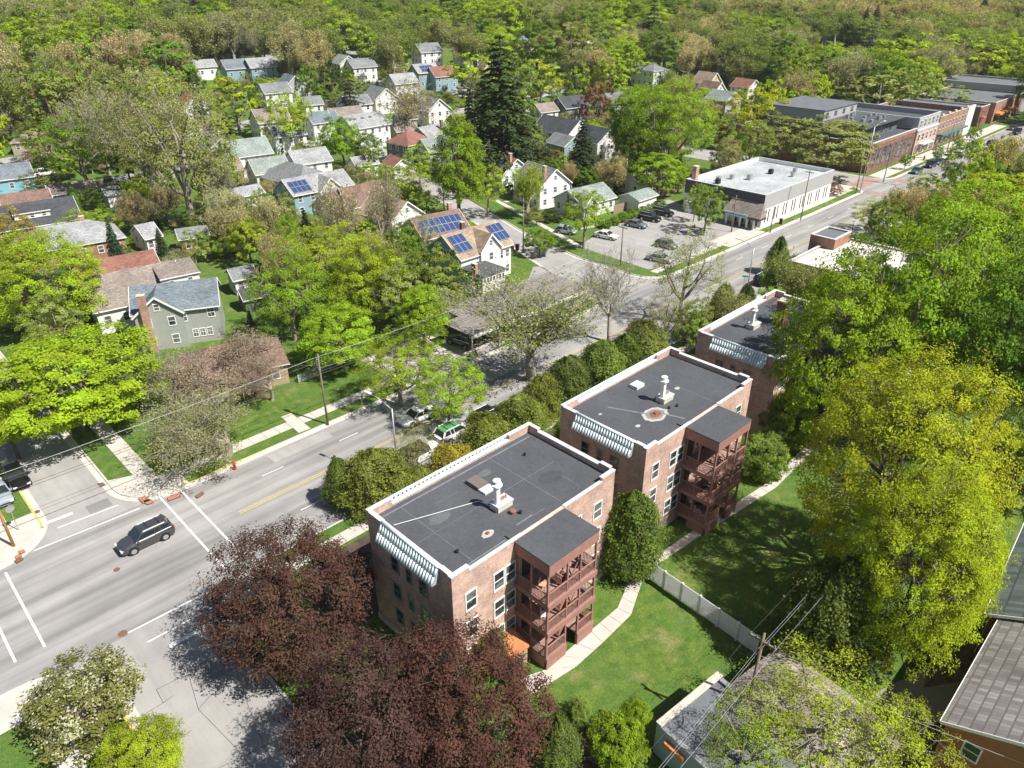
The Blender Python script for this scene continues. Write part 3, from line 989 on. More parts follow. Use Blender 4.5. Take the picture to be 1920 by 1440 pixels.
PROTO = {}
def proto(kind, lod, var, R, H):
    """prototype meshes at a reference size for a kind / level of detail / variant"""
    key = (kind, lod, var)
    if key in PROTO:
        return PROTO[key]
    seed = hash_s(kind) + var * 17 + int(lod * 100)
    # leaf size in metres at the reference size
    lsz = {1.0: 1.0, 0.3: 1.75, 0.08: 2.9}[lod]
    if kind in SPEC:
        mat = {'purple': LEAF_RED, 'blossom': LEAF_BLOS}.get(kind)
        c, t = make_broad(kind, seed, R, H, SPEC[kind]['ls'] * lsz, lod, mat)
    elif kind == 'bare':
        c, t = make_bare(seed, R, H, 1.0, 0.30 if lod < 1 else 0.25, 0.16 * (1.6 if lod < 1 else 1), 0.6, 1.0 if lod == 1 else 1.7)
    elif kind == 'crab':
        c, t = make_bare(seed, R, H, 1.0, 2.2, 0.13, 0.3, 1.1)
    elif kind == 'vase':
        c, t = make_bare(seed, R, H, 1.0, 0.9, 0.17 * (1.7 if lod < 1 else 1), 1.0, 1.0 if lod == 1 else 1.6, spread=0.75)
    elif kind == 'haze':
        c, t = make_bare(seed, R, H, 1.0, 1.6, 0.30, 0.7, 1.6)
    elif kind == 'spruce':
        c, t = make_conifer(seed, R, H, 0.30 * (1 if lod == 1 else 1.6), 24 if lod > 0.2 else 14, {1.0: 1.0, 0.3: 0.5, 0.08: 0.25}[lod])
    elif kind == 'column':
        c, t = make_conifer(seed, R, H, 0.13 * lsz ** 0.9, columnar=True, lod={1.0: 1.7, 0.3: 0.25, 0.08: 0.06}[lod])
    PROTO[key] = (c, t, R, H)
    return PROTO[key]

def hash_s(s):
    h = 7
    for ch_ in s:
        h = (h * 31 + ord(ch_)) % 99991
    return h

G_ = {  # leaf colours (base)
    'bright': (0.225, 0.360, 0.026), 'lime': (0.290, 0.395, 0.028), 'yellow': (0.345, 0.405, 0.026), 'gold': (0.33, 0.28, 0.04),
    'green': (0.150, 0.250, 0.028), 'mid': (0.205, 0.275, 0.055), 'dark': (0.062, 0.100, 0.028), 'deep': (0.048, 0.075, 0.034),
    'olive': (0.270, 0.300, 0.095), 'grey': (0.30, 0.31, 0.16), 'tan': (0.41, 0.37, 0.19), 'buff': (0.45, 0.41, 0.24),
    'blue': (0.085, 0.115, 0.090), 'plum': (0.086, 0.047, 0.037), 'wine': (0.105, 0.050, 0.038), 'rust': (0.26, 0.15, 0.10),
    'blossom': (0.19, 0.23, 0.06), 'yew': (0.190, 0.230, 0.044), 'cedar': (0.125, 0.170, 0.036), 'brown': (0.27, 0.19, 0.13), 'pink': (0.36, 0.26, 0.21),
}
TREES = []
NT = [0]
def tree(kind, x, y, R, H, col, label, cat='tree', name=None, group=None, lod=None, rz=None, var=None, z=None):
    NT[0] += 1
    rnd = random.Random(NT[0] * 77 + 5)
    z = terr(x, y) if z is None else z
    if lod is None:
        d = math.hypot(x, y)
        lod = 1.0 if d < 95 else (0.3 if d < 230 else 0.08)
    if var is None:
        var = rnd.randrange(3 if lod < 1 else 2)
    RR, HH = {'maple': (5, 9), 'round': (5, 9), 'fine': (6, 13), 'purple': (5, 9), 'open': (5, 9), 'sparse': (5, 9), 'oval': (4, 11), 'shrub': (2.2, 3.2), 'blossom': (3, 5.5),
              'bare': (5, 10), 'crab': (5, 7), 'vase': (4.5, 10), 'haze': (5, 11), 'spruce': (3.4, 13), 'column': (1.8, 6)}[kind]
    c, t, R0, H0 = proto(kind, lod, var, RR, HH)
    nm = name or {'shrub': 'shrub', 'spruce': 'spruce_tree', 'column': 'evergreen_shrub'}.get(kind, 'tree')
    e = thing(nm, label, cat, (x, y, z), rnd.uniform(0, 6.28) if rz is None else rz, group)
    sx = R / R0; sz = H / H0
    e.scale = (sx, sx * rnd.uniform(0.93, 1.07), sz)
    cc = put('crown', c, e)
    jit = [rnd.uniform(0.92, 1.08) for _ in range(3)]
    col = G_[col] if isinstance(col, str) else col
    cc.color = (*[col[i] * jit[i] for i in range(3)], 1)
    put('trunk', t, e)
    TREES.append((x, y, R, H))
    return e

def T(kind, u, v, w, H, col, label, cat='tree', hc=0.58, **k):
    """tree whose crown centre is seen at photo pixel (u, v) and whose crown is w pixels wide"""
    p = P(u, v, hc * H)
    d = proj(p)[2]
    return tree(kind, p.x, p.y, w / 2 * d / FPX, H, col, label, cat, **k)

# ------------------------------------------------------------------ building parts
WINC = {}
def window(parent, x, y, z, rz, w=0.9, h=1.35, style='double', frame=None):
    """window centred at (x, y, z) on a wall whose outward normal is -Y turned by rz; frame, sash and pane"""
    frame = frame or WHITE
    key = (round(w, 2), round(h, 2), style, frame.name)
    if key not in WINC:
        t = 0.09
        b = MB()
        b.box(-w / 2 - t, -0.06, -h / 2 - t * 1.3, w / 2 + t, 0.02, -h / 2)
        b.box(-w / 2 - t, -0.06, h / 2, w / 2 + t, 0.02, h / 2 + t)
        b.box(-w / 2 - t, -0.055, -h / 2, -w / 2, 0.02, h / 2)
        b.box(w / 2, -0.055, -h / 2, w / 2 + t, 0.02, h / 2)
        if style in ('double', 'grid'):
            b.box(-w / 2, -0.045, -0.03, w / 2, 0.02, 0.03)
        if style == 'grid':
            b.box(-0.02, -0.042, -h / 2, 0.02, 0.02, h / 2)
            b.box(-w / 2, -0.04, h / 4 - 0.015, w / 2, 0.02, h / 4 + 0.015)
        fm = b.build('window', frame)
        p = MB(); p.box(-w / 2, -0.02, -h / 2, w / 2, 0.015, h / 2)
        pm = p.build('pane', GLASS)
        WINC[key] = (fm.data, pm.data)
        bpy.data.objects.remove(fm); bpy.data.objects.remove(pm)
    f, p = WINC[key]
    o = put('window', f, parent, (x, y, z)); o.rotation_euler = (0, 0, rz)
    put('pane', p, o)
    return o

def box(name, x0, y0, z0, x1, y1, z1, mat, parent=None, **k):
    b = MB(); b.box(min(x0, x1), min(y0, y1), min(z0, z1), max(x0, x1), max(y0, y1), max(z0, z1))
    return b.build(name, mat, parent, **k)

BRICK_RED = brick_mat('red_brick', (0.56, 0.37, 0.30), (0.43, 0.27, 0.215), (0.56, 0.47, 0.41))
BRICK_DARK = brick_mat('dark_brick', (0.23, 0.095, 0.07), (0.17, 0.07, 0.055), (0.26, 0.2, 0.17))
BRICK_ORG = brick_mat('orange_brick', (0.37, 0.19, 0.125), (0.30, 0.145, 0.10), (0.35, 0.27, 0.22))
BRICK_TAN = brick_mat('tan_brick', (0.46, 0.36, 0.22), (0.40, 0.30, 0.18), (0.40, 0.34, 0.26))
STONE_CH = brick_mat('chimney_brick', (0.50, 0.30, 0.22), (0.36, 0.2, 0.15), (0.5, 0.45, 0.4), 0.3, 0.14)
MEMB = plain('roof_membrane', (0.074, 0.079, 0.088), 0.75, 0.20, 0.35, 4.0, spec=0.3)
MEMB2 = plain('old_roof_membrane', (0.13, 0.14, 0.155), 0.8, 0.25, 0.5, 6.0)
COPING = plain('white_coping', (0.54, 0.55, 0.56), 0.6, 0.14, 1.5, 9.0)
SEAM = plain('seam_grey', (0.16, 0.17, 0.19), 0.8, 0.3)
TILE = plain('glazed_roof_tile', (0.66, 0.76, 0.76), 0.4, 0.2, 2.0, 6.0, spec=0.5)
TILE_D = plain('tile_valley', (0.34, 0.41, 0.42), 0.5, 0.2)
DECKW = plain('red_brown_deck_wood', (0.30, 0.155, 0.13), 0.75, 0.2, 2.0, 12.0)
SHADEF = plain('shaded_window_frame', (0.26, 0.25, 0.23), 0.7, 0.15)  # west-wall frames: the wall's shade put into a darker frame colour
DECKF = plain('deck_boards', (0.30, 0.19, 0.16), 0.8, 0.2, 2.0, 12.0)
DOORM = plain('dark_door', (0.05, 0.045, 0.04), 0.5, 0.2)
LIMEST = plain('limestone', (0.52, 0.47, 0.40), 0.85, 0.1)

# ------------------------------------------------------------------ the three brick apartment blocks
AL, AD, AH = 16.5, 9.3, 10.0
def apartment(px, py, label, vent_xy, extras, deckside=True):
    g = 'brick apartment blocks with back balconies'
    e = thing('apartment_building', label, 'building', (px, py, 0.115), 0, g)
    w = 0.28
    # walls up to the roof deck, parapet on top
    box('wall', 0, 0, -0.3, AL, w, AH + 0.12, BRICK_RED, e)
    box('wall', 0, AD - w, -0.3, AL, AD, AH + 0.12, BRICK_RED, e)
    box('wall', 0, w, -0.3, w, AD - w, AH + 0.12, BRICK_RED, e)
    box('wall', AL - w, w, -0.3, AL, AD - w, AH + 0.12, BRICK_RED, e)
    box('foundation', -0.06, -0.06, -0.3, AL + 0.06, AD + 0.06, 0.5, LIMEST, e)
    r = box('roof', w, w, AH - 0.3, AL - w, AD - w, AH - 0.06, MEMB, e)
    zt = AH + 0.12
    def pier(x0, y0, x1, y1, top):
        box('parapet', x0, y0, zt, x1, y1, top, BRICK_RED, e)
        c = box('coping', x0 - 0.04, y0 - 0.04, top, x1 + 0.04, y1 + 0.04, top + 0.07, COPING, e)
    dx0, dx1 = 6.4, 10.1
    # south parapet, broken where the balcony roof joins
    box('coping', 1.5, -0.03, zt, dx0, w - 0.04, zt + 0.09, COPING, e)
    box('coping', 10.7, -0.03, zt, AL - 1.5, w - 0.04, zt + 0.09, COPING, e)
    pier(0, 0, 1.5, w, zt + 0.32)
    pier(AL - 1.5, 0, AL, w, zt + 0.32)
    # north (street) parapet stepped up at both ends
    box('coping', 2.0, AD - w - 0.06, zt, AL - 2.6, AD + 0.06, zt + 0.12, COPING, e)
    pier(0, AD - w, 2.0, AD, zt + 0.5)
    pier(AL - 2.6, AD - w, AL, AD, zt + 0.5)
    # east parapet
    box('coping', AL - w - 0.06, 1.3, zt + 0.25, AL + 0.06, AD - 1.3, zt + 0.35, COPING, e)
    box('parapet', AL - w, 1.3, zt, AL, AD - 1.3, zt + 0.25, BRICK_RED, e)
    pier(AL - w, w + 0.07, AL, 1.3, zt + 0.5)
    pier(AL - w, AD - 1.3, AL, AD - w - 0.07, zt + 0.5)
    # west parapet with the glazed tile strip
    pier(0, w + 0.07, w, 1.15, zt + 0.42)
    pier(0, 7.55, w, AD - w - 0.07, zt + 0.42)
    box('parapet', 0, 1.15, zt, w, 7.55, zt + 0.35, BRICK_RED, e)
    # tile strips: west face and street face; each column of tiles is one part
    def tiles(side):
        n = 22 if side == 'w' else 38
        a0, a1 = (1.2, 7.5) if side == 'w' else (0.9, AL - 0.9)
        up = Vector((-0.02, 0, zt + 0.42)); dn = Vector((-0.68, 0, zt - 0.78))
        b = MB()
        if side == 'w':
            b.add([(up.x, a0, up.z), (up.x, a1, up.z), (dn.x, a1, dn.z), (dn.x, a0, dn.z), (0.0, a0, dn.z), (0.0, a1, dn.z), (0.0, a0, up.z), (0.0, a1, up.z)],
                  [(0, 3, 2, 1), (2, 3, 4, 5), (0, 6, 4, 3), (1, 2, 5, 7)])
        else:
            b.add([(a0, AD - up.x, up.z), (a1, AD - up.x, up.z), (a1, AD - dn.x, dn.z), (a0, AD - dn.x, dn.z), (a0, AD, dn.z), (a1, AD, dn.z), (a0, AD, up.z), (a1, AD, up.z)],
                  [(0, 1, 2, 3), (2, 5, 4, 3), (0, 3, 4, 6), (1, 7, 5, 2)])
        bd = b.build('tile_bed', TILE_D, e)
        st = (a1 - a0) / n
        me = None
        for i in range(n):
            if me is None:
                m = MB()
                for k in range(2):
                    p0, p1 = up.lerp(dn, k / 2), up.lerp(dn, (k + 1) / 2 + 0.012)
                    r0_, r1_ = st * 0.31, st * 0.33
                    if side == 'w':
                        m.tube(p0, p1, r0_, r1_, 8)
                    else:
                        m.tube(Vector((0, -p0.x, p0.z)), Vector((0, -p1.x, p1.z)), r0_, r1_, 8)
                o = m.build('tile', TILE, e, smooth=True); me = o.data
            else:
                o = put('tile', me, e)
            o.location = (0, a0 + st * (i + 0.5), 0) if side == 'w' else (a0 + st * (i + 0.5), AD, 0)
        if side == 'w':
            b = MB(); b.tube((0, a0, zt + 0.47), (0, a1, zt + 0.47), 0.11, 0.11, 10); b.build('ridge_tile', TILE, e, smooth=True)
            box('coping', 0.05, a0, zt + 0.35, w + 0.03, a1, zt + 0.42, COPING, e)
        else:
            b = MB(); b.tube((a0, AD, zt + 0.47), (a1, AD, zt + 0.47), 0.11, 0.11, 10); b.build('ridge_tile', TILE, e, smooth=True)
    tiles('w'); tiles('n')
    # windows
    for z in (7.55, 4.95, 2.35):
        window(e, 1.55, 0, z, 0, 0.85, 1.45)
        window(e, 4.1, 0, z, 0, 0.85, 1.45)
        window(e, 5.2, 0, z, 0, 0.85, 1.45)
        window(e, 14.6, 0, z + 0.1, 0, 0.85, 1.4)
        window(e, 12.2, 0, z, 0, 0.85, 1.45)
        for y in (6.3, 4.7, 3.1):
            window(e, 0, y, z - 0.05, -math.pi / 2, 0.8 if y != 4.7 else 0.5, 1.3, 'double', SHADEF)
            window(e, AL, y, z - 0.05, math.pi / 2, 0.8, 1.3)
        for x in (2.5, 6, 10.5, 14):
            window(e, x, AD, z, math.pi, 1.5, 1.45)
    # wooden back balconies
    x0, x1, yd = 5.6, 10.7, -3.3
    box('balcony_roof', x0 - 0.02, yd - 0.02, AH - 0.02, x1 + 0.02, w + 0.6, AH + 0.06, MEMB, e)
    for a, b_ in (((x0, yd, 9.05), (x1, yd + 0.06, AH - 0.02)), ((x0, yd + 0.06, 9.05), (x0 + 0.06, -0.01, AH - 0.02)), ((x1 - 0.06, yd + 0.06, 9.05), (x1, -0.01, AH - 0.02))):
        f = box('fascia', *a, *b_, DECKW, e)
    xs_post = [x0, x0 + 1.95, x0 + 3.3, x1 - 0.14]
    for i, xp in enumerate(xs_post):
        box('post', xp, yd + 0.08, -0.1, xp + 0.14, yd + 0.22, 9.05 if i != 1 else 9.05, DECKW, e)
    for yp in (-1.6, -0.2):
        for xp in (x0 + 0.08, x1 - 0.2):
            box('post', xp, yp, -0.1, xp + 0.12, yp + 0.12, 9.05, DECKW, e)
    levels = (6.3, 3.7, 1.15)
    for li, zf in enumerate(levels):
        nb = 12
        bays = [(x0, x0 + 2.05), (x0 + 3.3, x1)] if li == 2 else [(x0, x1)]
        for bx0, bx1 in bays:
            nbd = int((0 - yd) / 0.3)
            for q in range(nbd):
                if bx1 - bx0 > 4 and q in (2, 3, 4, 5):
                    # stair opening
                    box('plank', bx0, yd + q * 0.3 + 0.006, zf - 0.05, bx0 + 2.05, yd + (q + 1) * 0.3 - 0.006, zf, DECKF, e)
                    box('plank', bx1 - 1.8, yd + q * 0.3 + 0.006, zf - 0.05, bx1, yd + (q + 1) * 0.3 - 0.006, zf, DECKF, e)
                    continue
                box('plank', bx0, yd + q * 0.3 + 0.006, zf - 0.05, bx1, yd + (q + 1) * 0.3 - 0.006, zf, DECKF, e)
            box('beam', bx0 - 0.03, yd - 0.04, zf - 0.42, bx1 + 0.03, yd + 0.05, zf + 0.02, DECKW, e)
        for xb in (x0, x1 - 0.06):
            box('beam', xb - 0.02, yd + 0.06, zf - 0.38, xb + 0.08, -0.02, zf - 0.051, DECKW, e)
        if li == 2:
            box('skirt', x0, yd, -0.1, x0 + 2.05, yd + 0.05, zf - 0.43, DECKW, e)
            box('skirt', x0 + 3.3, yd, -0.1, x1, yd + 0.05, zf - 0.43, DECKW, e)
            box('skirt', x0, yd + 0.06, -0.1, x0 + 0.05, -1.3, zf - 0.43, DECKW, e)
        # railings: top rail and balusters
        def rail(p, q):
            p, q = Vector(p), Vector(q)
            b = MB()
            b.bar(p + Vector((0, 0, 1.0)), q + Vector((0, 0, 1.0)), 0.10, 0.06)
            b.bar(p + Vector((0, 0, 0.14)), q + Vector((0, 0, 0.14)), 0.05, 0.06)
            n = int((q - p).length / 0.13)
            for i in range(1, n):
                c = p.lerp(q, i / n)
                b.box(c.x - 0.02, c.y - 0.02, c.z + 0.1, c.x + 0.02, c.y + 0.02, c.z + 1.0)
            b.build('railing', DECKW, e)
        rail((x0 + 0.14, yd + 0.12, zf), (x0 + 2.0, yd + 0.12, zf))
        rail((x0 + 3.4, yd + 0.12, zf), (x1 - 0.14, yd + 0.12, zf))
        if li < 2:
            rail((x0 + 2.05, yd + 0.12, zf), (x0 + 3.3, yd + 0.12, zf))
        rail((x0 + 0.06, yd + 0.2, zf), (x0 + 0.06, -0.1, zf))
        rail((x1 - 0.06, yd + 0.2, zf), (x1 - 0.06, -0.1, zf))
        rail((x0 + 2.05, yd + 0.6, zf), (x0 + 2.05, yd + 1.9, zf))
        # doors and windows on the wall behind
        for xd in (x0 + 1.2, x1 - 1.3):
            box('door', xd - 0.45, -0.05, zf, xd + 0.45, 0.01, zf + 2.05, DOORM, e)
        window(e, x0 + 2.5, 0, zf + 1.35, 0, 0.8, 1.1)
        # stair flight
        if li < 2:
            b = MB(); zl = levels[li + 1] if li < 2 else 0
            p, q = Vector((x0 + 2.15, yd + 1.3, zl)), Vector((x0 + 4.0, yd + 1.3, zf))
            for s_ in (-0.4, 0.4):
                b.bar(p + Vector((0, s_, 0)), q + Vector((0, s_, 0)), 0.06, 0.25)
                b.bar(p + Vector((0, s_, 0.9)), q + Vector((0, s_, 0.9)), 0.06, 0.08)
            for k in range(12):
                c = p.lerp(q, (k + 0.5) / 12)
                b.box(c.x - 0.12, c.y - 0.38, c.z, c.x + 0.12, c.y + 0.38, c.z + 0.04)
            b.build('stair', DECKW, e)
    # tall vent stack on its kerb
    vx, vy = vent_xy
    box('vent_base', vx, vy, AH - 0.06, vx + 1.45, vy + 0.9, AH + 0.38, LIMEST, e)
    box('vent_coping', vx - 0.06, vy - 0.06, AH + 0.38, vx + 1.51, vy + 0.96, AH + 0.50, COPING, e)
    b = MB(); b.box(vx + 0.1, vy + 0.25, AH + 0.5, vx + 0.45, vy + 0.6, AH + 2.1)
    b.tube((vx + 0.28, vy + 0.42, AH + 2.1), (vx + 0.28, vy + 0.42, AH + 2.22), 0.42, 0.42, 8)
    b.tube((vx + 0.28, vy + 0.42, AH + 2.22), (vx + 0.28, vy + 0.42, AH + 2.55), 0.16, 0.16, 10)
    b.tube((vx + 0.28, vy + 0.42, AH + 2.55), (vx + 0.28, vy + 0.42, AH + 2.65), 0.3, 0.12, 12)
    b.build('vent_stack', WHITE, e)
    b = MB()
    for k in range(3):
        b.tube((vx + 0.75 + 0.22 * k, vy + 0.45, AH + 0.5), (vx + 0.75 + 0.22 * k, vy + 0.45, AH + 0.82), 0.08, 0.07, 8)
    b.build('flue_pots', plain('clay', (0.45, 0.28, 0.22), 0.8), e)
    for kind, args in extras:
        if kind == 'hatch':
            x, y = args
            box('roof_hatch', x, y, AH - 0.06, x + 1.05, y + 1.35, AH + 0.28, plain('weathered_wood', (0.15, 0.13, 0.115), 0.9), e)
            box('hatch_lid', x + 0.05, y - 0.75, AH - 0.05, x + 1.1, y - 0.02, AH + 0.12, COPING, e)
        elif kind == 'lid':
            x, y = args
            box('roof_hatch', x, y, AH - 0.06, x + 1.15, y + 0.9, AH + 0.25, COPING, e)
        elif kind == 'stain':
            x, y, rr, mm, zz = args
            b = MB(); n = 22
            rd = random.Random(int(x * 100))
            b.add([(x + rr * math.cos(6.283 * i / n) * rd.uniform(.8, 1.15) * 1.25, y + rr * .85 * math.sin(6.283 * i / n) * rd.uniform(.85, 1.1), AH - 0.06 + zz) for i in range(n)], [tuple(range(n))])
            b.build('water_stain', mm, e)
        elif kind == 'vent':
            x, y, r_, h_, mm = args
            b = MB(); b.tube((x, y, AH - 0.06), (x, y, AH + h_), r_, r_, 10); b.tube((x, y, AH + h_), (x, y, AH + h_ + 0.06), r_ * 1.5, r_ * 1.1, 10)
            b.build('roof_vent', mm, e)
        elif kind == 'seam':
            (xa, ya), (xb, yb), ww = args
            m_ = line_w('seam', (xa, ya), (xb, yb), ww, AH - 0.052, SEAM, e, None)
        elif kind == 'cable':
            b = MB(); pts = args
            for p, q in zip(pts, pts[1:]):
                b.tube(p, q, 0.022, 0.022, 5)
            b.build('cable', WHITE, e)
    return e
ST_P = plain('pale_stain', (0.40, 0.38, 0.34), 0.85, 0.2, 3.0)
ST_M = plain('mid_stain', (0.20, 0.20, 0.20), 0.85, 0.2, 3.0)
ST_R = plain('rust_stain', (0.20, 0.10, 0.055), 0.85, 0.3, 3.0)
VRED = plain('rusty_vent', (0.25, 0.10, 0.09), 0.7, 0.2)
apartment(21.4, 27.4, 'nearest red brick apartment block, dark flat roof with a white cable to its vent stack', (6.95, 3.0), [
    ('hatch', (7.65, 5.95)), ('stain', (4.95, 1.95, 0.42, ST_P, 0.004)), ('vent', (4.95, 1.95, 0.10, 0.03, VRED)),
    ('vent', (7.7, 2.3, 0.16, 0.2, VRED)), ('vent', (8.1, 1.9, 0.10, 0.15, BLACK)), ('vent', (13.5, 6.8, 0.08, 0.15, BLACK)), ('vent', (2.2, 2.0, 0.10, 0.12, BLACK)),
    ('seam', ((2.4, 0.7), (2.4, 8.6), 0.04)), ('seam', ((11.2, 0.7), (11.2, 8.8), 0.05)), ('seam', ((1.0, 4.6), (6.9, 4.6), 0.03)), ('seam', ((8.5, 4.6), (14.5, 4.6), 0.04)),
    ('seam', ((5.8, 0.45), (10.9, 0.45), 0.10)), ('seam', ((0.6, 8.55), (15.8, 8.5), 0.16)), ('seam', ((8.6, 1.1), (9.8, 1.1), 0.05)),
    ('stain', (12.8, 3.4, 0.9, plain('damp_patch', (0.066, 0.07, 0.08), 0.5, 0.2), 0.003)), ('stain', (3.6, 5.6, 0.7, plain('dry_patch', (0.115, 0.12, 0.13), 0.8, 0.2), 0.003)), ('stain', (9.6, 7.3, 0.5, plain('dry_patch', (0.13, 0.135, 0.145), 0.8, 0.2), 0.003)), ('seam', ((13.6, 1.0), (13.6, 3.4), 0.03)), ('seam', ((7.0, 1.2), (8.6, 1.2), 0.14)), ('seam', ((4.4, 7.0), (6.6, 7.0), 0.03)), ('seam', ((0.6, 0.6), (0.6, 8.4), 0.10)), ('seam', ((0.6, 0.62), (5.4, 0.62), 0.12)),
    ('cable', [(0.8, 7.2, AH + 0.02), (3.0, 6.35, AH + 0.05), (6.9, 5.0, AH + 0.0), (7.0, 3.9, AH + 0.1)])])
apartment(41.95, 27.4, 'middle red brick apartment block with a rust-ringed drain stain on its flat roof', (7.5, 3.6), [
    ('lid', (7.9, 6.9)), ('stain', (5.7, 3.2, 1.15, ST_P, 0.003)), ('stain', (5.7, 3.2, 0.85, ST_M, 0.007)), ('stain', (5.7, 3.2, 0.55, ST_R, 0.011)), ('vent', (5.7, 3.2, 0.10, 0.06, VRED)),
    ('stain', (3.0, 3.1, 0.22, ST_P, 0.003)), ('stain', (2.2, 6.6, 0.16, ST_P, 0.003)), ('stain', (10.9, 4.5, 0.26, ST_P, 0.003)), ('stain', (9.1, 4.9, 0.3, ST_P, 0.003)),
    ('seam', ((3.6, 6.9), (5.2, 3.6), 0.2)), ('seam', ((6.2, 2.8), (7.0, 0.6), 0.2)), ('vent', (7.3, 2.9, 0.09, 0.12, BLACK)), ('vent', (8.1, 2.6, 0.09, 0.12, BLACK)), ('seam', ((11.2, 0.7), (11.2, 8.8), 0.05))])
ap3 = apartment(63.75, 27.5, 'farthest red brick apartment block, half hidden by the green trees, with a brick chimney', (5.6, 5.9), [
    ('seam', ((11.2, 0.7), (11.2, 8.8), 0.05)), ('stain', (14.5, 7.6, 0.8, ST_R, 0.004))])
box('chimney', 8.9, 4.3, AH - 0.06, 10.0, 5.3, AH + 2.6, BRICK_DARK, ap3)
box('chimney_cap', 8.83, 4.23, AH + 2.6, 10.07, 5.37, AH + 2.72, LIMEST, ap3)

# brick bin store and meter door beside the nearest block
bs = thing('bin_store', 'small brick store with a rusty orange roof at the foot of the balconies', 'shed', (24.9, 25.5, 0.12))
box('wall', 0, 0.05, -0.1, 1.6, 1.75, 1.75, BRICK_TAN, bs)
b = MB(); b.add([(-0.1, -0.1, 1.76), (1.75, -0.1, 1.76), (1.75, 1.8, 2.15), (-0.1, 1.8, 2.15), (-0.1, -0.1, 1.86), (1.75, -0.1, 1.86), (1.75, 1.8, 2.25), (-0.1, 1.8, 2.25)],
                [(3, 2, 1, 0), (4, 5, 6, 7), (0, 1, 5, 4), (1, 2, 6, 5), (2, 3, 7, 6), (3, 0, 4, 7)])
b.build('roof', plain('rusty_copper', (0.42, 0.17, 0.07), 0.7, 0.25), bs)
box('door', 0.35, 0.0, 0, 1.25, 0.05, 1.6, plain('grey_green_door', (0.27, 0.28, 0.23), 0.6), bs)

# things kept on the balconies
def chair(x, y, z, rz, mat, label):
    e = thing('patio_chair', label, 'chair', (x, y, z), rz)
    box('seat', -0.25, -0.25, 0.38, 0.25, 0.25, 0.43, mat, e)
    box('backrest', -0.25, 0.22, 0.43, 0.25, 0.27, 0.9, mat, e)
    for a in (-0.23, 0.19):
        for c in (-0.23, 0.19):
            box('leg', a, c, 0, a + 0.04, c + 0.04, 0.38, mat, e)
chair(28.0, 25.6, 6.42, 0.5, plain('tan_wicker', (0.45, 0.30, 0.18), 0.8), 'tan chair on the top west balcony of the nearest block')
chair(31.4, 25.2, 6.42, 2.2, BLACK, 'black chair on the top east balcony of the nearest block')
chair(27.9, 25.3, 3.82, 0.9, WHITE, 'white chair on the middle west balcony of the nearest block')
chair(48.6, 25.4, 3.82, 0.4, BLACK, 'black chair on the middle balcony of the middle block')
chair(48.4, 25.6, 1.27, 0.9, WHITE, 'white chair on the lowest balcony of the middle block')

# ------------------------------------------------------------------ white slat fence
fa, fb = P(1213, 1084), P(1416, 1229)
fe = thing('slat_fence', 'long white horizontal-slat fence between the two back lawns', 'fence', (fa.x, fa.y, 0.12), math.atan2(fb.y - fa.y, fb.x - fa.x))
FL = (fb - fa).length
SLATM = plain('fence_white', (0.76, 0.77, 0.78), 0.6, 0.08)
npan = 6
for i in range(npan + 1):
    box('post', FL * i / npan - 0.07, -0.07, 0, FL * i / npan + 0.07, 0.07, 1.92, SLATM, fe)
sm = None
for i in range(npan):
    for k in range(13):
        if sm is None:
            o = box('slat', 0, -0.02, 0, FL / npan - 0.15, 0.02, 0.09, SLATM, fe); sm = o.data
        else:
            o = put('slat', sm, fe)
        o.location = (FL * i / npan + 0.075, 0, 0.1 + k * 0.138)

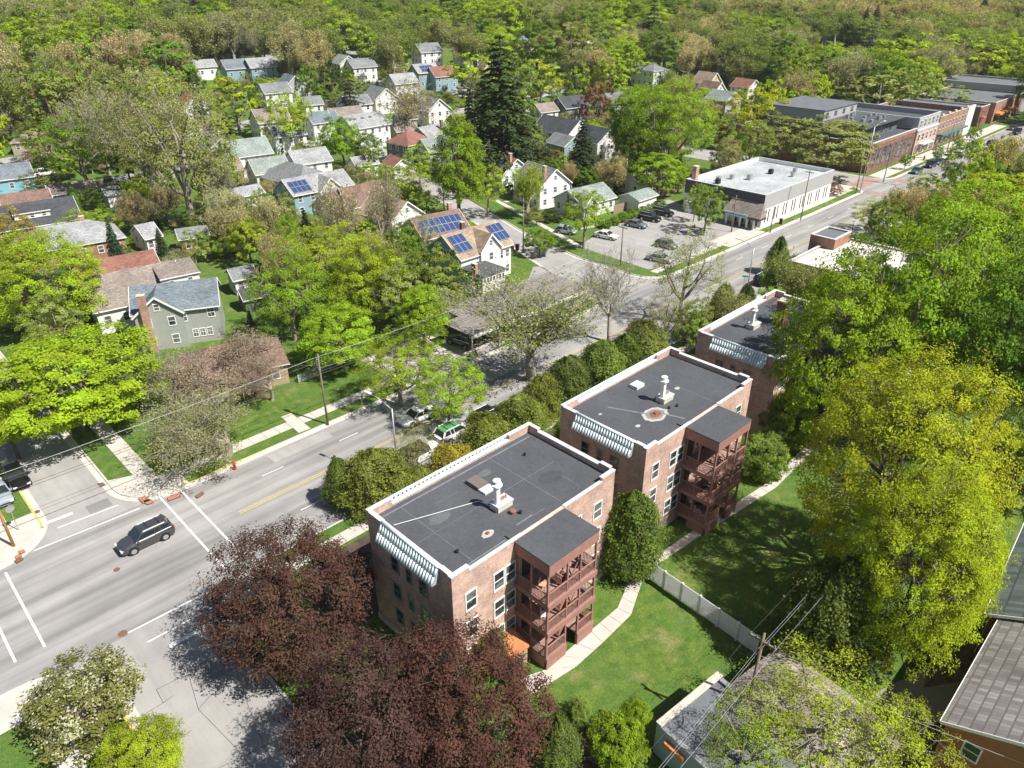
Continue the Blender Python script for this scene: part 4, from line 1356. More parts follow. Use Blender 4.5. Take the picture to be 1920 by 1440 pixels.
# ------------------------------------------------------------------ houses
def house(label, A, B, zr, ze, w, wall, roof, hip=False, name='house', rz=None, trim=WHITE, wins=True, over=0.35, ybias=0.0, floors=None, cat='house', winstyle='double', shift=0.0, ext=(0, 0), wpt=None, visonly=True):
    a = P(A[0], A[1], zr) if len(A) == 2 else Vector(A); b_ = P(B[0], B[1], zr) if len(B) == 2 else Vector(B)
    d = (b_ - a); L = math.hypot(d.x, d.y) + ext[0] + ext[1]
    ang = math.atan2(d.y, d.x) if rz is None else rz
    c = (a + b_) / 2
    z0 = terr(c.x, c.y)
    if z0 < 0.05: z0 = 0.1
    e = thing(name, label, cat, (c.x, c.y, z0), ang)
    h = L / 2
    hw = w / 2
    if cat == 'house' and not hip and L < w * 1.15 and rz is None:
        h = w * 0.575; g90 = math.pi / 2
        ang = round((ang + 0.15) / g90) * g90 - 0.15; e.rotation_euler = (0, 0, ang)
    if hip: hl = h + hw * 0.9
    else: hl = h
    # wall prism
    b = MB()
    if hip:
        b.box(-hl, -hw, -0.6, hl, hw, ze)
    else:
        vs = [(-hl, -hw, -0.6), (-hl, hw, -0.6), (-hl, hw, ze), (-hl, 0, zr - 0.12), (-hl, -hw, ze)]
        vs += [(hl, y, z) for (_, y, z) in vs]
        b.add(vs, [(4, 3, 2, 1, 0), (5, 6, 7, 8, 9), (0, 1, 6, 5), (1, 2, 7, 6), (2, 3, 8, 7), (3, 4, 9, 8), (4, 0, 5, 9)])
    b.build('wall', wall, e)
    # roof slabs
    b = MB(); t = 0.14
    ox = over
    sl = (zr - ze) / hw
    if hip:
        X1, Y1, zz = hl + ox, hw + ox, ze - ox * sl
        pts = [(-X1, -Y1, zz), (X1, -Y1, zz), (X1, Y1, zz), (-X1, Y1, zz), (-h, 0, zr), (h, 0, zr)]
        vs = [(x, y, z + t) for x, y, z in pts] + [(x, y, z) for x, y, z in pts[:4]]
        b.add(vs, [(0, 1, 5, 4), (1, 2, 5), (2, 3, 4, 5), (3, 0, 4)])
        b.build('roof', roof, e)
        f = MB()
        f.add([(x, y, z + t) for x, y, z in pts[:4]] + [(x, y, z) for x, y, z in pts[:4]],
              [(0, 4, 5, 1), (1, 5, 6, 2), (2, 6, 7, 3), (3, 7, 4, 0), (4, 7, 6, 5)])
        f.build('fascia', trim, e)
    else:
        X1 = hl + ox
        for s_ in (-1, 1):
            y1 = s_ * (hw + ox); z1 = ze - ox * sl
            m = MB()
            vs = [(-X1, 0, zr + t), (X1, 0, zr + t), (X1, y1, z1 + t), (-X1, y1, z1 + t), (-X1, 0, zr), (X1, 0, zr), (X1, y1, z1), (-X1, y1, z1)]
            fs = [(0, 3, 2, 1), (4, 5, 6, 7), (3, 7, 6, 2), (0, 1, 5, 4), (0, 4, 7, 3), (1, 2, 6, 5)]
            if s_ > 0: fs = [f_[::-1] for f_ in fs]
            m.add(vs, fs)
            m.build('roof', roof, e)
            for xx in (-X1 - 0.03, X1 - 0.02):
                q = MB(); q.bar((xx + 0.025, 0, zr + 0.02), (xx + 0.025, y1, z1 + 0.02), 0.05, 0.22); q.build('barge_board', trim, e)
            q = MB(); q.bar((-X1, y1 + s_ * 0.03, z1 + 0.04), (X1, y1 + s_ * 0.03, z1 + 0.04), 0.06, 0.16); q.build('gutter', trim, e)
    # windows on the sides that face the camera
    if wins:
        cam_l = Vector((-c.x, -c.y)); cam_l = Vector((cam_l.x * math.cos(ang) + cam_l.y * math.sin(ang), -cam_l.x * math.sin(ang) + cam_l.y * math.cos(ang)))
        nf = floors or max(1, int(round(ze / 2.7)))
        fh = ze / nf
        for fl in range(nf):
            zc = fl * fh + fh * 0.55
            n = max(2, int(2 * hl / 2.4))
            for i in range(n):
                xx = -hl + 2 * hl * (i + 0.5) / n
                sgn = -1 if cam_l.y < 0 else 1
                window(e, xx, sgn * hw, zc, 0 if sgn < 0 else math.pi, 0.8, 1.15, winstyle, trim if trim is not None else WHITE)
            n = max(2, int(w / 2.6))
            for i in range(n):
                yy = -hw + w * (i + 0.5) / n
                sgn = -1 if cam_l.x < 0 else 1
                window(e, sgn * hl, yy, zc, math.pi / 2 * sgn, 0.8, 1.15, winstyle, trim)
        if not hip and zr - ze > 1.8:
            sgn = -1 if cam_l.x < 0 else 1
            window(e, sgn * hl, 0, ze + 0.45 * (zr - ze), math.pi / 2 * sgn, 0.65, 0.8, winstyle, trim)
    HOUSES.append((c.x, c.y, hl + 0.8, hw + 0.8, ang)); HLAB.append(label)
    return e
HOUSES = []; HLAB = []

def wing(e, x0, w, zr, ze, y0, y1, wall, roof, trim=WHITE, nwin=1, over=0.3):
    """gabled wing of a house running along local y from y0 (inside) to y1 (gable face)"""
    hw = w / 2; b = MB()
    vs = [(x0 - hw, y1, -0.3), (x0 + hw, y1, -0.3), (x0 + hw, y1, ze), (x0, y1, zr - 0.1), (x0 - hw, y1, ze)]
    vs += [(x, y0, z) for x, _, z in vs]
    fs = [(0, 1, 2, 3, 4), (9, 8, 7, 6, 5), (1, 6, 7, 2), (2, 7, 8, 3), (3, 8, 9, 4), (4, 9, 5, 0)]
    if y1 > y0: fs = [f[::-1] for f in fs]
    b.add(vs, fs); b.build('wall', wall, e)
    s1 = 1 if y1 > y0 else -1
    sl = (zr - ze) / hw; t = 0.13
    for s_ in (-1, 1):
        m = MB(); xe = x0 + s_ * (hw + over); z1 = ze - over * sl; yf = y1 + s1 * over
        vs = [(x0, yf, zr + t), (x0, y0, zr + t), (xe, y0, z1 + t), (xe, yf, z1 + t), (x0, yf, zr), (x0, y0, zr), (xe, y0, z1), (xe, yf, z1)]
        m.add(vs, [(0, 3, 2, 1), (4, 5, 6, 7), (3, 7, 6, 2), (0, 4, 7, 3)]); m.build('roof', roof, e)
        q = MB(); q.bar((x0, yf + s1 * 0.02, zr + 0.03), (xe, yf + s1 * 0.02, z1 + 0.03), 0.05, 0.24); q.build('barge_board', trim, e)
    nf = max(1, int(round(ze / 2.7)))
    for fl in range(nf):
        for i in range(nwin):
            window(e, x0 - hw + w * (i + 0.5) / nwin, y1, (fl + 0.55) * ze / nf, 0 if s1 < 0 else math.pi, 0.8, 1.15, 'double', trim)
    if zr - ze > 1.6:
        window(e, x0, y1, ze + 0.4 * (zr - ze), 0 if s1 < 0 else math.pi, 0.6, 0.8, 'double', trim)

def chimney(e, x, y, z0, z1, mat=STONE_CH, w=0.8, d=0.6):
    box('chimney', x - w / 2, y - d / 2, z0, x + w / 2, y + d / 2, z1, mat, e)
    box('chimney_cap', x - w / 2 - 0.06, y - d / 2 - 0.06, z1, x + w / 2 + 0.06, y + d / 2 + 0.06, z1 + 0.1, LIMEST, e)

def dormer(e, x0, x1, ybase, yf, zf0, zf1, zb, wall, roof, trim=WHITE, n=3):
    """shed dormer: front at yf between zf0 and zf1, roof running back to (ybase, zb)"""
    b = MB(); b.add([(x0, yf, zf0), (x1, yf, zf0), (x1, yf, zf1), (x0, yf, zf1), (x0, ybase, zb), (x1, ybase, zb)],
                    [(0, 1, 2, 3), (0, 3, 4), (1, 5, 2)]); b.build('dormer_wall', wall, e)
    b = MB(); d = 0.25 if yf < ybase else -0.25
    b.add([(x0 - 0.2, yf - d, zf1 + 0.02), (x1 + 0.2, yf - d, zf1 + 0.02), (x1 + 0.2, ybase, zb + 0.1), (x0 - 0.2, ybase, zb + 0.1),
           (x0 - 0.2, yf - d, zf1 + 0.14), (x1 + 0.2, yf - d, zf1 + 0.14), (x1 + 0.2, ybase, zb + 0.2), (x0 - 0.2, ybase, zb + 0.2)],
          [(3, 2, 1, 0), (4, 5, 6, 7), (0, 1, 5, 4), (1, 2, 6, 5), (3, 0, 4, 7)]); b.build('dormer_roof', roof, e)
    box('gutter', x0 - 0.22, yf - d - 0.05 * (1 if d > 0 else -1), zf1, x1 + 0.22, yf - d, zf1 + 0.15, trim, e)
    for i in range(n):
        window(e, x0 + (x1 - x0) * (i + 0.5) / n, yf, (zf0 + zf1) / 2, 0 if d > 0 else math.pi, 0.6, min(0.8, (zf1 - zf0) * 0.7), 'double', trim)

SOLAR = None
def solar_mat():
    m, t, b = nodes_of('solar_cells')
    b.inputs['Base Color'].default_value = (0.035, 0.06, 0.15, 1)
    b.inputs['Roughness'].default_value = 0.12
    b.inputs['Specular IOR Level'].default_value = 0.8
    return m
SOLAR = solar_mat()
def panels(e, x0, y0, z0, sl, nx, ny, pw=1.0, ph=1.6, side=-1):
    """solar panels lying on the roof slope; (x0, y0) lower left corner, slope rises away from the eave"""
    sc = math.cos(math.atan(sl))
    for i in range(nx):
        for j in range(ny):
            xa = x0 + i * (pw + 0.03)
            ya = y0 - side * j * (ph + 0.03) * sc; yb = ya - side * ph * sc
            za = z0 + abs(ya - y0) * sl; zb = z0 + abs(yb - y0) * sl
            b = MB()
            b.add([(xa, ya, za + 0.22), (xa + pw, ya, za + 0.22), (xa + pw, yb, zb + 0.22), (xa, yb, zb + 0.22), (xa, ya, za + 0.27), (xa + pw, ya, za + 0.27), (xa + pw, yb, zb + 0.27), (xa, yb, zb + 0.27)],
                  [(3, 2, 1, 0), (4, 5, 6, 7), (0, 1, 5, 4), (1, 2, 6, 5), (2, 3, 7, 6), (3, 0, 4, 7)])
            pn = b.build('solar_panel', WHITE if False else STEEL, e)
            b = MB(); g = 0.035
            b.add([(xa + g, ya - side * g, za + 0.274 + g * sl), (xa + pw - g, ya - side * g, za + 0.274 + g * sl), (xa + pw - g, yb + side * g, zb + 0.274 - g * sl), (xa + g, yb + side * g, zb + 0.274 - g * sl)], [(0, 1, 2, 3)])
            b.build('cell_sheet', SOLAR, pn)

S_GREY = shingle_mat('grey_shingles', (0.19, 0.20, 0.205)); S_SLATE = shingle_mat('slate_blue_shingles', (0.155, 0.185, 0.21))
S_DARK = shingle_mat('dark_shingles', (0.065, 0.07, 0.08)); S_BROWN = shingle_mat('brown_shingles', (0.20, 0.13, 0.105))
S_RED = shingle_mat('red_brown_shingles', (0.24, 0.115, 0.09)); S_TAN = shingle_mat('taupe_shingles', (0.235, 0.20, 0.175))
S_ORG = shingle_mat('light_brown_shingles', (0.33, 0.25, 0.185)); S_GREEN = shingle_mat('grey_green_shingles', (0.24, 0.28, 0.26))
S_LIGHT = shingle_mat('light_grey_shingles', (0.29, 0.30, 0.31))
WW = siding_mat('white_siding', (0.76, 0.76, 0.75)); WG = siding_mat('grey_green_siding', (0.36, 0.38, 0.35)); WB = siding_mat('blue_siding', (0.25, 0.38, 0.44))
WT = siding_mat('tan_siding', (0.42, 0.37, 0.29)); WY = siding_mat('yellow_siding', (0.58, 0.47, 0.26)); WGR = siding_mat('grey_siding', (0.40, 0.41, 0.42))
WLB = siding_mat('sky_blue_siding', (0.22, 0.44, 0.52)); WDK = siding_mat('dark_grey_siding', (0.14, 0.15, 0.16)); WBR = siding_mat('brown_siding', (0.17, 0.12, 0.09))

house('pale grey house with a sky blue side, cut by the left edge of the photo', (-14, 311), (30, 306), 5.8, 3.4, 8.0, WLB, S_SLATE)
house('long low house with a brown roof behind the dark-roofed one', (2, 366), (84, 354), 4.6, 2.8, 7.5, WT, S_BROWN)
house('narrow tan outbuilding with a grey-brown roof by the clipped cypress', (88, 348), (172, 337), 4.2, 2.8, 6.0, WT, S_TAN)
house('small white garage at the right end of the tan outbuilding', (192, 352), (218, 348), 3.8, 2.7, 5.0, WW, S_GREY, name='garage', cat='garage', wins=False)
h = house('low house with a nearly black roof and a white dormer', (-30, 393), (133, 369), 6.5, 3.3, 9.0, WBR, S_DARK)
dormer(h, -3.2, 2.6, -0.6, -3.4, 4.4, 5.4, 6.1, WW, S_DARK)
h = house('red brick bungalow under a blue-grey hipped roof', (72, 429), (165, 414), 5.8, 3.2, 9.6, BRICK_ORG, S_LIGHT, hip=True)
chimney(h, 3.0, 0.2, 4.5, 6.6, STONE_CH)
h = house('low house with a plain red-brown roof between two grey roofs', (158, 494), (262, 473), 5.4, 3.0, 10.0, WBR, S_RED, wins=False)
h = house('house with a taupe shingle roof and a white rear wing', (190, 517), (292, 497), 6.7, 3.6, 10.5, WW, S_TAN)
dormer(h, 3.2, 8.4, 0.4, -4.2, 4.0, 5.7, 6.6, WW, S_TAN, n=2)
# grey-green house with the brick chimney
h = house('grey-green house with white window frames and a tall brick chimney', (247, 540), (402, 523), 7.5, 5.2, 7.6, WG, S_SLATE, winstyle='grid', wins=False)
for xx, zz, ww, sty in ((4.2, 4.2, 0.8, 'grid'), (0.7, 4.0, 0.8, 'grid')):
    window(h, xx, -3.8, zz, 0, ww, 1.2, sty)
for xx in (1.8, 2.7, 3.6):
    window(h, xx, -3.8, 1.5, 0, 0.6, 1.0, 'grid')
wing(h, -2.1, 5.8, 7.45, 5.1, 0.0, -4.6, WG, S_SLATE, nwin=2)
chimney(h, -3.55, -4.95, -0.3, 8.0, STONE_CH, 0.9, 0.65)
h = house('low house with a red-brown hipped roof and yellow-tan wall behind the bare crab trees', (392, 654), (468, 640), 4.8, 2.8, 7.6, BRICK_TAN, S_BROWN, hip=True)
house('small white shed with a grey roof left of the bright green tree clump', (430, 506), (470, 498), 3.8, 2.7, 4.0, WW, S_GREY, name='shed', cat='shed')
house('little dark-roofed shed behind the grey-green house', (450, 545), (488, 537), 3.0, 2.1, 3.6, WDK, S_DARK, name='shed', cat='shed', wins=False)
# middle rows
h = house('tall white house with a pale green-grey roof left of centre', (424, 264), (486, 258), 8.6, 5.6, 9.0, WW, S_GREEN)
h = house('white gabled house in front of the pale green-grey roof', (476, 300), (522, 291), 6.6, 4.0, 7.0, WW, S_GREEN, rz=None)
h = house('house with a broad plain grey hipped roof, middle left', (538, 303), (570, 311), 6.2, 3.4, 11.0, WGR, S_GREY, hip=True)
h = house('pale blue house with dark solar panels left of its white gable', (530, 338), (640, 318), 7.0, 4.6, 8.0, WB, S_LIGHT)
wing(h, 1.2, 5.0, 6.9, 4.6, 0, -5.0, WW, S_LIGHT)
panels(h, -6.6, -3.9, 4.7, 0.6, 4, 2)
house('low white garage left of the pale blue solar house', (432, 355), (482, 346), 3.8, 2.6, 5.5, WW, S_LIGHT, name='garage', cat='garage')
h = house('house with a wide brown roof left of the orange-roofed gable', (612, 364), (702, 340), 7.0, 3.8, 10.0, WW, S_BROWN)
h = house('white gabled house with an orange-brown roof beside the solar roofs', (700, 363), (762, 379), 7.6, 4.8, 7.6, WW, S_ORG)
box('bay', -4.2, -4.1, -0.3, -0.5, -3.7, 4.2, WB, h)
h = house('house with the tan roof covered by purple-blue solar panels', (783, 410), (846, 394), 7.2, 4.6, 8.0, WW, S_BROWN)
panels(h, -4.2, -3.8, 4.7, 0.65, 8, 2, 1.02, 1.7); chimney(h, 3.8, 1.2, 5, 8.2)
# blue and white house with two solar arrays
h = house('blue and white house with a light brown roof and two square solar arrays', (831, 443), (925, 416), 8.0, 5.2, 8.2, WW, S_ORG, wins=False)
HS = h
box('blue_gable', -5.55, -4.0, -0.3, -5.42, 4.0, 5.1, WB, h)
b = MB(); b.add([(-5.55, -4.0, 5.1), (-5.55, 4.0, 5.1), (-5.55, 0, 7.8), (-5.45, -4.0, 5.1), (-5.45, 4.0, 5.1), (-5.45, 0, 7.8)], [(0, 2, 1), (0, 3, 5, 2), (2, 5, 4, 1)]); b.build('blue_gable', WB, h)
for k in range(6):
    window(h, -5.56, -1.9 + k * 0.72, 5.5, -math.pi / 2, 0.5, 0.8, 'single')
wing(h, 0.6, 4.2, 7.9, 5.6, 0, -4.5, WW, S_ORG)
panels(h, -5.2, -3.5, 5.68, 0.683, 3, 2, 0.98, 1.7); panels(h, 3.0, -3.5, 5.68, 0.683, 3, 2, 0.98, 1.7)
for xx, zz in ((3.2, 3.8), (4.6, 3.8), (3.2, 1.2), (4.6, 1.2), (0.6, 1.4)):
    window(h, xx, -4.1, zz, 0, 0.7, 1.2)
for yy in (-2, 0.5, 2.5):
    window(h, 5.42, yy, 3.6, math.pi / 2, 0.7, 1.2)
chimney(h, -0.6, 1.0, 6.5, 8.9, BRICK_DARK, 0.6, 0.6)
box('sun_room', -5.6, -9.2, -0.3, -0.9, -4.12, 3.7, WW, h)
box('sun_room_roof', -5.9, -9.5, 3.7, -0.7, -4.12, 3.9, MEMB, h)
for k in range(7):
    window(h, -5.2 + k * 0.65, -9.2, 2.9, 0, 0.42, 0.7, 'single')
chimney(h, -5.75, -7.6, -0.3, 5.4, STONE_CH, 0.5, 0.9)
box('blue_wall', -5.66, -7.1, -0.3, -5.6, -4.12, 3.6, WB, h)
# pole-sided low office with carport
of = thing('office_building', 'long low office with a flat grey-brown roof and open carport behind the bare trees', 'building', (56.0, 64.6, 0.12))
OR = plain('gravel_roof', (0.22, 0.195, 0.185), 0.95, 0.16, 0.8, 12.0)
box('wall', 5.6, 0.8, -0.1, 23, 6.4, 2.75, BRICK_TAN, of)
box('roof', 0, 0, 2.78, 24, 6.0, 3.12, OR, of); box('roof', 3.0, 6.0, 2.78, 24, 9.4, 3.12, OR, of)
box('fascia', -0.05, -0.05, 2.7, 24, -0.001, 3.15, WHITE, of); box('fascia', -0.05, 0, 2.7, -0.001, 6.0, 3.15, BLACK, of)
for x in (0.15, 5.0):
    box('post', x, 0.1, -0.1, x + 0.12, 0.22, 2.78, WHITE, of)
box('post', 0.15, 5.7, -0.1, 0.27, 5.82, 2.78, WHITE, of)
for k in range(5):
    window(of, 8 + k * 3, 0.8, 1.5, 0, 1.6, 1.1, 'single')
for x, y in ((6, 4), (7, 5.2), (9, 7)):
    box('roof_vent', x, y, 3.12, x + 0.35, y + 0.35, 3.4, STEEL, of)
# row beyond the solar house
h = house('large white house with three skylights in its grey roof', (643, 219), (710, 207), 8.6, 5.8, 9.5, WW, S_LIGHT)
for k in range(3):
    o = box('skylight', -4.0 + k * 2.6, -2.0, 7.35, -3.1 + k * 2.6, -1.1, 7.9, GLASS, h)
h = house('house with a tan gable roof behind the three skylights', (620, 203), (668, 199), 7.2, 4.2, 8.5, WBR, S_TAN)
h = house('house with a pyramid-shaped pinkish brown roof and grey walls', (762, 246), (771, 244), 7.4, 4.8, 8.2, WDK, S_RED, hip=True)
h = house('house with a pale flat-looking grey roof behind the pyramid roof', (785, 240), (832, 229), 6.2, 4.0, 7.5, WGR, S_LIGHT)
chimney(h, 1.6, -2.4, 3, 7.6, BRICK_ORG)
house('small tan house between the skylight house and the pale grey roof', (742, 231), (764, 228), 4.8, 3.0, 5.5, WY, S_TAN)
house('green-grey roofed house left of the tall bright green tree', (803, 262), (835, 253), 6.4, 3.8, 8.0, WGR, S_GREEN)
h = house('white gabled house with a pinkish roof right of the tall bright green tree', (872, 276), (902, 282), 7.2, 4.4, 7.0, WW, S_RED)
h = house('white gabled house with dark solar panels on a reddish roof and a tall chimney', (925, 288), (967, 296), 7.4, 4.4, 8.2, WW, S_RED)
panels(h, -3.4, -3.9, 4.7, 0.73, 6, 2); chimney(h, 3.9, -1.2, -0.2, 8.6)
h = house('white gabled house with a grey roof and tall brick chimney near the parking lot', (993, 306), (1040, 315), 7.8, 4.6, 8.2, WW, S_GREY)
chimney(h, 3.95, -2.4, -0.2, 8.6)
h = house('single-storey white house with a grey-green roof beside the parking lot', (1066, 358), (1128, 343), 5.2, 3.0, 8.0, WW, S_GREEN)
wing(h, -3.6, 4.0, 4.8, 2.9, 0, -5.2, WGR, S_GREEN)
house('white garage behind the parked black cars', (1180, 364), (1214, 353), 3.6, 2.6, 5.0, WW, S_GREEN, name='garage', cat='garage', wins=False)
h = house('big white house with a slate roof and white-edged front gable', (1020, 214), (1086, 227), 8.4, 5.2, 8.6, WW, S_DARK)
wing(h, -3.4, 5.0, 7.6, 4.8, 0, 5.0, WB, S_DARK)
h = house('white house with a dark roof beside the tall green poplar-like tree', (1100, 236), (1143, 240), 8.0, 5.0, 8.0, WW, S_DARK)
h = house('white house with a grey roof behind the tall pale green-grey one', (384, 251), (420, 258), 8.2, 5.2, 8.0, WW, S_GREY)
chimney(h, 1.0, 1.0, 5, 9.2, BRICK_ORG)
house('low red brick garage with a grey roof and white door under the giant tree', (332, 431), (384, 424), 3.8, 2.7, 5.0, BRICK_ORG, S_GREY, name='garage', cat='garage')
house('white gabled garage half hidden left of the red brick garage', (256, 424), (284, 418), 4.4, 2.7, 6.0, WW, S_LIGHT, name='garage', cat='garage')
house('small beige lean-to between the white garage and the pale blue solar house', (488, 372), (520, 367), 3.0, 2.2, 3.5, WT, S_LIGHT, name='shed', cat='shed', wins=False)
house('white house with a brown roof behind the wide brown roof', (655, 352), (690, 344), 7.6, 4.6, 7.0, WW, S_BROWN)
house('white gabled house right of the lane end, middle left', (590, 212), (612, 206), 7.0, 4.6, 7.0, WW, S_SLATE)
house('small white porch house in front of the skylight house', (668, 295), (690, 290), 4.6, 3.0, 5.0, WW, S_LIGHT)
house('brown-roofed porch house below the pyramid roof', (735, 292), (752, 296), 4.4, 2.8, 5.0, WW, S_RED)
house('white house peeking out above the reddish solar roof', (905, 262), (925, 258), 6.8, 4.4, 6.5, WW, S_BROWN)
house('blue house with a grey roof between the two dark-roofed ones and the tall spruce', (1048, 250), (1072, 255), 6.4, 4.4, 6.5, WB, S_GREY)  # blue siding on every wall
house('pale house low behind the white garage and the tall poplar-like tree', (1188, 325), (1225, 318), 4.8, 3.0, 7.0, WW, S_LIGHT)
house('white house with a taupe roof left of the garage roofs, under the giant tree', (395, 300), (425, 292), 6.8, 4.4, 7.0, WW, S_TAN)
house('white gabled house behind the broad plain grey hipped roof', (560, 283), (590, 276), 7.4, 5.0, 7.5, WW, S_LIGHT)
house('white house with a slate roof at the lane, left of the skylight house', (520, 236), (545, 229), 7.4, 5.0, 7.5, WW, S_SLATE)
house('white house left of the slate blue and white house, in the trees', (500, 158), (524, 153), 7.4, 5.0, 7.5, WW, S_GREY)
house('grey-roofed white house between the spruce pair and the skylight house', (648, 182), (676, 176), 7.0, 4.8, 7.5, WW, S_GREY)
house('pale gabled house above the brownish bare tree', (742, 140), (762, 136), 7.6, 5.0, 7.5, WW, S_LIGHT)
# farther houses
FAR = [
 ((783, 82), (815, 80), 9.5, 6.8, 8, 'WW', 'S_GREY', 0, 'tall white three-storey house far up the slope'),
 ((866, 84), (892, 88), 7, 4.0, 9, 'WW', 'S_RED', 0, 'far house with a red-brown roof and small dormer'),
 ((782, 121), (806, 118), 7.5, 5, 7.5, 'WB', 'S_LIGHT', 0, 'far blue house with two rows of solar panels'),
 ((814, 127), (838, 122), 7, 4.2, 8, 'WB', 'S_RED', 0, 'far blue house under a brick-red roof'),
 ((1016, 62), (1044, 64), 9, 6, 11, 'WY', 'S_RED', 1, 'far cream house with a broad red-brown hipped roof'),
 ((1062, 96), (1084, 93), 7, 4.4, 8, 'WW', 'S_TAN', 0, 'far white house with a taupe roof below the red-brown hipped one'),
 ((1090, 106), (1110, 103), 6.6, 4.2, 7, 'WW', 'S_SLATE', 0, 'far white gabled house with a slate blue roof'),
 ((955, 66), (978, 66), 8, 5.4, 8, 'WGR', 'S_SLATE', 1, 'far grey-blue house with a hipped roof'),
 ((982, 82), (1006, 84), 6.5, 4.2, 8, 'BRICK_ORG', 'S_ORG', 0, 'far orange-brown house beside the hipped roof'),
 ((1092, 58), (1108, 56), 7, 4.6, 8, 'WW', 'S_RED', 0, 'far house with a dull red roof at the wood edge'),
 ((1137, 56), (1150, 60), 8, 5, 7, 'WW', 'S_GREY', 0, 'far narrow white gable among dark trees'),
 ((1166, 52), (1180, 56), 8, 5, 7, 'WW', 'S_GREY', 0, 'farthest white gable left of the dark spruce group'),
 ((1212, 117), (1226, 121), 8, 6, 8, 'WW', 'S_GREY', 1, 'far white cube-shaped house with a pale hipped roof'),
 ((658, 112), (690, 108), 7.2, 4.8, 8, 'WW', 'S_GREY', 0, 'far white house with a parked car at its side'),
 ((636, 100), (652, 106), 7.5, 5, 7, 'WW', 'S_GREEN', 0, 'far pale house just left of the white one with the car'),
 ((800, 180), (818, 184), 8, 4.8, 8, 'WW', 'S_GREY', 0, 'white gabled house left of the big dark pine'),
 ((1058, 182), (1078, 178), 8, 5.2, 8, 'WDK', 'S_DARK', 0, 'dark grey house with a white-edged gable behind the slate roof'),
 ((1010, 196), (1030, 191), 6.6, 4.6, 6, 'WW', 'S_TAN', 0, 'small white house with dark shutters behind the slate roof'),
 ((424, 114), (455, 108), 6.6, 4, 8, 'WB', 'S_SLATE', 0, 'blue-grey house at the wood edge, upper left'),
 ((470, 110), (500, 107), 7, 4.4, 8, 'WB', 'S_LIGHT', 0, 'pale blue house right of the blue-grey one at the wood edge'),
 ((536, 138), (552, 142), 8, 5, 7, 'WGR', 'S_SLATE', 0, 'slate blue and white house in the trees, upper left'),
 ((372, 112), (388, 112), 6, 4, 6, 'WW', 'S_LIGHT', 0, 'small pale-roofed house left of the blue-grey pair'),
 ((348, 175), (364, 180), 6, 3.6, 7, 'WW', 'S_RED', 0, 'white house with pink steps beside the blue spruce'),
 ((356, 233), (372, 238), 6, 3.8, 7, 'WW', 'S_LIGHT', 0, 'white gabled garage house left of the tall white house'),
 ((46, 248), (66, 247), 4.6, 2.8, 7, 'WT', 'S_TAN', 1, 'tan hipped-roof garage at the green lawn, far left'),
 ((490, 208), (516, 198), 8, 5, 8, 'WW', 'S_TAN', 0, 'white house with a steep gable hidden behind yellow-green trees'),
 ((1322, 132), (1334, 138), 8, 4.6, 7, 'WY', 'S_ORG', 0, 'cream gabled house under the golden tree, upper right'),
 ((1424, 72), (1452, 72), 7, 4.6, 9, 'BRICK_ORG', 'S_RED', 0, 'pink-roofed brick house beside the wine-red tree, upper right'),
 ((1292, 92), (1320, 90), 7, 4.6, 9, 'WW', 'S_LIGHT', 0, 'pale blue-roofed house in the upper right wood'),
 ((1330, 150), (1342, 155), 8, 4.8, 7, 'WW', 'S_BROWN', 0, 'white gable with a brown roof beside the dark pointed conifer'),
 ((1395, 146), (1405, 150), 7, 4.6, 7, 'WW', 'S_RED', 0, 'small white gable with a red roof, upper right'),
 ((1350, 168), (1366, 172), 7, 4.4, 8, 'WGR', 'S_GREEN', 0, 'white house partly behind the grey pine, upper right'),
 ((1604, 110), (1620, 118), 8, 5, 7, 'WW', 'S_LIGHT', 0, 'white gable behind the bare grey tree, upper right'),
 ((1632, 110), (1650, 108), 7, 5, 7, 'WW', 'S_SLATE', 0, 'slate-roofed house right of the white gable, upper right'),
 ((908, 112), (914, 116), 8, 6, 4, 'WY', 'S_BROWN', 0, 'narrow cream house peeking through the middle trees'),
 ((575, 182), (588, 180), 5, 3, 5, 'WW', 'S_GREY', 0, 'small white shed behind the skylight house trees'),
 ((858, 215), (880, 208), 7, 4.6, 7, 'WT', 'S_TAN', 0, 'tan house half behind the big dark pine'),
 ((1145, 175), (1165, 172), 7.5, 5, 8, 'WW', 'S_GREY', 0, 'white house behind the wine-coloured tree'),
 ((700, 160), (722, 166), 7, 4, 8, 'WW', 'S_GREY', 0, 'white gabled house left of the brownish bare tree'),
 ((748, 214), (768, 211), 4.6, 3.2, 5, 'WT', 'S_DARK', 0, 'small dark-roofed garage behind the pyramid roof'),
]
gl = globals()
for A, B, zr, ze, w, wm, rm, hp, lb in FAR:
    h = house(lb, A, B, zr, ze, w, gl[wm], gl[rm], hip=bool(hp))
    if 'solar' in lb:
        panels(h, -2.6, -3.7, 5.0, 0.66, 5, 2)
    if 'dormer' in lb:
        dormer(h, -1.5, 1.5, -0.6, -3.2, 4.6, 5.4, 6.6, WW, S_RED, n=2)

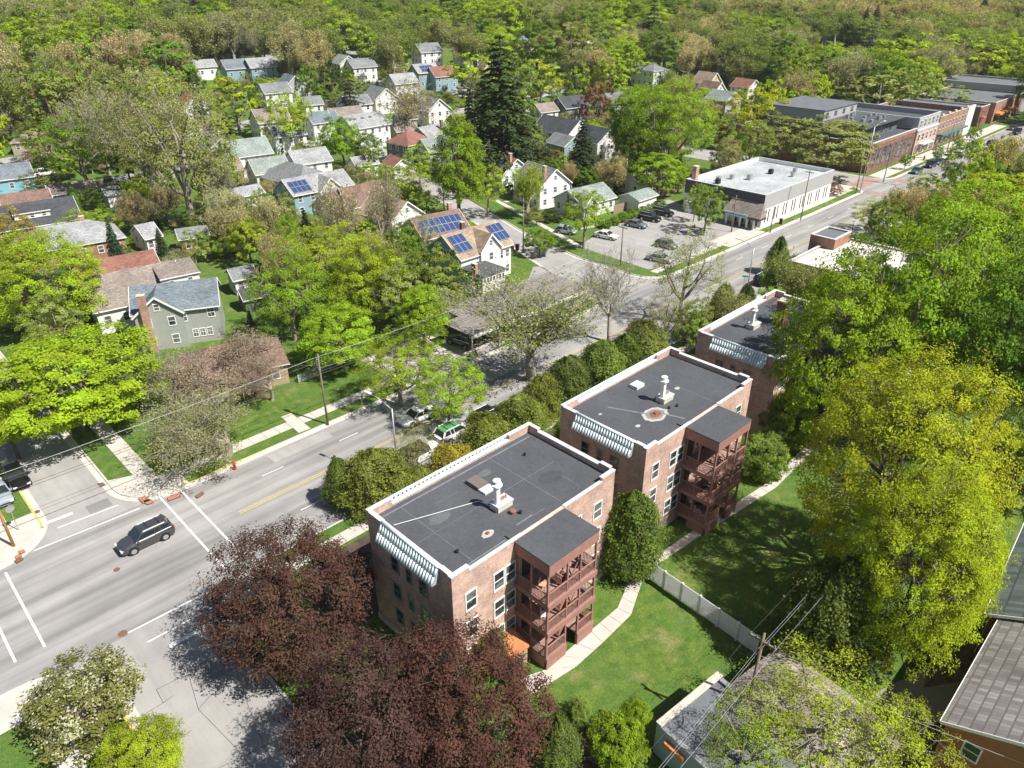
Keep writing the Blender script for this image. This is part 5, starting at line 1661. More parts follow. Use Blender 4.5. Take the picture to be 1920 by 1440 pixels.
# ------------------------------------------------------------------ flat roofed shops
def flat_building(label, x0, y0, x1, y1, h, wall, roof, coping=COPING, ph=0.5, name='shop_building'):
    e = thing(name, label, 'building', (x0, y0, 0.1))
    L, D = x1 - x0, y1 - y0; t = 0.3
    box('wall', 0, 0, -0.2, L, t, h, wall, e); box('wall', 0, D - t, -0.2, L, D, h, wall, e)
    box('wall', 0, t, -0.2, t, D - t, h, wall, e); box('wall', L - t, t, -0.2, L, D - t, h, wall, e)
    box('roof', t, t, h - ph - 0.2, L - t, D - t, h - ph, roof, e)
    for a in ((-0.05, -0.05, L + 0.05, t + 0.05), (-0.05, D - t - 0.05, L + 0.05, D + 0.05), (-0.05, t + 0.05, t + 0.05, D - t - 0.05), (L - t - 0.05, t + 0.05, L + 0.05, D - t - 0.05)):
        box('coping', a[0], a[1], h, a[2], a[3], h + 0.1, coping, e)
    HOUSES.append(((x0 + x1) / 2, (y0 + y1) / 2, L / 2 + 0.5, D / 2 + 0.5, 0)); HLAB.append(label)
    return e
ROOFW = plain('pale_roof_coating', (0.36, 0.38, 0.39), 0.75, 0.32, 0.22, 2.0)
CLAD = plain('dark_cladding', (0.075, 0.075, 0.085), 0.5, 0.1); CLADG = plain('grey_cladding', (0.36, 0.36, 0.36), 0.5, 0.08)
e = flat_building('white shop with a pale flat roof and a dark upper band beside the parking lot', 133.6, 66.6, 163.2, 84.6, 6.4, WHITE, ROOFW, plain('light_cap', (0.5, 0.52, 0.54), 0.5), 0.7)
box('dark_band', -0.08, -0.06, 3.7, -0.002, 18.06, 6.42, CLAD, e)
box('grey_band', -0.08, -0.10, 3.7, 29.7, -0.002, 6.42, CLADG, e)
b = MB(); b.add([(-0.35, -1.1, 2.5), (-0.35, 7.5, 2.5), (-2.8, 7.5, 2.5), (-2.8, -1.1, 2.5), (-0.1, -0.1, 4.9), (-0.1, 6.5, 4.9)],
                [(3, 2, 5, 4), (0, 3, 4), (2, 1, 5), (0, 1, 2, 3)]); b.build('canopy_roof', S_TAN, e)
box('canopy_band', -2.75, -1.0, 2.0, -0.1, 7.4, 2.5, CLAD, e)
sg = box('shop_sign', -2.86, 1.6, 2.05, -2.76, 6.4, 2.75, plain('sign_blue', (0.45, 0.68, 0.80), 0.5, 0.05), e)
def text_on(name, body, size, loc, rot, mat, parent, ext=0.01):
    cu = bpy.data.curves.new(name, 'FONT'); cu.body = body; cu.size = size; cu.extrude = ext
    cu.align_x = 'CENTER'; cu.align_y = 'CENTER'
    tmp = bpy.data.objects.new(name, cu); COL.objects.link(tmp)
    dg = bpy.context.evaluated_depsgraph_get()
    me = bpy.data.meshes.new_from_object(tmp.evaluated_get(dg))
    bpy.data.objects.remove(tmp)
    me.materials.clear(); me.materials.append(mat)
    o = put(name, me, parent, loc); o.rotation_euler = rot
    return o
for x, y, w_ in ((-2.86, 4.0, 4.6),):
    b = MB(); rd = random.Random(4)
    yy = 1.8
    while yy < 6.2:
        lw = rd.uniform(0.16, 0.30); b.box(-2.90, yy, 2.25, -2.865, yy + lw * 0.25, 2.55)
        b.box(-2.90, yy + lw * 0.25, rd.choice([2.25, 2.38, 2.5]), -2.865, yy + lw * 0.8, rd.choice([2.31, 2.44, 2.55]) if False else 2.55)
        yy += lw + 0.1
    b.build('lettering', plain('sign_blue_ink', (0.05, 0.18, 0.35), 0.5), e)
for k in range(5):
    box('pilaster', -2.3, 0.2 + k * 1.5, -0.1, -2.0, 0.55 + k * 1.5, 2.0, WHITE, e)
for k in range(4):
    window(e, -0.02, 0.9 + k * 1.5 + 0.2, 1.1, -math.pi / 2, 0.7, 1.8, 'single')
for y in (10.3, 11.4):
    box('window_slit', -0.06, y, 1.0, 0.01, y + 0.35, 3.3, GLASS, e)
x = 1.2
while x < 29:
    for k in range(2):
        box('window_slit', x + k * 1.1, -0.06, 0.8, x + 0.38 + k * 1.1, 0.01, 3.3, GLASS, e)
    x += 3.6
for x, y, s_ in ((3.5, 12.5, .8), (5.5, 13.6, .7), (9, 12.5, .7), (19, 9, .8), (20, 4.5, .6), (11, 9.5, .9), (24, 6, .7)):
    box('roof_unit', x, y, 5.7, x + s_ * 1.2, y + s_, 6.3 + s_ * 0.5, STEEL if s_ != .8 else BLACK, e)
chimney(e, 2.2, 17.3, -0.2, 8.8, STONE_CH, 1.1, 0.9)
box('side_entrance', -1.3, 15.2, -0.1, -0.09, 16.7, 2.4, WHITE, e)

# brick commercial building with set-back upper floor
e = flat_building('two-storey brick corner shop building with a set-back grey third floor', 192.5, 70.6, 221.0, 108.0, 7.2, BRICK_DARK, MEMB)
def facade(e, x0, x1, z0, z1, n, mat=GLASS, hfrac=0.7, y=-0.03, wf=0.62):
    st = (x1 - x0) / n
    for i in range(n):
        o = window(e, x0 + st * (i + 0.5), 0, (z0 + z1) / 2, 0, st * wf, (z1 - z0) * hfrac, 'grid', plain('dark_frame', (0.05, 0.05, 0.05), 0.5))
facade(e, 1.0, 27.5, 0.6, 6.2, 8)
box('facade', -0.03, -0.03, 6.5, 28.53, -0.001, 7.2, BRICK_ORG, e)
box('cornice', -0.1, -0.2, 7.2, 28.6, 0.1, 7.42, COPING, e)
box('upper_storey', 4, 5, 6.7, 28.4, 33, 9.6, WDK, e); box('upper_roof', 3.4, 3.6, 9.6, 28.45, 33.5, 9.9, MEMB, e)
box('top_storey', 6, 16, 9.9, 26, 32, 12.4, CLADG, e); box('top_roof', 5.7, 15.7, 12.4, 26.3, 32.3, 12.6, MEMB2, e)
for k in range(7):
    window(e, 5.5 + k * 3, 5.0, 8.2, 0, 1.6, 1.9, 'single', BLACK)
for k in range(4):
    window(e, 8 + k * 5, 16.0, 11.2, 0, 1.2, 1.0, 'single', BLACK)
rd = random.Random(3)
for k in range(12):
    x, y = rd.uniform(8, 25), rd.uniform(6, 15)
    box('roof_unit', x, y, 9.9, x + rd.uniform(.5, 1.2), y + .7, 9.9 + rd.uniform(.4, 1), STEEL, e)
e = flat_building('three-storey brick and grey shop building in the middle of the far block', 221.2, 70.4, 237.0, 104.0, 9.8, CLADG, MEMB, COPING, 1.2)
box('facade', -0.02, -0.25, -0.1, 15.8, -0.01, 6.4, BRICK_RED, e); box('cornice', -0.1, -0.4, 6.4, 15.9, 0, 6.8, COPING, e)
for z in (4.6, 8.2):
    for k in range(5):
        window(e, 1.8 + k * 3.0, -0.26 if z < 6 else 0, z, 0, 1.3, 1.8, 'double', WHITE)
box('awning', 3, -1.6, 2.7, 11, -0.26, 2.95, COPING, e)
for k in range(4):
    window(e, 2 + k * 3.8, -0.26, 1.5, 0, 2.2, 2.0, 'single', BLACK)
e = flat_building('ornate red brick shop with a green awning, right of the grey building', 238.0, 70.4, 262.0, 92.0, 8.2, BRICK_ORG, MEMB, LIMEST, 1.4)
for k in range(9):
    window(e, 1.6 + k * 2.6, 0, 5.6, 0, 1.1, 1.7, 'double', WHITE)
    if k % 2 == 0:
        box('parapet_block', 0.9 + k * 2.6, -0.1, 8.3, 2.3 + k * 2.6, 0.3, 8.9, LIMEST, e)
box('awning', 0.5, -1.7, 3.1, 22, -0.01, 3.5, plain('green_awning', (0.08, 0.16, 0.14), 0.7), e)
for k in range(6):
    window(e, 2.4 + k * 3.8, 0, 1.5, 0, 2.6, 2.0, 'single', BLACK)
e = flat_building('white sided shop at the end of the ornate brick one', 262.2, 70.4, 268.0, 90.0, 8.4, WHITE, MEMB)
e = flat_building('dark brick shop with red awnings across the far crossing', 281.0, 72.0, 290.0, 90.0, 6.0, BRICK_DARK, MEMB2)
box('awning', 1, -1.2, 2.6, 4, -0.01, 3.0, plain('red_awning', (0.45, 0.10, 0.06), 0.7), e)
e = flat_building('orange brick shop row with orange awnings at the far right', 290.2, 70.5, 322.0, 95.0, 6.6, BRICK_ORG, MEMB2)
for k in range(3):
    box('awning', 2 + k * 7, -1.6, 2.6, 7 + k * 7, -0.01, 3.2, plain('orange_awning', (0.60, 0.22, 0.08), 0.7), e)
for k in range(6):
    window(e, 3 + k * 5, 0, 1.5, 0, 2.8, 1.9, 'single', BLACK)
e = flat_building('grey and white shop at the far right edge of the photo', 322.2, 70.5, 345.0, 100.0, 8.6, CLADG, MEMB2)
for k in range(5):
    window(e, 3 + k * 4.5, 0, 5, 0, 2.4, 2.6, 'grid', WHITE)
e = flat_building('white flat-roofed building far up the main street', 330, 125, 372, 165, 7.0, WHITE, ROOFW)
house('pale house with a light roof above the far shops', (1860, 100), (1925, 88), 8, 5.5, 14, WW, S_LIGHT)
# brick restaurant on the near side
e = flat_building('low brick restaurant with a pale roof beyond the third apartment block', 108.6, 33.5, 126.5, 48.4, 4.2, BRICK_ORG, plain('cream_roof', (0.62, 0.58, 0.53), 0.8, 0.1, 0.4), COPING, 0.25)
box('roof_unit', 7.5, 4.2, 3.95, 10.0, 6.0, 4.9, STEEL, e); box('roof_unit', 8.0, 8.2, 3.95, 8.8, 9.0, 4.5, STEEL, e)
e2 = flat_building('small red brick rooftop block with a grey lid at the street end of the restaurant', 119.0, 46.0, 125.2, 50.2, 5.7, BRICK_ORG, MEMB2, COPING, 0.15)
e = flat_building('brick shop with a cream roof at the right edge, near side of the street', 236.0, 32.0, 262.0, 46.4, 5.0, BRICK_DARK, plain('cream_roof2', (0.5, 0.46, 0.42), 0.8, 0.1, 0.4), COPING, 0.25)
e = flat_building('dark brown shop at the far right edge, near side of the street', 270.0, 30.0, 292.0, 47.0, 6.0, BRICK_DARK, MEMB2, COPING, 0.25)

# ------------------------------------------------------------------ roofs in the lower right corner
def poly_building(label, pts, z0, z1, name, wall, roof, cat='garage', ov=0.0):
    pp = [P(u, v, z1) for u, v in pts]
    c = sum(pp, Vector()) / len(pp)
    e = thing(name, label, cat, (c.x, c.y, 0.1))
    q = [(p.x - c.x, p.y - c.y) for p in pp]
    b = MB(); b.prism(q, -0.1, z1 - 0.18); b.build('wall', wall, e)
    b = MB(); b.prism([(x * (1 + ov), y * (1 + ov)) for x, y in q], z1 - 0.18, z1); b.build('roof', roof, e)
    return e, q, c
GW = plain('painted_block', (0.33, 0.37, 0.40), 0.8, 0.12)
gx0, gy1 = 27.3, 15.0
e = thing('garage', 'flat-roofed grey garage with a pale wall top at the bottom edge', 'garage', (27.5, 6.2, 0.12))
GA = Vector((33.24, 14.35)); GB = Vector((27.29, 14.97))
e.rotation_euler = (0, 0, math.atan2(GA.y - GB.y, GA.x - GB.x)); e.location = (GB.x, GB.y, 0.12)
GLn = (GA - GB).length
box('wall', 0, -0.3, -0.1, GLn, 0, 2.9, GW, e); box('wall', 0, -7.5, -0.1, 0.25, -0.3, 2.75, GW, e)
box('wall', GLn - 0.25, -7.5, -0.1, GLn, -0.3, 2.75, GW, e); box('wall', 0.25, -7.5, -0.1, GLn - 0.25, -7.25, 2.75, GW, e)
box('roof', 0.25, -7.25, 2.3, GLn - 0.25, -0.3, 2.6, MEMB2, e)
box('coping', -0.05, -0.42, 2.9, GLn + 0.05, 0.05, 3.0, LIMEST, e)
box('coping', GLn - 0.3, -7.5, 2.75, GLn + 0.03, -0.43, 2.82, STEEL, e)
box('coping', -0.03, -7.5, 2.75, 0.28, -0.43, 2.82, STEEL, e)
box('sign_band', -0.35, -2.4, 1.9, -0.01, -0.9, 2.25, plain('rust_orange', (0.5, 0.2, 0.08), 0.7, 0.2), e)
for k in range(3):
    box('seam', 0.3 + k * 1.9, -7.2, 2.602, 0.36 + k * 1.9, -0.4, 2.612, SEAM, e)
# hipped garage with taupe shingles
pc = P(1525, 1330, 3.4)
e = house('hipped garage with taupe shingles behind the thin green tree', (1490, 1290), (1560, 1345), 4.0, 2.6, 6.4, BRICK_TAN, shingle_mat('pale_taupe_shingles', (0.30, 0.265, 0.23)), hip=True, name='garage', cat='garage', wins=False)
# long orange brick house at the right bottom edge
def shed_house(label, c0, c1, c2, c3, z_e, z_r, wall, roof, name='house'):
    """gable roof drawn by its eave corners c0-c1 (near eave) and ridge c3-c2"""
    A, B = P(*c0, z_e), P(*c1, z_e)
    return A, B
A0, B0 = P(1765, 1352, 5.2), P(1872, 1163, 5.2)
d_ = (B0 - A0); d_.z = 0; Ld = d_.length; d_.normalize(); nrm = Vector((d_.y, -d_.x, 0))
mid0 = (A0 + B0) / 2 + nrm * 5.0
RA, RB = A0 + nrm * 5.0, B0 + nrm * 5.0
RA.z = RB.z = 0
h = house('orange brick house with a large grey shingle roof in the bottom right corner', tuple(RA), tuple(RB), 7.6, 5.4, 9.4, plain('terracotta_stucco', (0.40, 0.15, 0.08), 0.85, 0.12), shingle_mat('speckled_grey_shingles', (0.245, 0.225, 0.215), 0.28, 0.14, 0.30), over=0.3)
A1, B1_ = P(1852, 1152, 5.2), P(1935, 960, 5.2)
d2 = (B1_ - A1); d2.z = 0; L2 = d2.length; d2.normalize(); n2 = Vector((d2.y, -d2.x, 0))
RA, RB = A1 + n2 * 4.2, B1_ + n2 * 4.2; RA.z = RB.z = 0
h = house('dark green-grey slate roof house cut by the right edge of the photo', tuple(RA), tuple(RB), 7.4, 5.4, 8.0, BRICK_DARK, shingle_mat('green_slate', (0.10, 0.125, 0.125), 0.25), over=0.35)

# ------------------------------------------------------------------ vehicles
CARC = {}
TYRE = plain('tyre_rubber', (0.02, 0.02, 0.02), 0.85, 0.1)
RIM = plain('alloy_rim', (0.55, 0.56, 0.57), 0.3, 0.05, metal=0.8)
CGL = plain('car_glass', (0.02, 0.025, 0.028), 0.06, 0.05, spec=0.8)
LAMP = plain('headlamp', (0.75, 0.76, 0.78), 0.15, 0.03, spec=0.8)
TAILL = plain('tail_lamp', (0.35, 0.02, 0.02), 0.25, 0.05)
def paint(name, col, metal=0.35):
    return plain('paint_' + name, col, 0.28, 0.04, metal=metal, spec=0.6, coat=0.6)
PA = {'graphite': paint('graphite', (0.085, 0.085, 0.095), 0.5), 'black': paint('black', (0.012, 0.012, 0.015)), 'white': paint('white', (0.75, 0.75, 0.74), 0.0),
      'silver': paint('silver', (0.48, 0.50, 0.52)), 'blue': paint('blue', (0.06, 0.10, 0.17)), 'green': paint('green', (0.08, 0.26, 0.10), 0.0), 'grey': paint('grey', (0.22, 0.23, 0.25)), 'pale': paint('pale_blue', (0.42, 0.47, 0.52))}
SHAPES = {
    # L, W, H, hood height, belt height, stations of the cabin: windscreen foot, roof front, roof rear, rear foot
    'suv': (4.70, 1.88, 1.70, 1.02, 1.08, 1.10, 0.35, -1.85, -2.20),
    'sedan': (4.70, 1.82, 1.45, 0.92, 0.95, 1.05, 0.25, -1.05, -1.75),
    'jeep': (4.60, 1.88, 1.84, 1.10, 1.12, 0.85, 0.60, -2.10, -2.22),
    'hatch': (4.20, 1.78, 1.50, 0.92, 0.97, 1.00, 0.30, -1.50, -2.00),
    'pickup': (5.60, 1.95, 1.82, 1.10, 1.12, 1.25, 0.65, -0.75, -1.05),
}
def car(kind, colr, label, x, y, rz, z=0.0, name='car', cat='car', group=None, roofcol=None, detail=True):
    L, Wd, H, hh, bh, wf, rf, rr, rb = SHAPES[kind]
    e = thing(name, label, cat, (x, y, z), rz, group)
    key = (kind, detail)
    pm = PA[colr]
    if key not in CARC:
        M_ = {}
        hw = Wd / 2
        st = [(-L / 2, 0.80, 0.42, hh * 0.80), (-L / 2 + 0.10, 0.90, 0.30, bh * 0.93), (-L / 2 + 0.45, 0.97, 0.24, bh * 0.99), (rb, 0.985, 0.22, bh), (-0.5, 1.0, 0.22, bh),
              (0.6, 1.0, 0.22, bh * 0.985), (wf, 0.985, 0.22, hh * 1.0), (L / 2 - 0.55, 0.95, 0.24, hh * 0.90), (L / 2 - 0.18, 0.86, 0.28, hh * 0.78), (L / 2, 0.68, 0.38, hh * 0.60)]
        if kind == 'jeep':
            st[-3] = (L / 2 - 0.55, 0.92, 0.3, hh * 0.98); st[-2] = (L / 2 - 0.12, 0.88, 0.34, hh * 0.95); st[-1] = (L / 2, 0.84, 0.42, hh * 0.88)
        b = MB(); vs = []
        for (sx, wr, zb, zt) in st:
            w_ = hw * wr
            ring = [(0, zb), (w_ * 0.88, zb), (w_ * 0.98, zb + 0.14), (w_, (zb + zt) / 2), (w_ * 0.97, zt - 0.12), (w_ * 0.88, zt - 0.01), (w_ * 0.45, zt + 0.035), (0, zt + 0.045)]
            pts = ring + [(-yy, zz) for yy, zz in ring[-2:0:-1]]
            vs += [(sx, yy, zz) for yy, zz in pts]
        n = 14; fs = []
        for i in range(len(st) - 1):
            for k in range(n):
                a, c = i * n + k, i * n + (k + 1) % n
                fs.append((a, c, c + n, a + n))
        fs.append(tuple(range(n))[::-1][::-1]); fs.append(tuple((len(st) - 1) * n + k for k in range(n))[::-1])
        b.add(vs, fs); o = b.build('body', pm, None, smooth=True); M_['body'] = o.data; bpy.data.objects.remove(o)
        # cabin glass
        b = MB(); zt = H - 0.05; wb, wt = hw * 0.93, hw * 0.74
        if kind == 'jeep': wt = hw * 0.86
        vs = [(wf, wb, hh), (wf, -wb, hh), (rb, -wb, bh - .02), (rb, wb, bh - .02), (rf, wt, zt), (rf, -wt, zt), (rr, -wt, zt), (rr, wt, zt)]
        b.add(vs, [(4, 7, 6, 5), (0, 4, 5, 1), (1, 5, 6, 2), (2, 6, 7, 3), (3, 7, 4, 0)])
        o = b.build('window', CGL); M_['window'] = o.data; bpy.data.objects.remove(o)
        b = MB(); c0 = 0.06
        ro = [(rf + .05, wt + .03), (rr - .05, wt + .03), (rr - .05, -wt - .03), (rf + .05, -wt - .03)]
        b.add([(x_, y_, zt - 0.02) for x_, y_ in ro] + [(x_ + (-.18 if x_ > 0 else .18), y_ * 0.86, H) for x_, y_ in ro], [(4, 5, 6, 7), (0, 1, 5, 4), (1, 2, 6, 5), (2, 3, 7, 6), (3, 0, 4, 7)])
        o = b.build('roof', pm, smooth=False); M_['roof'] = o.data; bpy.data.objects.remove(o)
        PL = []
        def pil(p_, q_, w_, h_):
            bb_ = MB(); bb_.bar(p_, q_, w_, h_); ob = bb_.build('pillar', pm); PL.append(ob.data); bpy.data.objects.remove(ob)
        for s_ in (-1, 1):
            pil((wf, s_ * (wb + .01), hh), (rf, s_ * (wt + .01), zt), 0.07, 0.07)
            pil((rb, s_ * (wb + .01), bh), (rr, s_ * (wt + .01), zt), 0.16, 0.12)
            mx_ = (rf + rr) / 2
            pil((mx_ + .1, s_ * (wb + .012), bh - .02), (mx_ + .05, s_ * (wt + .012), zt), 0.07, 0.05)
            if kind in ('suv', 'jeep'):
                pil((rr + .75, s_ * (wb + .012), bh - .02), (rr + .65, s_ * (wt + .012), zt), 0.08, 0.05)
        M_['pillars'] = PL
        b = MB(); wr_ = 0.36 if kind in ('suv', 'jeep', 'pickup') else 0.33
        b.tube((0, -0.12, 0), (0, 0.12, 0), wr_, wr_, 18)
        o = b.build('wheel', TYRE); M_['wheel'] = o.data; bpy.data.objects.remove(o)
        b = MB(); b.tube((0, -0.135, 0), (0, 0.135, 0), wr_ * 0.66, wr_ * 0.66, 14)
        o = b.build('rim', RIM); M_['rim'] = o.data; bpy.data.objects.remove(o)
        b = MB(); b.tube((0, -0.06, 0), (0, 0.06, 0), wr_ + 0.07, wr_ + 0.07, 20)
        o = b.build('wheel_arch', BLACK); M_['wheel_arch'] = o.data; bpy.data.objects.remove(o)
        b = MB(); b.box(-0.12, -0.16, -0.07, 0.1, 0.16, 0.07); o = b.build('headlight', LAMP); M_['headlight'] = o.data; bpy.data.objects.remove(o)
        b = MB(); b.box(-0.05, -0.14, -0.08, 0.06, 0.14, 0.08); o = b.build('tail_light', TAILL); M_['tail_light'] = o.data; bpy.data.objects.remove(o)
        b = MB(); b.box(-0.1, -0.1, -0.06, 0.08, 0.1, 0.07); o = b.build('mirror', pm); M_['mirror'] = o.data; bpy.data.objects.remove(o)
        M_['wr'] = wr_
        CARC[key] = M_
    M_ = CARC[key]
    def part(nm, loc=(0, 0, 0), mat=None, par=e):
        o = put(nm, M_[nm], par, loc)
        if mat is not None:
            o.material_slots[0].link = 'OBJECT'; o.material_slots[0].material = mat
        return o
    part('body', mat=pm); part('window'); part('roof', mat=PA[roofcol] if roofcol else pm)
    for pme in (M_['pillars'] if detail else M_['pillars']):
        ob = put('pillar', pme, e); ob.material_slots[0].link = 'OBJECT'; ob.material_slots[0].material = PA[roofcol] if roofcol == 'black' else pm
    hw = Wd / 2; wr_ = M_['wr']
    for sx in (L * 0.29, -L * 0.29):
        for s_ in (-1, 1):
            if detail:
                part('wheel_arch', (sx, s_ * (hw - 0.045), wr_ + 0.02))
            o = part('wheel', (sx, s_ * (hw - 0.10), wr_)); part('rim', (0, 0, 0), par=o)
    for s_ in (-1, 1):
        part('headlight', (L / 2 - 0.13, s_ * hw * 0.66, hh * 0.66)); part('tail_light', (-L / 2 + 0.06, s_ * hw * 0.72, bh * 0.80))
        part('mirror', (wf - 0.25, s_ * (hw + 0.06), bh * 0.98), mat=pm)
    if kind == 'suv' and detail:
        for s_ in (-1, 1):
            b = MB(); b.bar((rf - .15, s_ * Wd * .35, H + .03), (rr + .2, s_ * Wd * .35, H + .03), 0.07, 0.05); b.build('roof_rail', LAMP, e)
        for q in (-0.3, -1.3):
            b = MB(); b.bar((q, -Wd * .34, H + .05), (q, Wd * .34, H + .05), 0.06, 0.03); b.build('cross_bar', BLACK, e)
        b = MB(); b.bar((rb + .1, -Wd * .47, bh + .06), (wf - .1, -Wd * .475, bh), 0.03, 0.08); b.build('trim_strip', LAMP, e)
        b = MB(); b.bar((rb + .1, Wd * .47, bh + .06), (wf - .1, Wd * .475, bh), 0.03, 0.08); b.build('trim_strip', LAMP, e)
    if kind == 'pickup':
        b = MB(); b.box(-L / 2 + .1, -hw * .86, bh + 0.03, rb - .1, hw * .86, bh + 0.06); b.build('cargo_bed', BLACK, e)
    return e
def carp(kind, colr, label, u, v, rz, **k):
    p = P(u, v, 0.7)
    z = terr(p.x, p.y)
    return car(kind, colr, label, p.x, p.y, rz, z + k.pop('dz', 0.0), **k)
PI = math.pi
car('suv', 'graphite', 'dark grey station-wagon-like car driving across the near intersection', 11.86, 58.45, PI)
carp('sedan', 'white', 'white saloon car driving past the street lamp under the yellow-green trees', 782, 778, PI)
carp('jeep', 'white', 'white boxy off-road car with a black roof at the near kerb', 787, 850, 0, roofcol='black')
carp('suv', 'black', 'black car with roof bars in the street behind the evergreen row', 917, 778, 0)
carp('suv', 'white', 'green-roofed white car partly hidden by the evergreens at the near kerb', 852, 808, 0, roofcol='green')
carp('suv', 'graphite', 'dark grey car parked on the pale driveway of the low office', 866, 640, PI / 2 + 0.12, dz=0.15)
carp('hatch', 'black', 'black car parked in the side street under the golden tree', 30, 893, -PI / 2)
carp('sedan', 'pale', 'pale blue car cut by the left edge beside the black one', -4, 922, -PI / 2)
carp('suv', 'black', 'black car nearest the white shop in the parking lot', 1243, 398, -PI / 2 + .12, dz=.12)
carp('suv', 'black', 'middle one of the three dark cars in a row in the parking lot', 1219, 408, -PI / 2 + .12, dz=.12)
carp('sedan', 'grey', 'grey saloon car, first of the row beside the hedge in the parking lot', 1193, 420, -PI / 2 + .12, dz=.12)
carp('sedan', 'white', 'white car behind the green tree at the parking lot corner', 1137, 441, -PI / 2 + .2, dz=.12)
carp('hatch', 'pale', 'pale blue car parked in front of the house with the round hedge', 1062, 432, -PI / 2 + .3, dz=.12)
carp('sedan', 'silver', 'silver car half hidden by thin trees at the front of the parking lot', 1238, 484, -PI / 2 + .2, dz=.12)
carp('hatch', 'grey', 'grey car under the thin-leaved tree in the parking lot', 1250, 458, -PI / 2 + .1, dz=.12)
carp('suv', 'black', 'black car parked in the shade at the near kerb by the pointed evergreen', 1434, 523, 0)
PK = 'cars along the far stretch of the main street'
for k_, c_, u, v, h_, l in (
    ('sedan', 'blue', 1719, 319, PI, 'dark blue car parked first beyond the brick crossing at the far kerb'),
    ('suv', 'black', 1745, 308, PI, 'black car parked second beyond the brick crossing'),
    ('sedan', 'blue', 1759, 302, PI, 'dark car squeezed between the black and white parked cars'),
    ('sedan', 'white', 1776, 293, PI, 'white car parked in front of the ornate brick shop'),
    ('hatch', 'silver', 1802, 281, PI, 'silver car in the far lane by the round young street trees'),
    ('suv', 'graphite', 1828, 270, PI, 'dark grey car heading towards the camera past the ornate shop'),
    ('hatch', 'graphite', 1860, 267, 0, 'dark car in the near lane, right of the dark grey one'),
    ('hatch', 'blue', 1876, 276, 0, 'dark blue car parked at the near kerb before the dark brown shop'),
    ('sedan', 'grey', 1852, 286, 0, 'grey car driving away just above the tree shadow'),
    ('hatch', 'silver', 1896, 266, 0, 'pale car parked near the dark brown shop at the right edge'),
    ('suv', 'black', 1906, 247, PI, 'black car near the orange awnings'),
    ('sedan', 'graphite', 1899, 239, PI, 'dark car farthest up the street at the far kerb'),
    ('sedan', 'pale', 1904, 281, 0, 'pale blue car at the right edge behind the brick shop')):
    carp(k_, c_, l, u, v, h_, group=PK, detail=False)
carp('pickup', 'white', 'white pickup truck parked on the lawn drive at the far left', 82, 324, 0.1, detail=False)
carp('sedan', 'silver', 'silver car beside the far white house, upper middle', 708, 137, -PI / 2, detail=False)

# ------------------------------------------------------------------ poles, lamps, signs, wires
def utility_pole(x, y, h, label, arm=True, armdir=PI / 2, tint=None, transformer=False, tilt=0.0):
    z = terr(x, y) + 0.1
    e = thing('utility_pole', label, 'utility pole', (x, y, z))
    e.rotation_euler = (tilt, 0, armdir)
    b = MB(); b.tube((0, 0, -0.3), (0, 0, h), 0.13, 0.085, 10); b.build('pole', tint or WOODPOLE, e, smooth=True)
    if arm:
        box('cross_arm', -0.9, -0.06, h - 0.75, 0.9, 0.06, h - 0.62, WOODPOLE, e)
        for q in (-0.8, -0.4, 0.4, 0.8):
            b = MB(); b.tube((q, 0, h - 0.62), (q, 0, h - 0.45), 0.05, 0.03, 8); b.build('insulator', STEEL, e)
    if transformer:
        b = MB(); b.tube((0.32, 0, h - 2.6), (0.32, 0, h - 1.7), 0.24, 0.24, 12); b.build('transformer', STEEL, e)
    return e
def pole_px(u, v, ut, vt, label, **k):
    """pole standing at (u, v) whose top is seen at (ut, vt)"""
    p = P(u, v); d = _fw + _r * ((ut - 960) / FPX) - _u * ((vt - 720) / FPX)
    t = (p.x * d[0] + p.y * d[1]) / (d[0] ** 2 + d[1] ** 2)
    h = CAM_H + t * d[2] - p.z
    return utility_pole(p.x, p.y, max(5.0, min(13.0, h)), label, **k), p, h
WIRE = plain('wire', (0.10, 0.10, 0.10), 0.5)
WIREL = plain('bright_wire', (0.62, 0.63, 0.65), 0.4, metal=0.3)
def wire(a, b_, sag, label, mat=WIRE, r=0.011, grp='overhead wires'):
    a, b_ = Vector(a), Vector(b_); n = 16
    m = MB(); prev = a
    c = (a + b_) / 2
    for i in range(1, n + 1):
        t = i / n
        q = a.lerp(b_, t); q.z -= sag * 4 * t * (1 - t)
        m.tube(prev - c, q - c, r, r, 4, cap=False); prev = q
    o = m.build('overhead_wire', mat, loc=c)
    return tag(o, label, 'wire', grp)
p1 = pole_px(615, 797, 597, 665, 'wooden utility pole on the verge of the main street beside the lawn', arm=False, transformer=False)
b = MB(); b.tube((0.3, 0, p1[2] - 1.4), (0.3, 0, p1[2] - 0.8), 0.2, 0.2, 10); b.build('lamp_can', STEEL, p1[0])
ORANGE = plain('orange_wood', (0.50, 0.27, 0.09), 0.85, 0.15)
pl = P(27, 1026); utility_pole(pl.x, pl.y, 9.0, 'fresh orange-brown wooden pole at the left edge beside the stop sign', tint=ORANGE)
utility_pole(-14, 65.0, 9.0, 'wooden pole beyond the left edge carrying the street wires')
pole_px(981, 474, 979, 372, 'slim wooden pole with a cross arm beside the round tree on the side street')
pole_px(833, 400, 826, 300, 'tall slim wooden pole rising behind the purple solar roof', arm=False)
pole_px(1371, 436, 1368, 366, 'wooden pole with a cross arm in front of the white shop sign', transformer=True)
pole_px(1501, 413, 1523, 318, 'dark wooden pole on the verge beside the white shop wall')
pole_px(1444, 436, 1449, 400, 'short dark post on the verge near the shop corner', arm=False)
pole_px(1604, 364, 1622, 300, 'wooden pole with a street light at the brick crossing', arm=False)
pole_px(1163, 500, 1160, 420, 'pole among the bare trees at the parking lot corner')
pole_px(1421, 300, 1430, 258, 'wooden pole behind the white shop', arm=False)
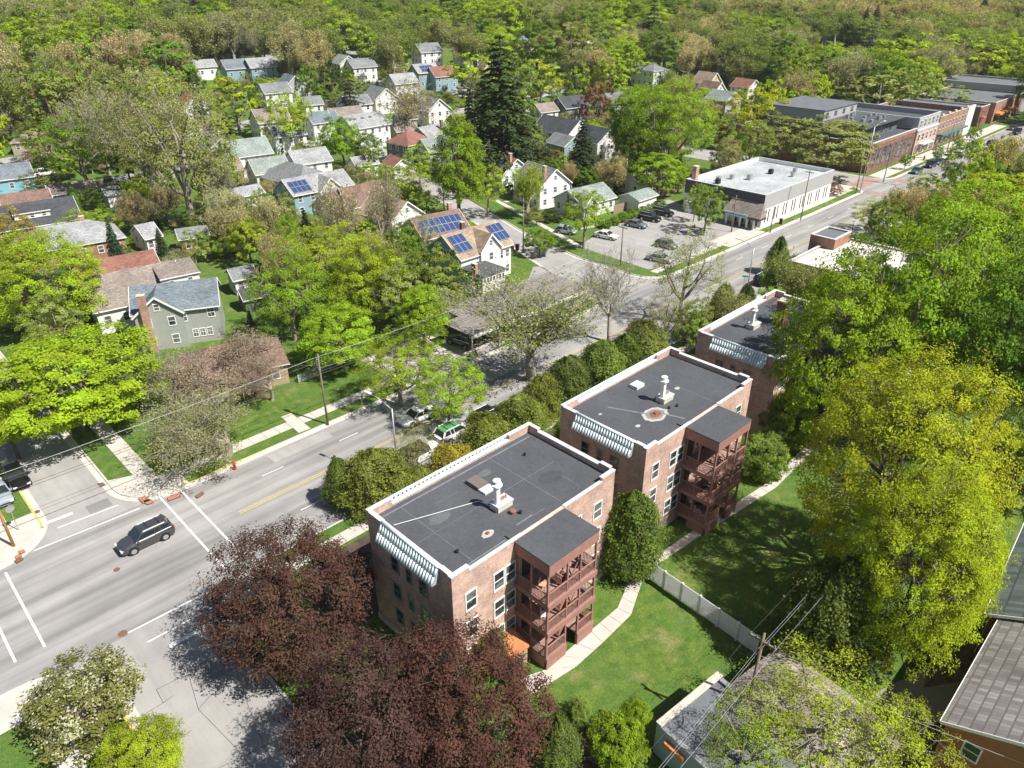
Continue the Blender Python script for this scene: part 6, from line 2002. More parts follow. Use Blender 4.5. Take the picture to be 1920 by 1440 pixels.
pole_px(1775, 285, 1790, 235, 'slim pole in front of the ornate brick shop', arm=False)
pole_px(1833, 245, 1842, 205, 'slim wooden pole at the far crossing')
pole_px(505, 262, 503, 240, 'pale pole at the lane end, middle left', arm=False)
pole_px(598, 290, 596, 250, 'reddish slim pole beside the dark green bush, middle left', arm=False)
pole_px(701, 330, 697, 285, 'pinkish slim pole among the shrubs behind the orange roof', arm=False)
pole_px(672, 135, 671, 115, 'far pale pole at the white house with the car', arm=False)
tp = P(1433, 1190, 9.0)
utility_pole(tp.x, tp.y, 9.0, 'weathered wooden pole with wires at the end of the white fence', tilt=0.0)
for k, dz in enumerate((0.0, -0.25, -0.9, -1.2)):
    yy = (-1.0, 1.0, 0.2, 0.15)[k]
    wire((tp.x, tp.y + yy * 0.9, 8.5 + dz), (-14, tp.y + yy * 0.9 - 0.6, 8.7 + dz), 0.9, '%s overhead wire crossing the flat garage roof towards the bottom edge' % ('lower left', 'upper right', 'thick middle', 'thin middle')[k], WIREL if k != 1 else WIRE, 0.007, 'wires over the garages')
    wire((tp.x, tp.y + yy * 0.9, 8.5 + dz), (92, tp.y + yy * 0.9 + 1, 8.8 + dz), 1.0, '%s overhead wire running from the fence pole past the juniper' % ('left-hand upper', 'right-hand upper', 'thick lower', 'thin lower')[k], WIREL if k != 1 else WIRE, 0.007, 'wires past the juniper')
wire((tp.x, tp.y, 7.2), (tp.x + 9.0, -14.0, 6.0), 0.6, 'service wire from the fence pole to the lower right roofs', WIREL, 0.010, 'service wire')
wx = p1[1]
for k, (yy, zz) in enumerate(((0.2, 7.9), (0.5, 8.3), (-0.2, 6.9), (0.0, 6.5))):
    wire((-14, 65 + yy, zz), (wx.x, wx.y + yy, zz), 0.5, '%s wire over the north side street' % ('second highest', 'highest, bright', 'third highest', 'lowest')[k], WIREL if k == 1 else WIRE, 0.02, 'wires along the main street')
    wire((wx.x, wx.y + yy, zz), (79, 65.0 + yy, zz), 0.6, '%s wire passing the low office roof' % ('second highest', 'highest, bright', 'third highest', 'lowest')[k], WIREL if k == 1 else WIRE, 0.02, 'wires along the main street')
wire((wx.x, wx.y, 7.5), (24.5, 86.0, 4.6), 0.4, 'service wire to the hipped house', WIREL, 0.010, 'service wires to houses')
wire((wx.x, wx.y, 7.2), (61, 70, 3.4), 0.4, 'service wire to the low office', WIREL, 0.010, 'service wires to houses')

def street_lamp(u, v, uj, vj, armvec, label, col=STEEL):
    p = P(u, v); d = _fw + _r * ((uj - 960) / FPX) - _u * ((vj - 720) / FPX)
    t = (p.x * d[0] + p.y * d[1]) / (d[0] ** 2 + d[1] ** 2)
    h = CAM_H + t * d[2] - p.z
    e = thing('street_lamp', label, 'street lamp', (p.x, p.y, 0.1))
    b = MB(); b.tube((0, 0, 0), (0, 0, h), 0.11, 0.07, 10); b.build('pole', col, e, smooth=True)
    a = Vector(armvec)
    b = MB(); b.tube((0, 0, h - 0.1), (a.x * 0.5, a.y * 0.5, h + 0.55), 0.05, 0.045, 8); b.tube((a.x * 0.5, a.y * 0.5, h + 0.55), (a.x, a.y, h + 0.85), 0.045, 0.04, 8); b.build('arm', col, e, smooth=True)
    b = MB(); n = a.normalized()
    b.bar((a.x, a.y, h + 0.86), (a.x + n.x * 0.7, a.y + n.y * 0.7, h + 0.90), 0.28, 0.14); b.build('lamp_head', plain('lamp_white', (0.7, 0.7, 0.7), 0.4), e)
    box('base_plate', -0.18, -0.18, 0, 0.18, 0.18, 0.12, col, e)
    return e
street_lamp(748, 905, 736, 768, (-0.6, 2.4, 0), 'galvanised street lamp at the near kerb, its arm over the street')
street_lamp(1400, 548, 1412, 466, (-0.2, 2.4, 0), 'galvanised street lamp near the black car in the shade')
street_lamp(1612, 362, 1640, 238, (2.6, -0.6, 0), 'tall street lamp with a long arm at the brick crossing')
street_lamp(1590, 467, 1598, 425, (0.1, 0.1, 0), 'short black post lamp beside the brick restaurant', BLACK)
# signs
def sign(x, y, h, label, shape, mat, rz, w=0.7, backmat=None, hh=None):
    e = thing('street_sign', label, 'sign', (x, y, 0.1), rz)
    b = MB(); b.tube((0, 0, 0), (0, 0, h), 0.035, 0.035, 8); b.build('post', STEEL, e)
    b = MB(); n = {'oct': 8, 'disc': 16, 'dia': 4, 'rect': 4}[shape]
    r = w / 2
    if shape == 'rect':
        hh = hh or w * 1.3
        b.box(-r, -0.05, h - hh, r, -0.036, h)
    else:
        b.tube((0, -0.05, h - r), (0, -0.036, h - r), r, r, n)
    b.build('sign_plate', mat, e)
    return e
p = P(36, 996); sign(p.x, p.y, 2.9, 'eight-sided stop sign seen from its grey back, by the orange pole', 'oct', STEEL, 0.3, 0.8)
p = P(682, 780); sign(p.x, p.y, 2.7, 'narrow green sign on the verge between the utility pole and the street lamp', 'rect', plain('sign_green', (0.03, 0.14, 0.09), 0.5), 0.6, 0.35)
p = P(1780, 352); sign(p.x, p.y, 2.8, 'orange diamond warning sign beyond the honey-coloured street tree', 'dia', plain('sign_orange', (0.75, 0.30, 0.03), 0.5), -0.8, 1.2)
p = P(1788, 335); sign(p.x, p.y, 3.4, 'blue rectangular sign above the orange diamond sign', 'rect', plain('sign_sky', (0.12, 0.35, 0.5), 0.5), -0.8, 1.5, hh=0.8)
p = P(1392, 550); sign(p.x, p.y, 2.9, 'small green street name plate beside the shaded street lamp', 'rect', plain('sign_teal', (0.03, 0.30, 0.22), 0.5), -0.9, 0.9, hh=0.3)
# traffic signal mast
p = P(1656, 342)
e = thing('traffic_signal', 'green traffic signal mast with a long arm at the brick crossing', 'traffic signal', (p.x, p.y, 0.1))
GRN = plain('signal_green', (0.03, 0.22, 0.17), 0.5)
b = MB(); b.tube((0, 0, 0), (0, 0, 7.0), 0.12, 0.09, 10); b.build('pole', GRN, e)
b = MB(); b.tube((0, 0, 6.0), (1.2, -7.5, 6.6), 0.08, 0.06, 8); b.build('arm', GRN, e)
for t in (0.45, 0.7, 0.97):
    box('signal_head', 1.2 * t - .18, -7.5 * t - .18, 5.5 + .6 * t, 1.2 * t + .18, -7.5 * t + .18, 6.5 + .6 * t, plain('signal_yellow', (0.6, 0.42, 0.04), 0.5), e)
# hydrant
p = P(441, 880)
e = thing('fire_hydrant', 'red fire hydrant on the grass verge by the yellow kerb', 'hydrant', (p.x, p.y, 0.12))
HR = plain('hydrant_red', (0.42, 0.04, 0.04), 0.45)
b = MB(); b.tube((0, 0, 0), (0, 0, 0.08), 0.19, 0.19, 12); b.tube((0, 0, 0.08), (0, 0, 0.62), 0.13, 0.13, 12); b.tube((0, 0, 0.62), (0, 0, 0.80), 0.15, 0.05, 12); b.build('barrel', HR, e)
b = MB(); b.tube((-0.24, 0, 0.5), (0.24, 0, 0.5), 0.06, 0.06, 8); b.build('nozzle', HR, e); b = MB(); b.tube((0, -0.24, 0.45), (0, 0, 0.45), 0.08, 0.08, 8); b.build('nozzle', HR, e)
def binn(u, v, colr, label):
    p = P(u, v); e = thing('wheelie_bin', label, 'bin', (p.x, p.y, 0.12), 0.4)
    b = MB(); b.add([(-.25, -.25, 0), (.25, -.25, 0), (.25, .25, 0), (-.25, .25, 0), (-.32, -.32, 1), (.32, -.32, 1), (.32, .32, 1), (-.32, .32, 1)], [(3, 2, 1, 0), (0, 1, 5, 4), (1, 2, 6, 5), (2, 3, 7, 6), (3, 0, 4, 7)]); b.build('bin_body', colr, e)
    box('lid', -.35, -.36, 1.0, .35, .36, 1.08, colr, e)
binn(961, 467, plain('brown_bin', (0.25, 0.13, 0.10), 0.6), 'brown wheelie bin at the corner of the blue and white house')
binn(970, 470, BLACK, 'black wheelie bin beside the brown one')
binn(1463, 421, BLACK, 'black litter bin on the pavement by the white shop')
# brown fence behind the parking lot
FW = plain('fence_boards', (0.30, 0.22, 0.16), 0.85, 0.2)
def board_fence(a, b_, label, h=1.8, n=40, mat=FW):
    L = math.hypot(b_.x - a.x, b_.y - a.y)
    e = thing('board_fence', label, 'fence', (a.x, a.y, 0.1), math.atan2(b_.y - a.y, b_.x - a.x))
    me = None; st = L / n
    for i in range(n):
        if me is None:
            o = box('board', 0.01, -0.02, 0, st - 0.015, 0.02, h, mat, e); me = o.data
        else:
            o = put('board', me, e)
        o.location = (i * st, 0, 0)
    box('rail', 0, 0.021, h * 0.8, L, 0.07, h * 0.88, mat, e); box('rail', 0, 0.021, h * 0.25, L, 0.07, h * 0.33, mat, e)
board_fence(P(1236, 372), P(1292, 352), 'tall brown board fence between the white garage and the white shop', n=30)
board_fence(P(1150, 402), P(1192, 390), 'pinkish brown board fence beside the single-storey white house', n=24)
board_fence(P(430, 1000) if False else P(560, 720), P(660, 668), 'low wire-and-post garden fence at the back of the lawn', h=1.1, n=34, mat=plain('pale_green_fence', (0.30, 0.38, 0.32), 0.7))
# hedge strip by the lot
for i in range(7):
    u = 1135 + i * 17; v = 420 - i * 6
    T('shrub', u, v, 24, 1.8, 'green', 'green hedge bush between the parked cars and brown fence, %s from the street' % ('first', 'second', 'third', 'fourth', 'fifth', 'sixth', 'last')[i], 'hedge', hc=0.5, name='hedge_bush', group='hedge beside the parking lot')
T('shrub', 1033, 405, 52, 1.8, 'dark', 'dark clipped round hedge in front of the small porch', 'hedge', hc=0.5, name='hedge_bush')

# ------------------------------------------------------------------ trees near the camera
T('purple', 538, 1112, 275, 10.2, 'plum', 'dark purple-leaved tree at the corner of the crossing, smaller of the two', var=0)
T('purple', 690, 1332, 300, 11.2, 'plum', 'big dark purple-leaved tree beside the west wall of the nearest apartment block', var=1)
T('purple', 870, 1320, 290, 10.5, 'wine', 'purple-leaved tree between the nearest back steps and the clipped round hedge', var=0)
T('maple', 125, 712, 310, 11.0, 'lime', 'broad bright green maple over the north side street, left of the grey-green house', var=0)
T('fine', 72, 515, 225, 14.0, 'yellow', 'tall yellow-green tree behind the bright green maple, below the brown roofs', lod=1.0, var=1)
T('fine', 8, 455, 130, 12.0, 'gold', 'golden-green tree at the left edge below the dark roof')
T('round', 5, 780, 120, 9.0, 'yellow', 'yellow-green tree on the left edge over the parked dark car', var=0)
T('open', 540, 550, 150, 12.0, 'bright', 'bright green tree in the back yards left of the blue and white solar house', lod=1.0, var=0)
T('open', 610, 495, 170, 13.5, 'lime', 'tallest green tree of the clump behind the lawn with the fence', lod=1.0, var=1)
T('round', 690, 530, 140, 12.0, 'lime', 'fresh green tree of the clump nearest the conical tree', lod=1.0, var=1)
T('round', 630, 625, 150, 8.5, 'lime', 'low bright green tree at the lawn edge behind the utility pole', lod=1.0, var=0)
T('oval', 792, 588, 100, 9.5, 'lime', 'neat conical bright green tree beside the driveway of the low office', lod=1.0, var=0)
T('open', 745, 690, 150, 8.5, 'lime', 'yellow-green street tree over the verge beside the street lamp', lod=1.0, var=0)
T('open', 840, 730, 140, 8.0, 'lime', 'yellow-green open tree between the white car and the low office driveway', lod=1.0, var=1)
T('sparse', 775, 840, 80, 6.0, 'olive', 'small thin green tree beside the white pickup at the near kerb', lod=1.0)
T('crab', 410, 790, 260, 7.5, 'grey', 'twisted grey bare tree in front of the brown hip-roofed house', lod=1.0, var=0)
T('crab', 395, 690, 230, 8.0, 'pink', 'pinkish budding bare tree over the brown hipped roof', lod=1.0, var=1)
T('crab', 500, 700, 120, 6.5, 'pink', 'smaller pinkish bare tree at the right end of the brown hipped roof', lod=1.0, var=0)
T('vase', 1000, 600, 285, 14.0, 'olive', 'large bare vase-shaped tree in front of the low office', lod=1.0, var=0)
T('bare', 1150, 545, 150, 13.0, 'grey', 'tall bare tree behind the hedge of the second apartment block', lod=1.0, var=1)
T('sparse', 1285, 505, 150, 14.0, 'olive', 'thin-leaved tall street tree across from the parking lot', lod=1.0, var=0)
T('sparse', 1250, 590, 90, 9.0, 'grey', 'thin grey street tree between the bare tree and the third apartment block', lod=1.0, var=1)
VR = [v_ for v_ in range(2) if (hash_s('column') + v_ * 17 + 100) % 2 == 0][0]   # the round-topped form
# evergreens in front of the apartment blocks
EG = 'evergreens along the street front of the apartment blocks'
for u, v, w, H, c, l in (
    (637, 905, 58, 5.0, 'cedar', 'narrow pointed evergreen at the west end of the evergreen row'),
    (705, 900, 112, 6.0, 'yew', 'large evergreen left of the white-topped jeep'),
    (752, 925, 70, 4.4, 'yew', 'evergreen between the large one and the jeep, behind the parapet'),
    (790, 910, 60, 4.0, 'yew', 'lower evergreen right in front of the jeep'),
    (848, 878, 84, 5.2, 'gold', 'orange-tinged evergreen beside the green-roofed van'),
    (912, 828, 86, 5.6, 'yew', 'rounded evergreen at the corner nearest the roof step of the first block'),
    (975, 790, 84, 6.0, 'yew', 'big evergreen behind the north corner of the first block'),
    (1015, 750, 66, 5.6, 'yew', 'evergreen next to the big one, towards the street'),
    (1062, 722, 72, 6.6, 'cedar', 'tall evergreen left of the second block roof corner'),
    (1128, 690, 84, 6.6, 'yew', 'broad evergreen beside the street edge of the second block'),
    (1170, 672, 60, 6.0, 'cedar', 'evergreen between the two broad ones along the second block'),
    (1208, 655, 80, 6.6, 'yew', 'evergreen at the north corner of the second block'),
    (1060, 812, 40, 3.5, 'lime', 'low evergreen tucked into the passage between the first two blocks'),
    (1355, 580, 56, 6.5, 'cedar', 'pointed evergreen at the west corner of the third block'),
    (1398, 572, 42, 5.5, 'cedar', 'smaller pointed evergreen beside the third block'),
    (1318, 612, 56, 4.0, 'yew', 'low evergreen in front of the third block'),
    (1459, 482, 40, 6.0, 'cedar', 'pointed dark evergreen at the kerb beside the brick restaurant')):
    T('column', u, v, w * 1.16, H, c, l, 'evergreen', hc=0.5, name='evergreen_shrub', group=EG, lod=1.0, var=VR if 'pointed' not in l else 1 - VR)
T('column', 1182, 1003, 118, 8.0, 'cedar', 'big columnar evergreen between the two nearest back balconies', 'evergreen', hc=0.5, lod=1.0, name='evergreen_shrub', var=VR)
T('shrub', 838, 1175, 105, 4.2, 'yew', 'yew bush under the south wall corner of the nearest block', 'shrub', hc=0.6, lod=1.0)
T('shrub', 905, 1215, 95, 3.6, 'yew', 'yew bush beside the small brick bin store', 'shrub', hc=0.6, lod=1.0)
T('column', 1550, 1155, 165, 9.5, 'cedar', 'dark juniper beside the hip-roofed garage', 'tree', hc=0.5, lod=1.0, name='juniper_tree', var=1)
T('column', 1490, 1180, 60, 4.0, 'dark', 'small dark juniper at the end of the white fence', 'tree', hc=0.5, lod=1.0, name='juniper_tree')
T('fine', 1705, 860, 340, 21.0, 'yellow', 'taller and rearmost of the two big yellow-green maples over the back lawn', lod=1.0, var=1)
T('fine', 1728, 1045, 290, 17.0, 'yellow', 'front one of the two big yellow-green maples, overhanging the bare soil bed', lod=1.0, var=0)
T('fine', 1815, 1085, 110, 12.0, 'lime', 'side crown of yellow-green leaves reaching the slate roof', lod=1.0, var=1)
T('round', 1568, 665, 215, 19.0, 'bright', 'green tree shading the roof of the second block', lod=1.0, var=1)
T('open', 1715, 570, 300, 24.0, 'bright', 'wide spreading green tree behind the third block', lod=1.0, var=0)
T('round', 1665, 600, 180, 16.0, 'bright', 'green tree on the garden side of the brick restaurant', lod=1.0, var=0)
T('round', 1830, 470, 250, 19.0, 'bright', 'big bright green tree at the right edge below the side street', lod=1.0, var=1)
T('round', 1890, 640, 260, 22.0, 'green', 'big green tree at the right edge above the yellow maple', lod=1.0, var=0)
T('round', 1915, 860, 150, 14.0, 'mid', 'dark green tree cut by the right edge beside the slate roof', lod=1.0, var=1)
T('round', 1870, 370, 170, 12.0, 'yellow', 'yellow-green tree beyond the big green trees on the right edge', lod=0.3)
T('round', 1755, 440, 110, 11.0, 'bright', 'green tree right of the brick restaurant, under the street signs', lod=1.0)
T('open', 1738, 350, 75, 7.0, 'lime', 'small honey-coloured street tree at the far crossing corner', lod=0.3)
T('open', 1640, 400, 70, 6.0, 'yellow', 'low yellow-green street tree in front of the brick restaurant', lod=0.3)
T('round', 1540, 600, 90, 11.0, 'green', 'green tree hanging over the chimney of the third block', lod=1.0)
T('round', 1480, 790, 90, 7.0, 'green', 'low green tree in the shade east of the second block back balconies', lod=1.0)
T('shrub', 1430, 850, 90, 4.5, 'mid', 'leafy shrub under the east wall of the second block', 'shrub', lod=1.0)
T('sparse', 1540, 1345, 300, 8.5, 'lime', 'thin light green tree over the shingled garage roof at the bottom edge', lod=1.0, var=0)
T('sparse', 1400, 1400, 190, 7.5, 'lime', 'thin light green tree over the flat garage roof at the bottom edge', lod=1.0, var=1)
T('sparse', 1680, 1400, 190, 7.0, 'lime', 'thin light green tree left of the orange brick wall at the bottom edge', lod=1.0, var=1)
T('shrub', 1160, 1395, 105, 3.2, 'bright', 'bright green bush beside the flat-roofed garage', 'shrub', hc=0.5, lod=1.0)
T('shrub', 1190, 1350, 60, 3.4, 'bright', 'taller shoot of bright green bush next to the garage lawn', 'shrub', hc=0.5, lod=1.0)
T('column', 1042, 1385, 92, 3.8, 'cedar', 'clipped dark green rounded hedge bush at the bottom edge', 'shrub', hc=0.5, lod=1.0, name='clipped_bush')
T('blossom', 152, 1305, 195, 5.0, 'blossom', 'white-blossomed crab apple at the south-west corner of the crossing', hc=0.6, lod=1.0)
T('round', 265, 1425, 165, 4.5, 'lime', 'low bright green tree at the bottom edge beside the south side street', hc=0.55, lod=1.0)
T('shrub', 1085, 1330, 40, 1.6, 'mid', 'small round shrub at the lawn end above the clipped hedge', 'shrub', hc=0.5, lod=1.0)

T('round', 1600, 660, 90, 10.0, 'green', 'shaded green tree over the end of the long back walk', lod=1.0)
T('round', 1500, 720, 110, 10.0, 'mid', 'mid-green tree between the second and third blocks, garden side', lod=1.0)

# ------------------------------------------------------------------ trees of the middle distance
T('open', 1097, 402, 92, 11.1, 'bright', 'green tree at the parking lot corner in front of the single-storey white house', lod=0.3)
T('round', 1012, 452, 60, 4.6, 'green', 'small round green tree at the kerb of the side street', hc=0.6, lod=0.3)
T('vase', 990, 352, 76, 11.1, 'lime', 'vase-shaped yellow-green street tree in front of the brick chimney', lod=0.3)
T('open', 914, 352, 74, 10.4, 'lime', 'yellow-green street tree in front of the reddish solar roof', lod=0.3)
T('oval', 858, 312, 104, 21.0, 'bright', 'very tall bright green oval tree in the middle of the neighbourhood', lod=1.0, hc=0.52)
T('spruce', 938, 205, 215, 33.0, 'dark', 'huge dark pine in the middle of the neighbourhood', lod=1.0, var=0, hc=0.5)
T('spruce', 880, 235, 62, 20.8, 'green', 'slender green conifer left of the huge dark pine')
T('spruce', 1093, 292, 90, 16.0, 'deep', 'pointed dark blue-green spruce left of the big poplar-like tree', lod=1.0, hc=0.45)
T('bare', 968, 272, 101, 11.7, 'brown', 'brownish bare tree at the foot of the huge dark pine')
T('round', 1028, 297, 56, 5.0, 'wine', 'reddish brown low tree beside the grey-roofed gable')
T('round', 1200, 230, 134, 22.1, 'bright', 'left half of the big green poplar-like trees', lod=1.0, var=0)
T('open', 1262, 235, 146, 23.4, 'bright', 'right half of the big green poplar-like trees', lod=1.0, var=1)
T('round', 1235, 320, 101, 10.4, 'bright', 'lower green tree under the big poplar-like trees')
T('round', 1118, 190, 65, 14.3, 'rust', 'wine-brown tree behind the dark-roofed white house')
T('bare', 760, 190, 134, 16.9, 'tan', 'large brownish bare tree left of the white gabled house')
T('round', 640, 262, 81, 12.3, 'bright', 'round bright green tree left of the skylight house')
T('oval', 692, 278, 56, 10.4, 'green', 'green tree with white blossom patches in front of the skylight house')
T('sparse', 330, 270, 235, 28.6, 'olive', 'giant sparse tree with two tall pale trunks, left of centre', lod=1.0, var=1)
T('vase', 260, 250, 213, 26.0, 'olive', 'giant grey-green tree behind the giant sparse one', lod=1.0)
T('open', 145, 280, 168, 18.2, 'green', 'dark branching green tree over the sky blue shed')
T('bare', 415, 340, 90, 16.9, 'grey', 'thin bare tree in front of the low white garage')
T('open', 400, 320, 101, 18.2, 'mid', 'hazy mid-green tree right of the giant sparse tree')
T('bare', 640, 400, 120, 16.9, 'tan', 'bare tree left of the orange-roofed gable')
T('bare', 705, 390, 90, 16.9, 'tan', 'bare tree in front of the orange-brown roof')
T('sparse', 790, 440, 70, 10.4, 'grey', 'thin grey-green shrub tree left of the blue gable')
T('open', 740, 345, 130, 8.5, 'mid', 'low green tree behind the orange-brown roof')
T('open', 785, 310, 67, 10.4, 'lime', 'yellow-green tree in front of the pyramid roof')
T('open', 440, 190, 112, 15.6, 'lime', 'yellow-green tree over the white garage house, middle left')
T('open', 535, 225, 95, 15.6, 'lime', 'light yellow-green tree left of the white steep gable')
T('spruce', 372, 195, 47, 18.2, 'blue', 'tall blue spruce in the upper left')
T('round', 310, 120, 112, 19.5, 'green', 'large green tree in the upper left wood')
T('haze', 250, 110, 101, 19.5, 'buff', 'pale pinkish budding tree left of the large green one')
T('round', 90, 190, 123, 18.2, 'mid', 'broad green tree above the green lawn, far left')
T('haze', 140, 130, 112, 18.2, 'tan', 'yellow-tan budding tree, far upper left')
T('round', 720, 90, 101, 15.6, 'lime', 'big yellow-green tree above the white house with the car')
T('round', 620, 150, 49, 13.0, 'dark', 'dark green tree beside the slate blue house, upper left')
T('round', 573, 152, 45, 11.7, 'green', 'fresh green round tree right of the slate blue house')
T('spruce', 655, 170, 62, 16.9, 'deep', 'dark spruce pair left of the brownish bare tree')
T('open', 880, 135, 101, 15.6, 'lime', 'yellow-green tree above the huge dark pine, left')
T('open', 1015, 150, 101, 15.6, 'yellow', 'yellow-green tree above the huge dark pine, right')
T('haze', 1130, 130, 78, 16.9, 'tan', 'tan budding tree left of the cube-shaped white house')
T('oval', 1182, 110, 62, 15.6, 'bright', 'rounded bright green tree left of the cube-shaped white house')
T('spruce', 1225, 45, 90, 23.4, 'deep', 'cluster of dark spruces in the upper middle')
T('spruce', 1150, 60, 45, 18.2, 'dark', 'dark spruce beside the narrow white gables')
T('round', 1415, 70, 58, 14.3, 'wine', 'wine-red round tree beside the pink-roofed house')
T('spruce', 1478, 68, 34, 15.6, 'deep', 'small dark conifer right of the wine-red tree')
T('round', 1336, 108, 52, 10.4, 'gold', 'golden yellow tree over the cream gable')
T('spruce', 1345, 138, 20, 11.7, 'deep', 'pointed dark conifer beside the brown-roofed white gable')
T('spruce', 1636, 75, 47, 20.8, 'blue', 'blue-green spruce in the upper right wood')
T('bare', 1580, 130, 134, 19.5, 'grey', 'wide grey bare tree in the upper right')
T('open', 1648, 175, 146, 15.6, 'olive', 'grey-green tree behind the flat-roofed brick building')
T('round', 1558, 268, 165, 15.0, 'olive', 'olive budding tree in front of the brick building, right one')
T('open', 1465, 262, 130, 14.0, 'olive', 'olive budding tree in front of the brick building, left one')
T('open', 1405, 215, 123, 15.6, 'yellow', 'yellow-green tree left of the brick building')
T('round', 1480, 200, 78, 11.7, 'bright', 'bright green tree behind the brick building corner')
T('round', 1680, 105, 123, 19.5, 'lime', 'broad yellow-green tree crown, upper right, left of the row')
T('round', 1780, 100, 146, 18.2, 'lime', 'broad yellow-green tree crown, upper right, middle of the row')
T('round', 1850, 118, 101, 16.9, 'yellow', 'broad yellow-green tree crown, upper right, end of the row')
T('open', 1770, 185, 101, 11.7, 'mid', 'green tree behind the white shop wall end')
T('round', 1565, 354, 30, 2.6, 'rust', 'small purple-brown bush at the end of the white shop', hc=0.6, cat='shrub')
for u, v, l in ((1797, 262, 'round young street tree in front of the ornate shop'), (1760, 283, 'young street tree behind the white parked car'), (1822, 250, 'young green street tree, second from the far crossing'), (1832, 246, 'young green street tree nearest the far crossing'), (1700, 298, 'young street tree beside the traffic signal')):
    T('round', u, v, 20, 4.2, 'green', l, hc=0.65)
T('column', 137, 372, 18, 6.0, 'green', 'tall clipped green cypress behind the dark roof', 'tree', hc=0.5, name='cypress_tree')
T('column', 146, 390, 16, 5.5, 'green', 'shorter clipped green cypress behind the dark roof', 'tree', hc=0.5, name='cypress_tree')
T('column', 335, 615, 22, 4.0, 'green', 'small pointed conifer against the grey-green house wall', 'tree', hc=0.5, name='conifer_tree', lod=1.0)
T('round', 70, 290, 44, 5.0, 'brown', 'brown leafless bush at the far left lawn', 'shrub')
T('round', 105, 345, 24, 3.5, 'wine', 'dark red bush beside the sky blue wall', 'shrub')
T('open', 60, 260, 67, 10.4, 'mid', 'green tree beside the tan hipped-roof garage')

# ------------------------------------------------------------------ the wood and the garden trees between the houses
rnd = random.Random(11)
def in_house(x, y, m=0.0):
    for hx, hy, hl, hw, an in HOUSES:
        dx, dy = x - hx, y - hy
        a = dx * math.cos(an) + dy * math.sin(an); b_ = -dx * math.sin(an) + dy * math.cos(an)
        if abs(a) < hl + m and abs(b_) < hw + m:
            return True
    return False
def on_road(x, y):
    if 46 < y < 72 and x > -60: return True
    if 3 < x < 14 and y < 125: return True
    def near(pl, w):
        for (ax, ay), (bx, by) in zip(pl, pl[1:]):
            t = ((x - ax) * (bx - ax) + (y - ay) * (by - ay)) / ((bx - ax) ** 2 + (by - ay) ** 2)
            t = max(0, min(1, t))
            if math.hypot(x - ax - t * (bx - ax), y - ay - t * (by - ay)) < w: return True
        return False
    mid2 = [((a[0] + b_[0]) / 2, (a[1] + b_[1]) / 2) for a, b_ in zip(W2[:5], E2[:5])]
    return near(mid2, 6.0) or near([(184, 60), (184, 140)], 7) or near([(20, 195), (140, 195)], 4)
HPX = []
for hx, hy, hl, hw, an in HOUSES:
    z = terr(hx, hy)
    pu = proj((hx, hy, z + 4.5)); HPX.append((pu[0], pu[1], pu[2], hl, hw))
CLEAR = [(1250, 440, 70), (1150, 430, 50), (940, 395, 55), (900, 400, 40), (1000, 470, 60), (640, 290, 30), (590, 310, 25), (160, 395, 30), (25, 285, 40), (85, 325, 30), (620, 690, 90), (300, 640, 140), (420, 520, 60), (960, 560, 120), (330, 800, 200), (230, 860, 100), (1060, 440, 60), (1310, 300, 30), (700, 650, 60)]
def blocked(x, y, R, H):
    z = terr(x, y)
    if in_house(x, y, R * 0.6) or on_road(x, y): return True
    pq = proj((x, y, z + H * .5))
    if 360 < pq[0] < 830 and 150 < pq[1] < 400 and H > 6.5: return True
    cu, cv, cd = proj((x, y, z + 0.58 * H)); rp = R * FPX / cd
    for u, v, dd, hl, hw in HPX:
        if dd > cd - 2:
            s = 0.62 * max(hl, hw) * FPX / dd
            if math.hypot(cu - u, (cv - v)) < rp * 0.95 + s * 0.85: return True
    for u, v, r_ in CLEAR:
        if math.hypot(cu - u, cv - v) < r_ + rp * 0.6: return True
    for tx, ty, tr, th in TREES:
        if math.hypot(x - tx, y - ty) < (R + tr) * 0.62: return True
    return False
KINDS_ = [('round', 'lime', 3, 'round yellow-green tree'), ('open', 'lime', 3, 'open yellow-green tree'), ('open', 'mid', 4, 'mid-green loose tree'), ('round', 'green', 3, 'dense green tree'),
          ('haze', 'olive', 5, 'grey-green budding tree'), ('haze', 'tan', 4, 'tan budding tree'), ('haze', 'buff', 2, 'pale budding tree'), ('round', 'bright', 3, 'bright green tree'), ('open', 'olive', 4, 'olive green tree'),
          ('bare', 'grey', 2, 'grey bare tree'), ('spruce', 'deep', 2, 'dark conifer'), ('round', 'mid', 3, 'broad green tree')]
POOL = [k for k in KINDS_ for _ in range(k[2])]
near_n = 0
LM = [(hx, hy, None) for hx, hy, *_ in HOUSES]
ZN = [('left of the photo', -1e9, 500), ('in the middle of the photo', 500, 1150), ('right of the photo', 1150, 1e9)]
def short(l):
    for w_ in (', ', ' beside ', ' behind ', ' between ', ' next to ', ' under ', ' at the '):
        l = l.split(w_)[0] if len(l.split(w_)[0].split()) >= 3 else l
    return ' '.join(l.split()[:9])
USED = {}
def fill_label(desc, x, y, H):
    tu, tv, td = proj((x, y, terr(x, y) + H * .5))
    c = sorted(range(len(HOUSES)), key=lambda i: (HOUSES[i][0] - x) ** 2 + (HOUSES[i][1] - y) ** 2)
    for i in c[:6]:
        hx, hy = HOUSES[i][:2]; hu, hv, hd = proj((hx, hy, terr(hx, hy) + 3))
        du = tu - hu
        if abs(du) > abs(hd - td) * 2.5: rel = 'left of' if du < 0 else 'right of'
        else: rel = 'behind' if td > hd else 'in front of'
        if math.hypot(hx - x, hy - y) > 30: rel = 'some way ' + rel
        l = '%s %s the %s' % (desc, rel, short(HLAB[i]))
        l = ' '.join(l.split()[:16])
        if l not in USED:
            USED[l] = 1; return l, False
    return l, True
cand = []
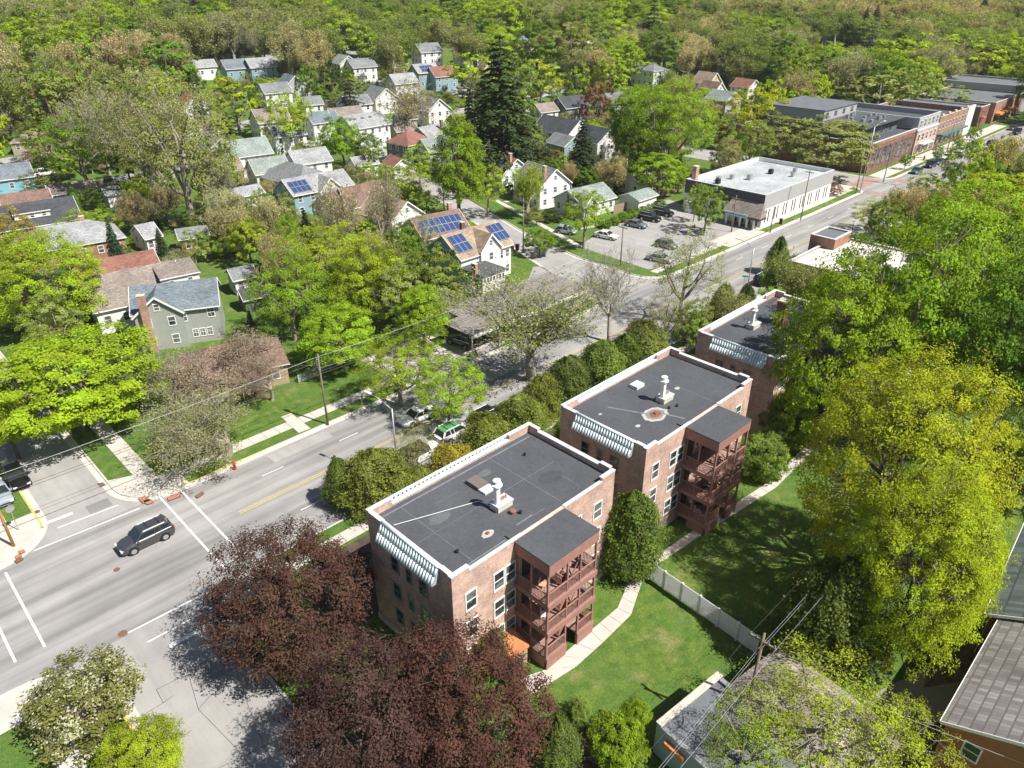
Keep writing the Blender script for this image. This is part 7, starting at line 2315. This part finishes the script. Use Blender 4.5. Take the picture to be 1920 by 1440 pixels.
for iy in range(0, 30):
    for ix in range(0, 60):
        # jittered grid in the ground plane, rotated to the view
        dd = 88 + iy * 7.4; 
        aa = -0.74 + ix * 1.46 / 60
        dd2 = dd * (1 + rnd.uniform(-0.035, 0.035)); a2 = aa + rnd.uniform(-0.012, 0.012)
        x = dd2 * math.cos(HEAD + a2); y = dd2 * math.sin(HEAD + a2)
        cand.append((dd2, x, y))
cand.sort()
for dd, x, y in cand:
    if near_n >= 190: break
    if y < 30: continue
    k = rnd.choice(POOL)
    H = rnd.uniform(9.5, 15.5) if dd < 215 else rnd.uniform(14, 21)
    R = H * rnd.uniform(0.30, 0.40) * (0.62 if k[0] == 'spruce' else 1)
    if dd < 170: R *= 0.72; H *= 0.75
    if blocked(x, y, R, H): continue
    cu = proj((x, y, terr(x, y) + H * .5))[0]
    if cu < -60 or cu > 1980: continue
    lab, far_ = fill_label(k[3], x, y, H)
    tree(k[0], x, y, R, H, k[1], lab, group='trees of the gardens and the wood edge', lod=0.3 if dd < 190 else 0.08)
    near_n += 1
# low garden shrubs under the trees
rest = [c for c in cand if c[0] > dd - 0.1]

# the far wood: one mass of trees placed by geometry nodes
def far_wood():
    pts = []
    r2 = random.Random(5)
    for dd, x, y in rest:
        if y < 30: continue
        H = r2.uniform(10, 15)
        if not blocked(x, y, H * .36, H): pts.append((x, y, H, r2.random()))
    d = 305.0
    while d < 1150:
        step = 8.6 + d * 0.010
        n = int(1.56 * d / step)
        for i in range(n):
            a = -0.78 + 1.56 * (i + r2.random() * 0.9) / n
            dd = d + r2.uniform(-0.5, 0.5) * step
            x, y = dd * math.cos(HEAD + a), dd * math.sin(HEAD + a)
            H = r2.uniform(12, 20) * (1.0 + 0.25 * min(1, (d - 305) / 400))
            if (0.35 * x + 0.93 * y) < 118 and x > 330 and y < 72 and y > 40: continue
            if dd < 520 and (in_house(x, y, 3.5) or any(abs(proj((x, y, terr(x, y) + H * .55))[0] - u) < 16 and 0 < proj((x, y, terr(x, y)))[1] - v < 26 and q > dd * 0.9 for u, v, q, _, _ in HPX)): continue
            pts.append((x, y, H, r2.random()))
        d += step * 0.9
    me = bpy.data.meshes.new('far_wood')
    me.from_pydata([(x, y, terr(x, y) - 0.3) for x, y, H, q in pts], [], [])
    a = me.attributes.new('ht', 'FLOAT', 'POINT'); a.data.foreach_set('value', [H / 10 for _, _, H, _ in pts])
    a = me.attributes.new('pick', 'INT', 'POINT')
    # colours drift in patches
    pk = []
    for x, y, H, q in pts:
        s = math.sin(x * 0.021 + 1.3) + math.sin(y * 0.027) + math.sin((x + y) * 0.013 + 2) + (q - 0.5) * 3.4
        pk.append(int(max(0, min(11, (s + 3.2) / 6.4 * 12))))
    a.data.foreach_set('value', pk)
    a = me.attributes.new('rot', 'FLOAT', 'POINT'); a.data.foreach_set('value', [q * 97 % 6.28 for _, _, _, q in pts])
    o = put('far_wood', me, kind='stuff')
    o['label'] = 'spring wood of mixed green, yellow and grey trees up to the top edge'
    protos = [('haze', 'tan'), ('spruce', 'deep'), ('haze', 'olive'), ('open', 'olive'), ('haze', 'buff'), ('haze', 'mid'), ('open', 'mid'), ('open', 'lime'), ('haze', 'olive'), ('round', 'green'), ('haze', 'grey'), ('round', 'lime')]
    C = bpy.data.collections.new('wood_kinds')
    for i, (k, c) in enumerate(protos):
        RR, HH = {'haze': (5, 11), 'spruce': (3.4, 13)}.get(k, (5, 9))
        cm, tm, _, _ = proto(k, 0.3, i % 3, RR, HH)
        mm = bpy.data.meshes.new('wood_tree_%02d' % i)
        # join trunk and crown into one instance mesh
        v0 = np.empty(len(cm.vertices) * 3, np.float32); cm.vertices.foreach_get('co', v0)
        v1 = np.empty(len(tm.vertices) * 3, np.float32); tm.vertices.foreach_get('co', v1)
        l0 = np.empty(len(cm.loops), np.int32); cm.loops.foreach_get('vertex_index', l0)
        l1 = np.empty(len(tm.loops), np.int32); tm.loops.foreach_get('vertex_index', l1)
        v = np.concatenate([v0, v1]).reshape(-1, 3); v = v * np.array([10 / HH * (1.0 if k != 'haze' else 1.1), 10 / HH * (1.0 if k != 'haze' else 1.1), 10 / HH])
        l = np.concatenate([l0, l1 + len(cm.vertices)])
        nf = len(l) // 4
        mm.vertices.add(len(v)); mm.loops.add(len(l)); mm.polygons.add(nf)
        mm.vertices.foreach_set('co', v.astype(np.float32).ravel()); mm.loops.foreach_set('vertex_index', l); mm.polygons.foreach_set('loop_start', np.arange(0, len(l), 4, dtype=np.int32))
        mi = np.zeros(nf, np.int32); mi[len(l0) // 4:] = 1; mm.polygons.foreach_set('material_index', mi)
        rr = np.empty(len(l0) // 4, np.float32); cm.attributes['rnd'].data.foreach_get('value', rr)
        at = mm.attributes.new('rnd', 'FLOAT', 'FACE'); at.data.foreach_set('value', np.concatenate([rr, np.full(nf - len(rr), .5, np.float32)]))
        mm.update(calc_edges=True)
        base = cm.materials[0]
        m2 = base.copy(); m2.name = 'wood_leaves_%s' % c
        for n in m2.node_tree.nodes:
            if n.type == 'OBJECT_INFO':
                rgb = m2.node_tree.nodes.new('ShaderNodeRGB'); rgb.outputs[0].default_value = (*G_[c], 1)
                for lk in list(n.outputs['Color'].links):
                    m2.node_tree.links.new(rgb.outputs[0], lk.to_socket)
        mm.materials.append(m2); mm.materials.append(tm.materials[0])
        oo = bpy.data.objects.new('wood_kind_%02d' % i, mm); C.objects.link(oo)
    ng = bpy.data.node_groups.new('place_wood', 'GeometryNodeTree')
    ng.interface.new_socket('Geometry', in_out='INPUT', socket_type='NodeSocketGeometry')
    ng.interface.new_socket('Geometry', in_out='OUTPUT', socket_type='NodeSocketGeometry')
    gi = ng.nodes.new('NodeGroupInput'); go = ng.nodes.new('NodeGroupOutput')
    ci = ng.nodes.new('GeometryNodeCollectionInfo'); ci.inputs['Collection'].default_value = C; ci.inputs['Separate Children'].default_value = True; ci.inputs['Reset Children'].default_value = True
    ip = ng.nodes.new('GeometryNodeInstanceOnPoints'); ip.inputs['Pick Instance'].default_value = True
    def attr(nm, ty):
        n = ng.nodes.new('GeometryNodeInputNamedAttribute'); n.data_type = ty; n.inputs[0].default_value = nm
        return n.outputs['Attribute']
    cx = ng.nodes.new('ShaderNodeCombineXYZ'); ng.links.new(attr('rot', 'FLOAT'), cx.inputs[2])
    e2r = ng.nodes.new('FunctionNodeEulerToRotation'); ng.links.new(cx.outputs[0], e2r.inputs[0])
    ng.links.new(gi.outputs[0], ip.inputs['Points']); ng.links.new(ci.outputs[0], ip.inputs['Instance'])
    ng.links.new(attr('pick', 'INT'), ip.inputs['Instance Index']); ng.links.new(e2r.outputs[0], ip.inputs['Rotation'])
    ng.links.new(attr('ht', 'FLOAT'), ip.inputs['Scale'])
    ng.links.new(ip.outputs[0], go.inputs[0])
    md = o.modifiers.new('wood', 'NODES'); md.node_group = ng
    return len(pts)
print('FAR WOOD', far_wood(), 'near', near_n)



def undergrowth():
    r3 = random.Random(21); pts = []
    tries = 0
    while len(pts) < 1500 and tries < 30000:
        tries += 1
        dd = math.sqrt(r3.uniform(80 ** 2, 300 ** 2)); a = r3.uniform(-0.76, 0.76)
        x, y = dd * math.cos(HEAD + a), dd * math.sin(HEAD + a)
        if y < 74 or (x > 98 and x < 178 and y < 92) or in_house(x, y, 1.0) or on_road(x, y): continue
        if 14 < x < 60 and y < 92: continue
        h = r3.uniform(1.2, 3.2) if r3.random() < .75 else r3.uniform(3.5, 6)
        u, v, d_ = proj((x, y, terr(x, y) + h * .6))
        if any(math.hypot(u - cu, v - cv) < cr * 0.85 for cu, cv, cr in CLEAR): continue
        if any(q > d_ and abs(u - hu) < 30 * 150 / q and 0 < v - hv < 3600 / q for hu, hv, q, _, _ in HPX) and h > 3: continue
        pts.append((x, y, h, r3.random()))
    me = bpy.data.meshes.new('garden_undergrowth')
    me.from_pydata([(x, y, terr(x, y)) for x, y, _, _ in pts], [], [])
    a = me.attributes.new('ht', 'FLOAT', 'POINT'); a.data.foreach_set('value', [h / 10 for _, _, h, _ in pts])
    a = me.attributes.new('pick', 'INT', 'POINT'); a.data.foreach_set('value', [int(q * 11.99) for _, _, _, q in pts])
    a = me.attributes.new('rot', 'FLOAT', 'POINT'); a.data.foreach_set('value', [q * 97 % 6.28 for _, _, _, q in pts])
    o = put('garden_undergrowth', me, kind='stuff'); o['label'] = 'bushes and undergrowth in the gardens between the houses'
    md = o.modifiers.new('shrubs', 'NODES'); md.node_group = bpy.data.node_groups['place_wood']
undergrowth()

# thin spring haze over the whole place
m_, t_, b_ = nodes_of('haze')
t_.nodes.remove(b_)
pv = t_.nodes.new('ShaderNodeVolumePrincipled')
pv.inputs['Color'].default_value = (0.90, 0.94, 1.0, 1)
pv.inputs['Density'].default_value = 0.00009
t_.links.new(pv.outputs[0], [q for q in t_.nodes if q.type == 'OUTPUT_MATERIAL'][0].inputs['Volume'])
hb = MB(); hb.box(-460, -460, -3, 2640, 2640, 150)
hz = hb.build('haze', m_, kind='stuff'); hz['label'] = 'thin pale haze in the air'
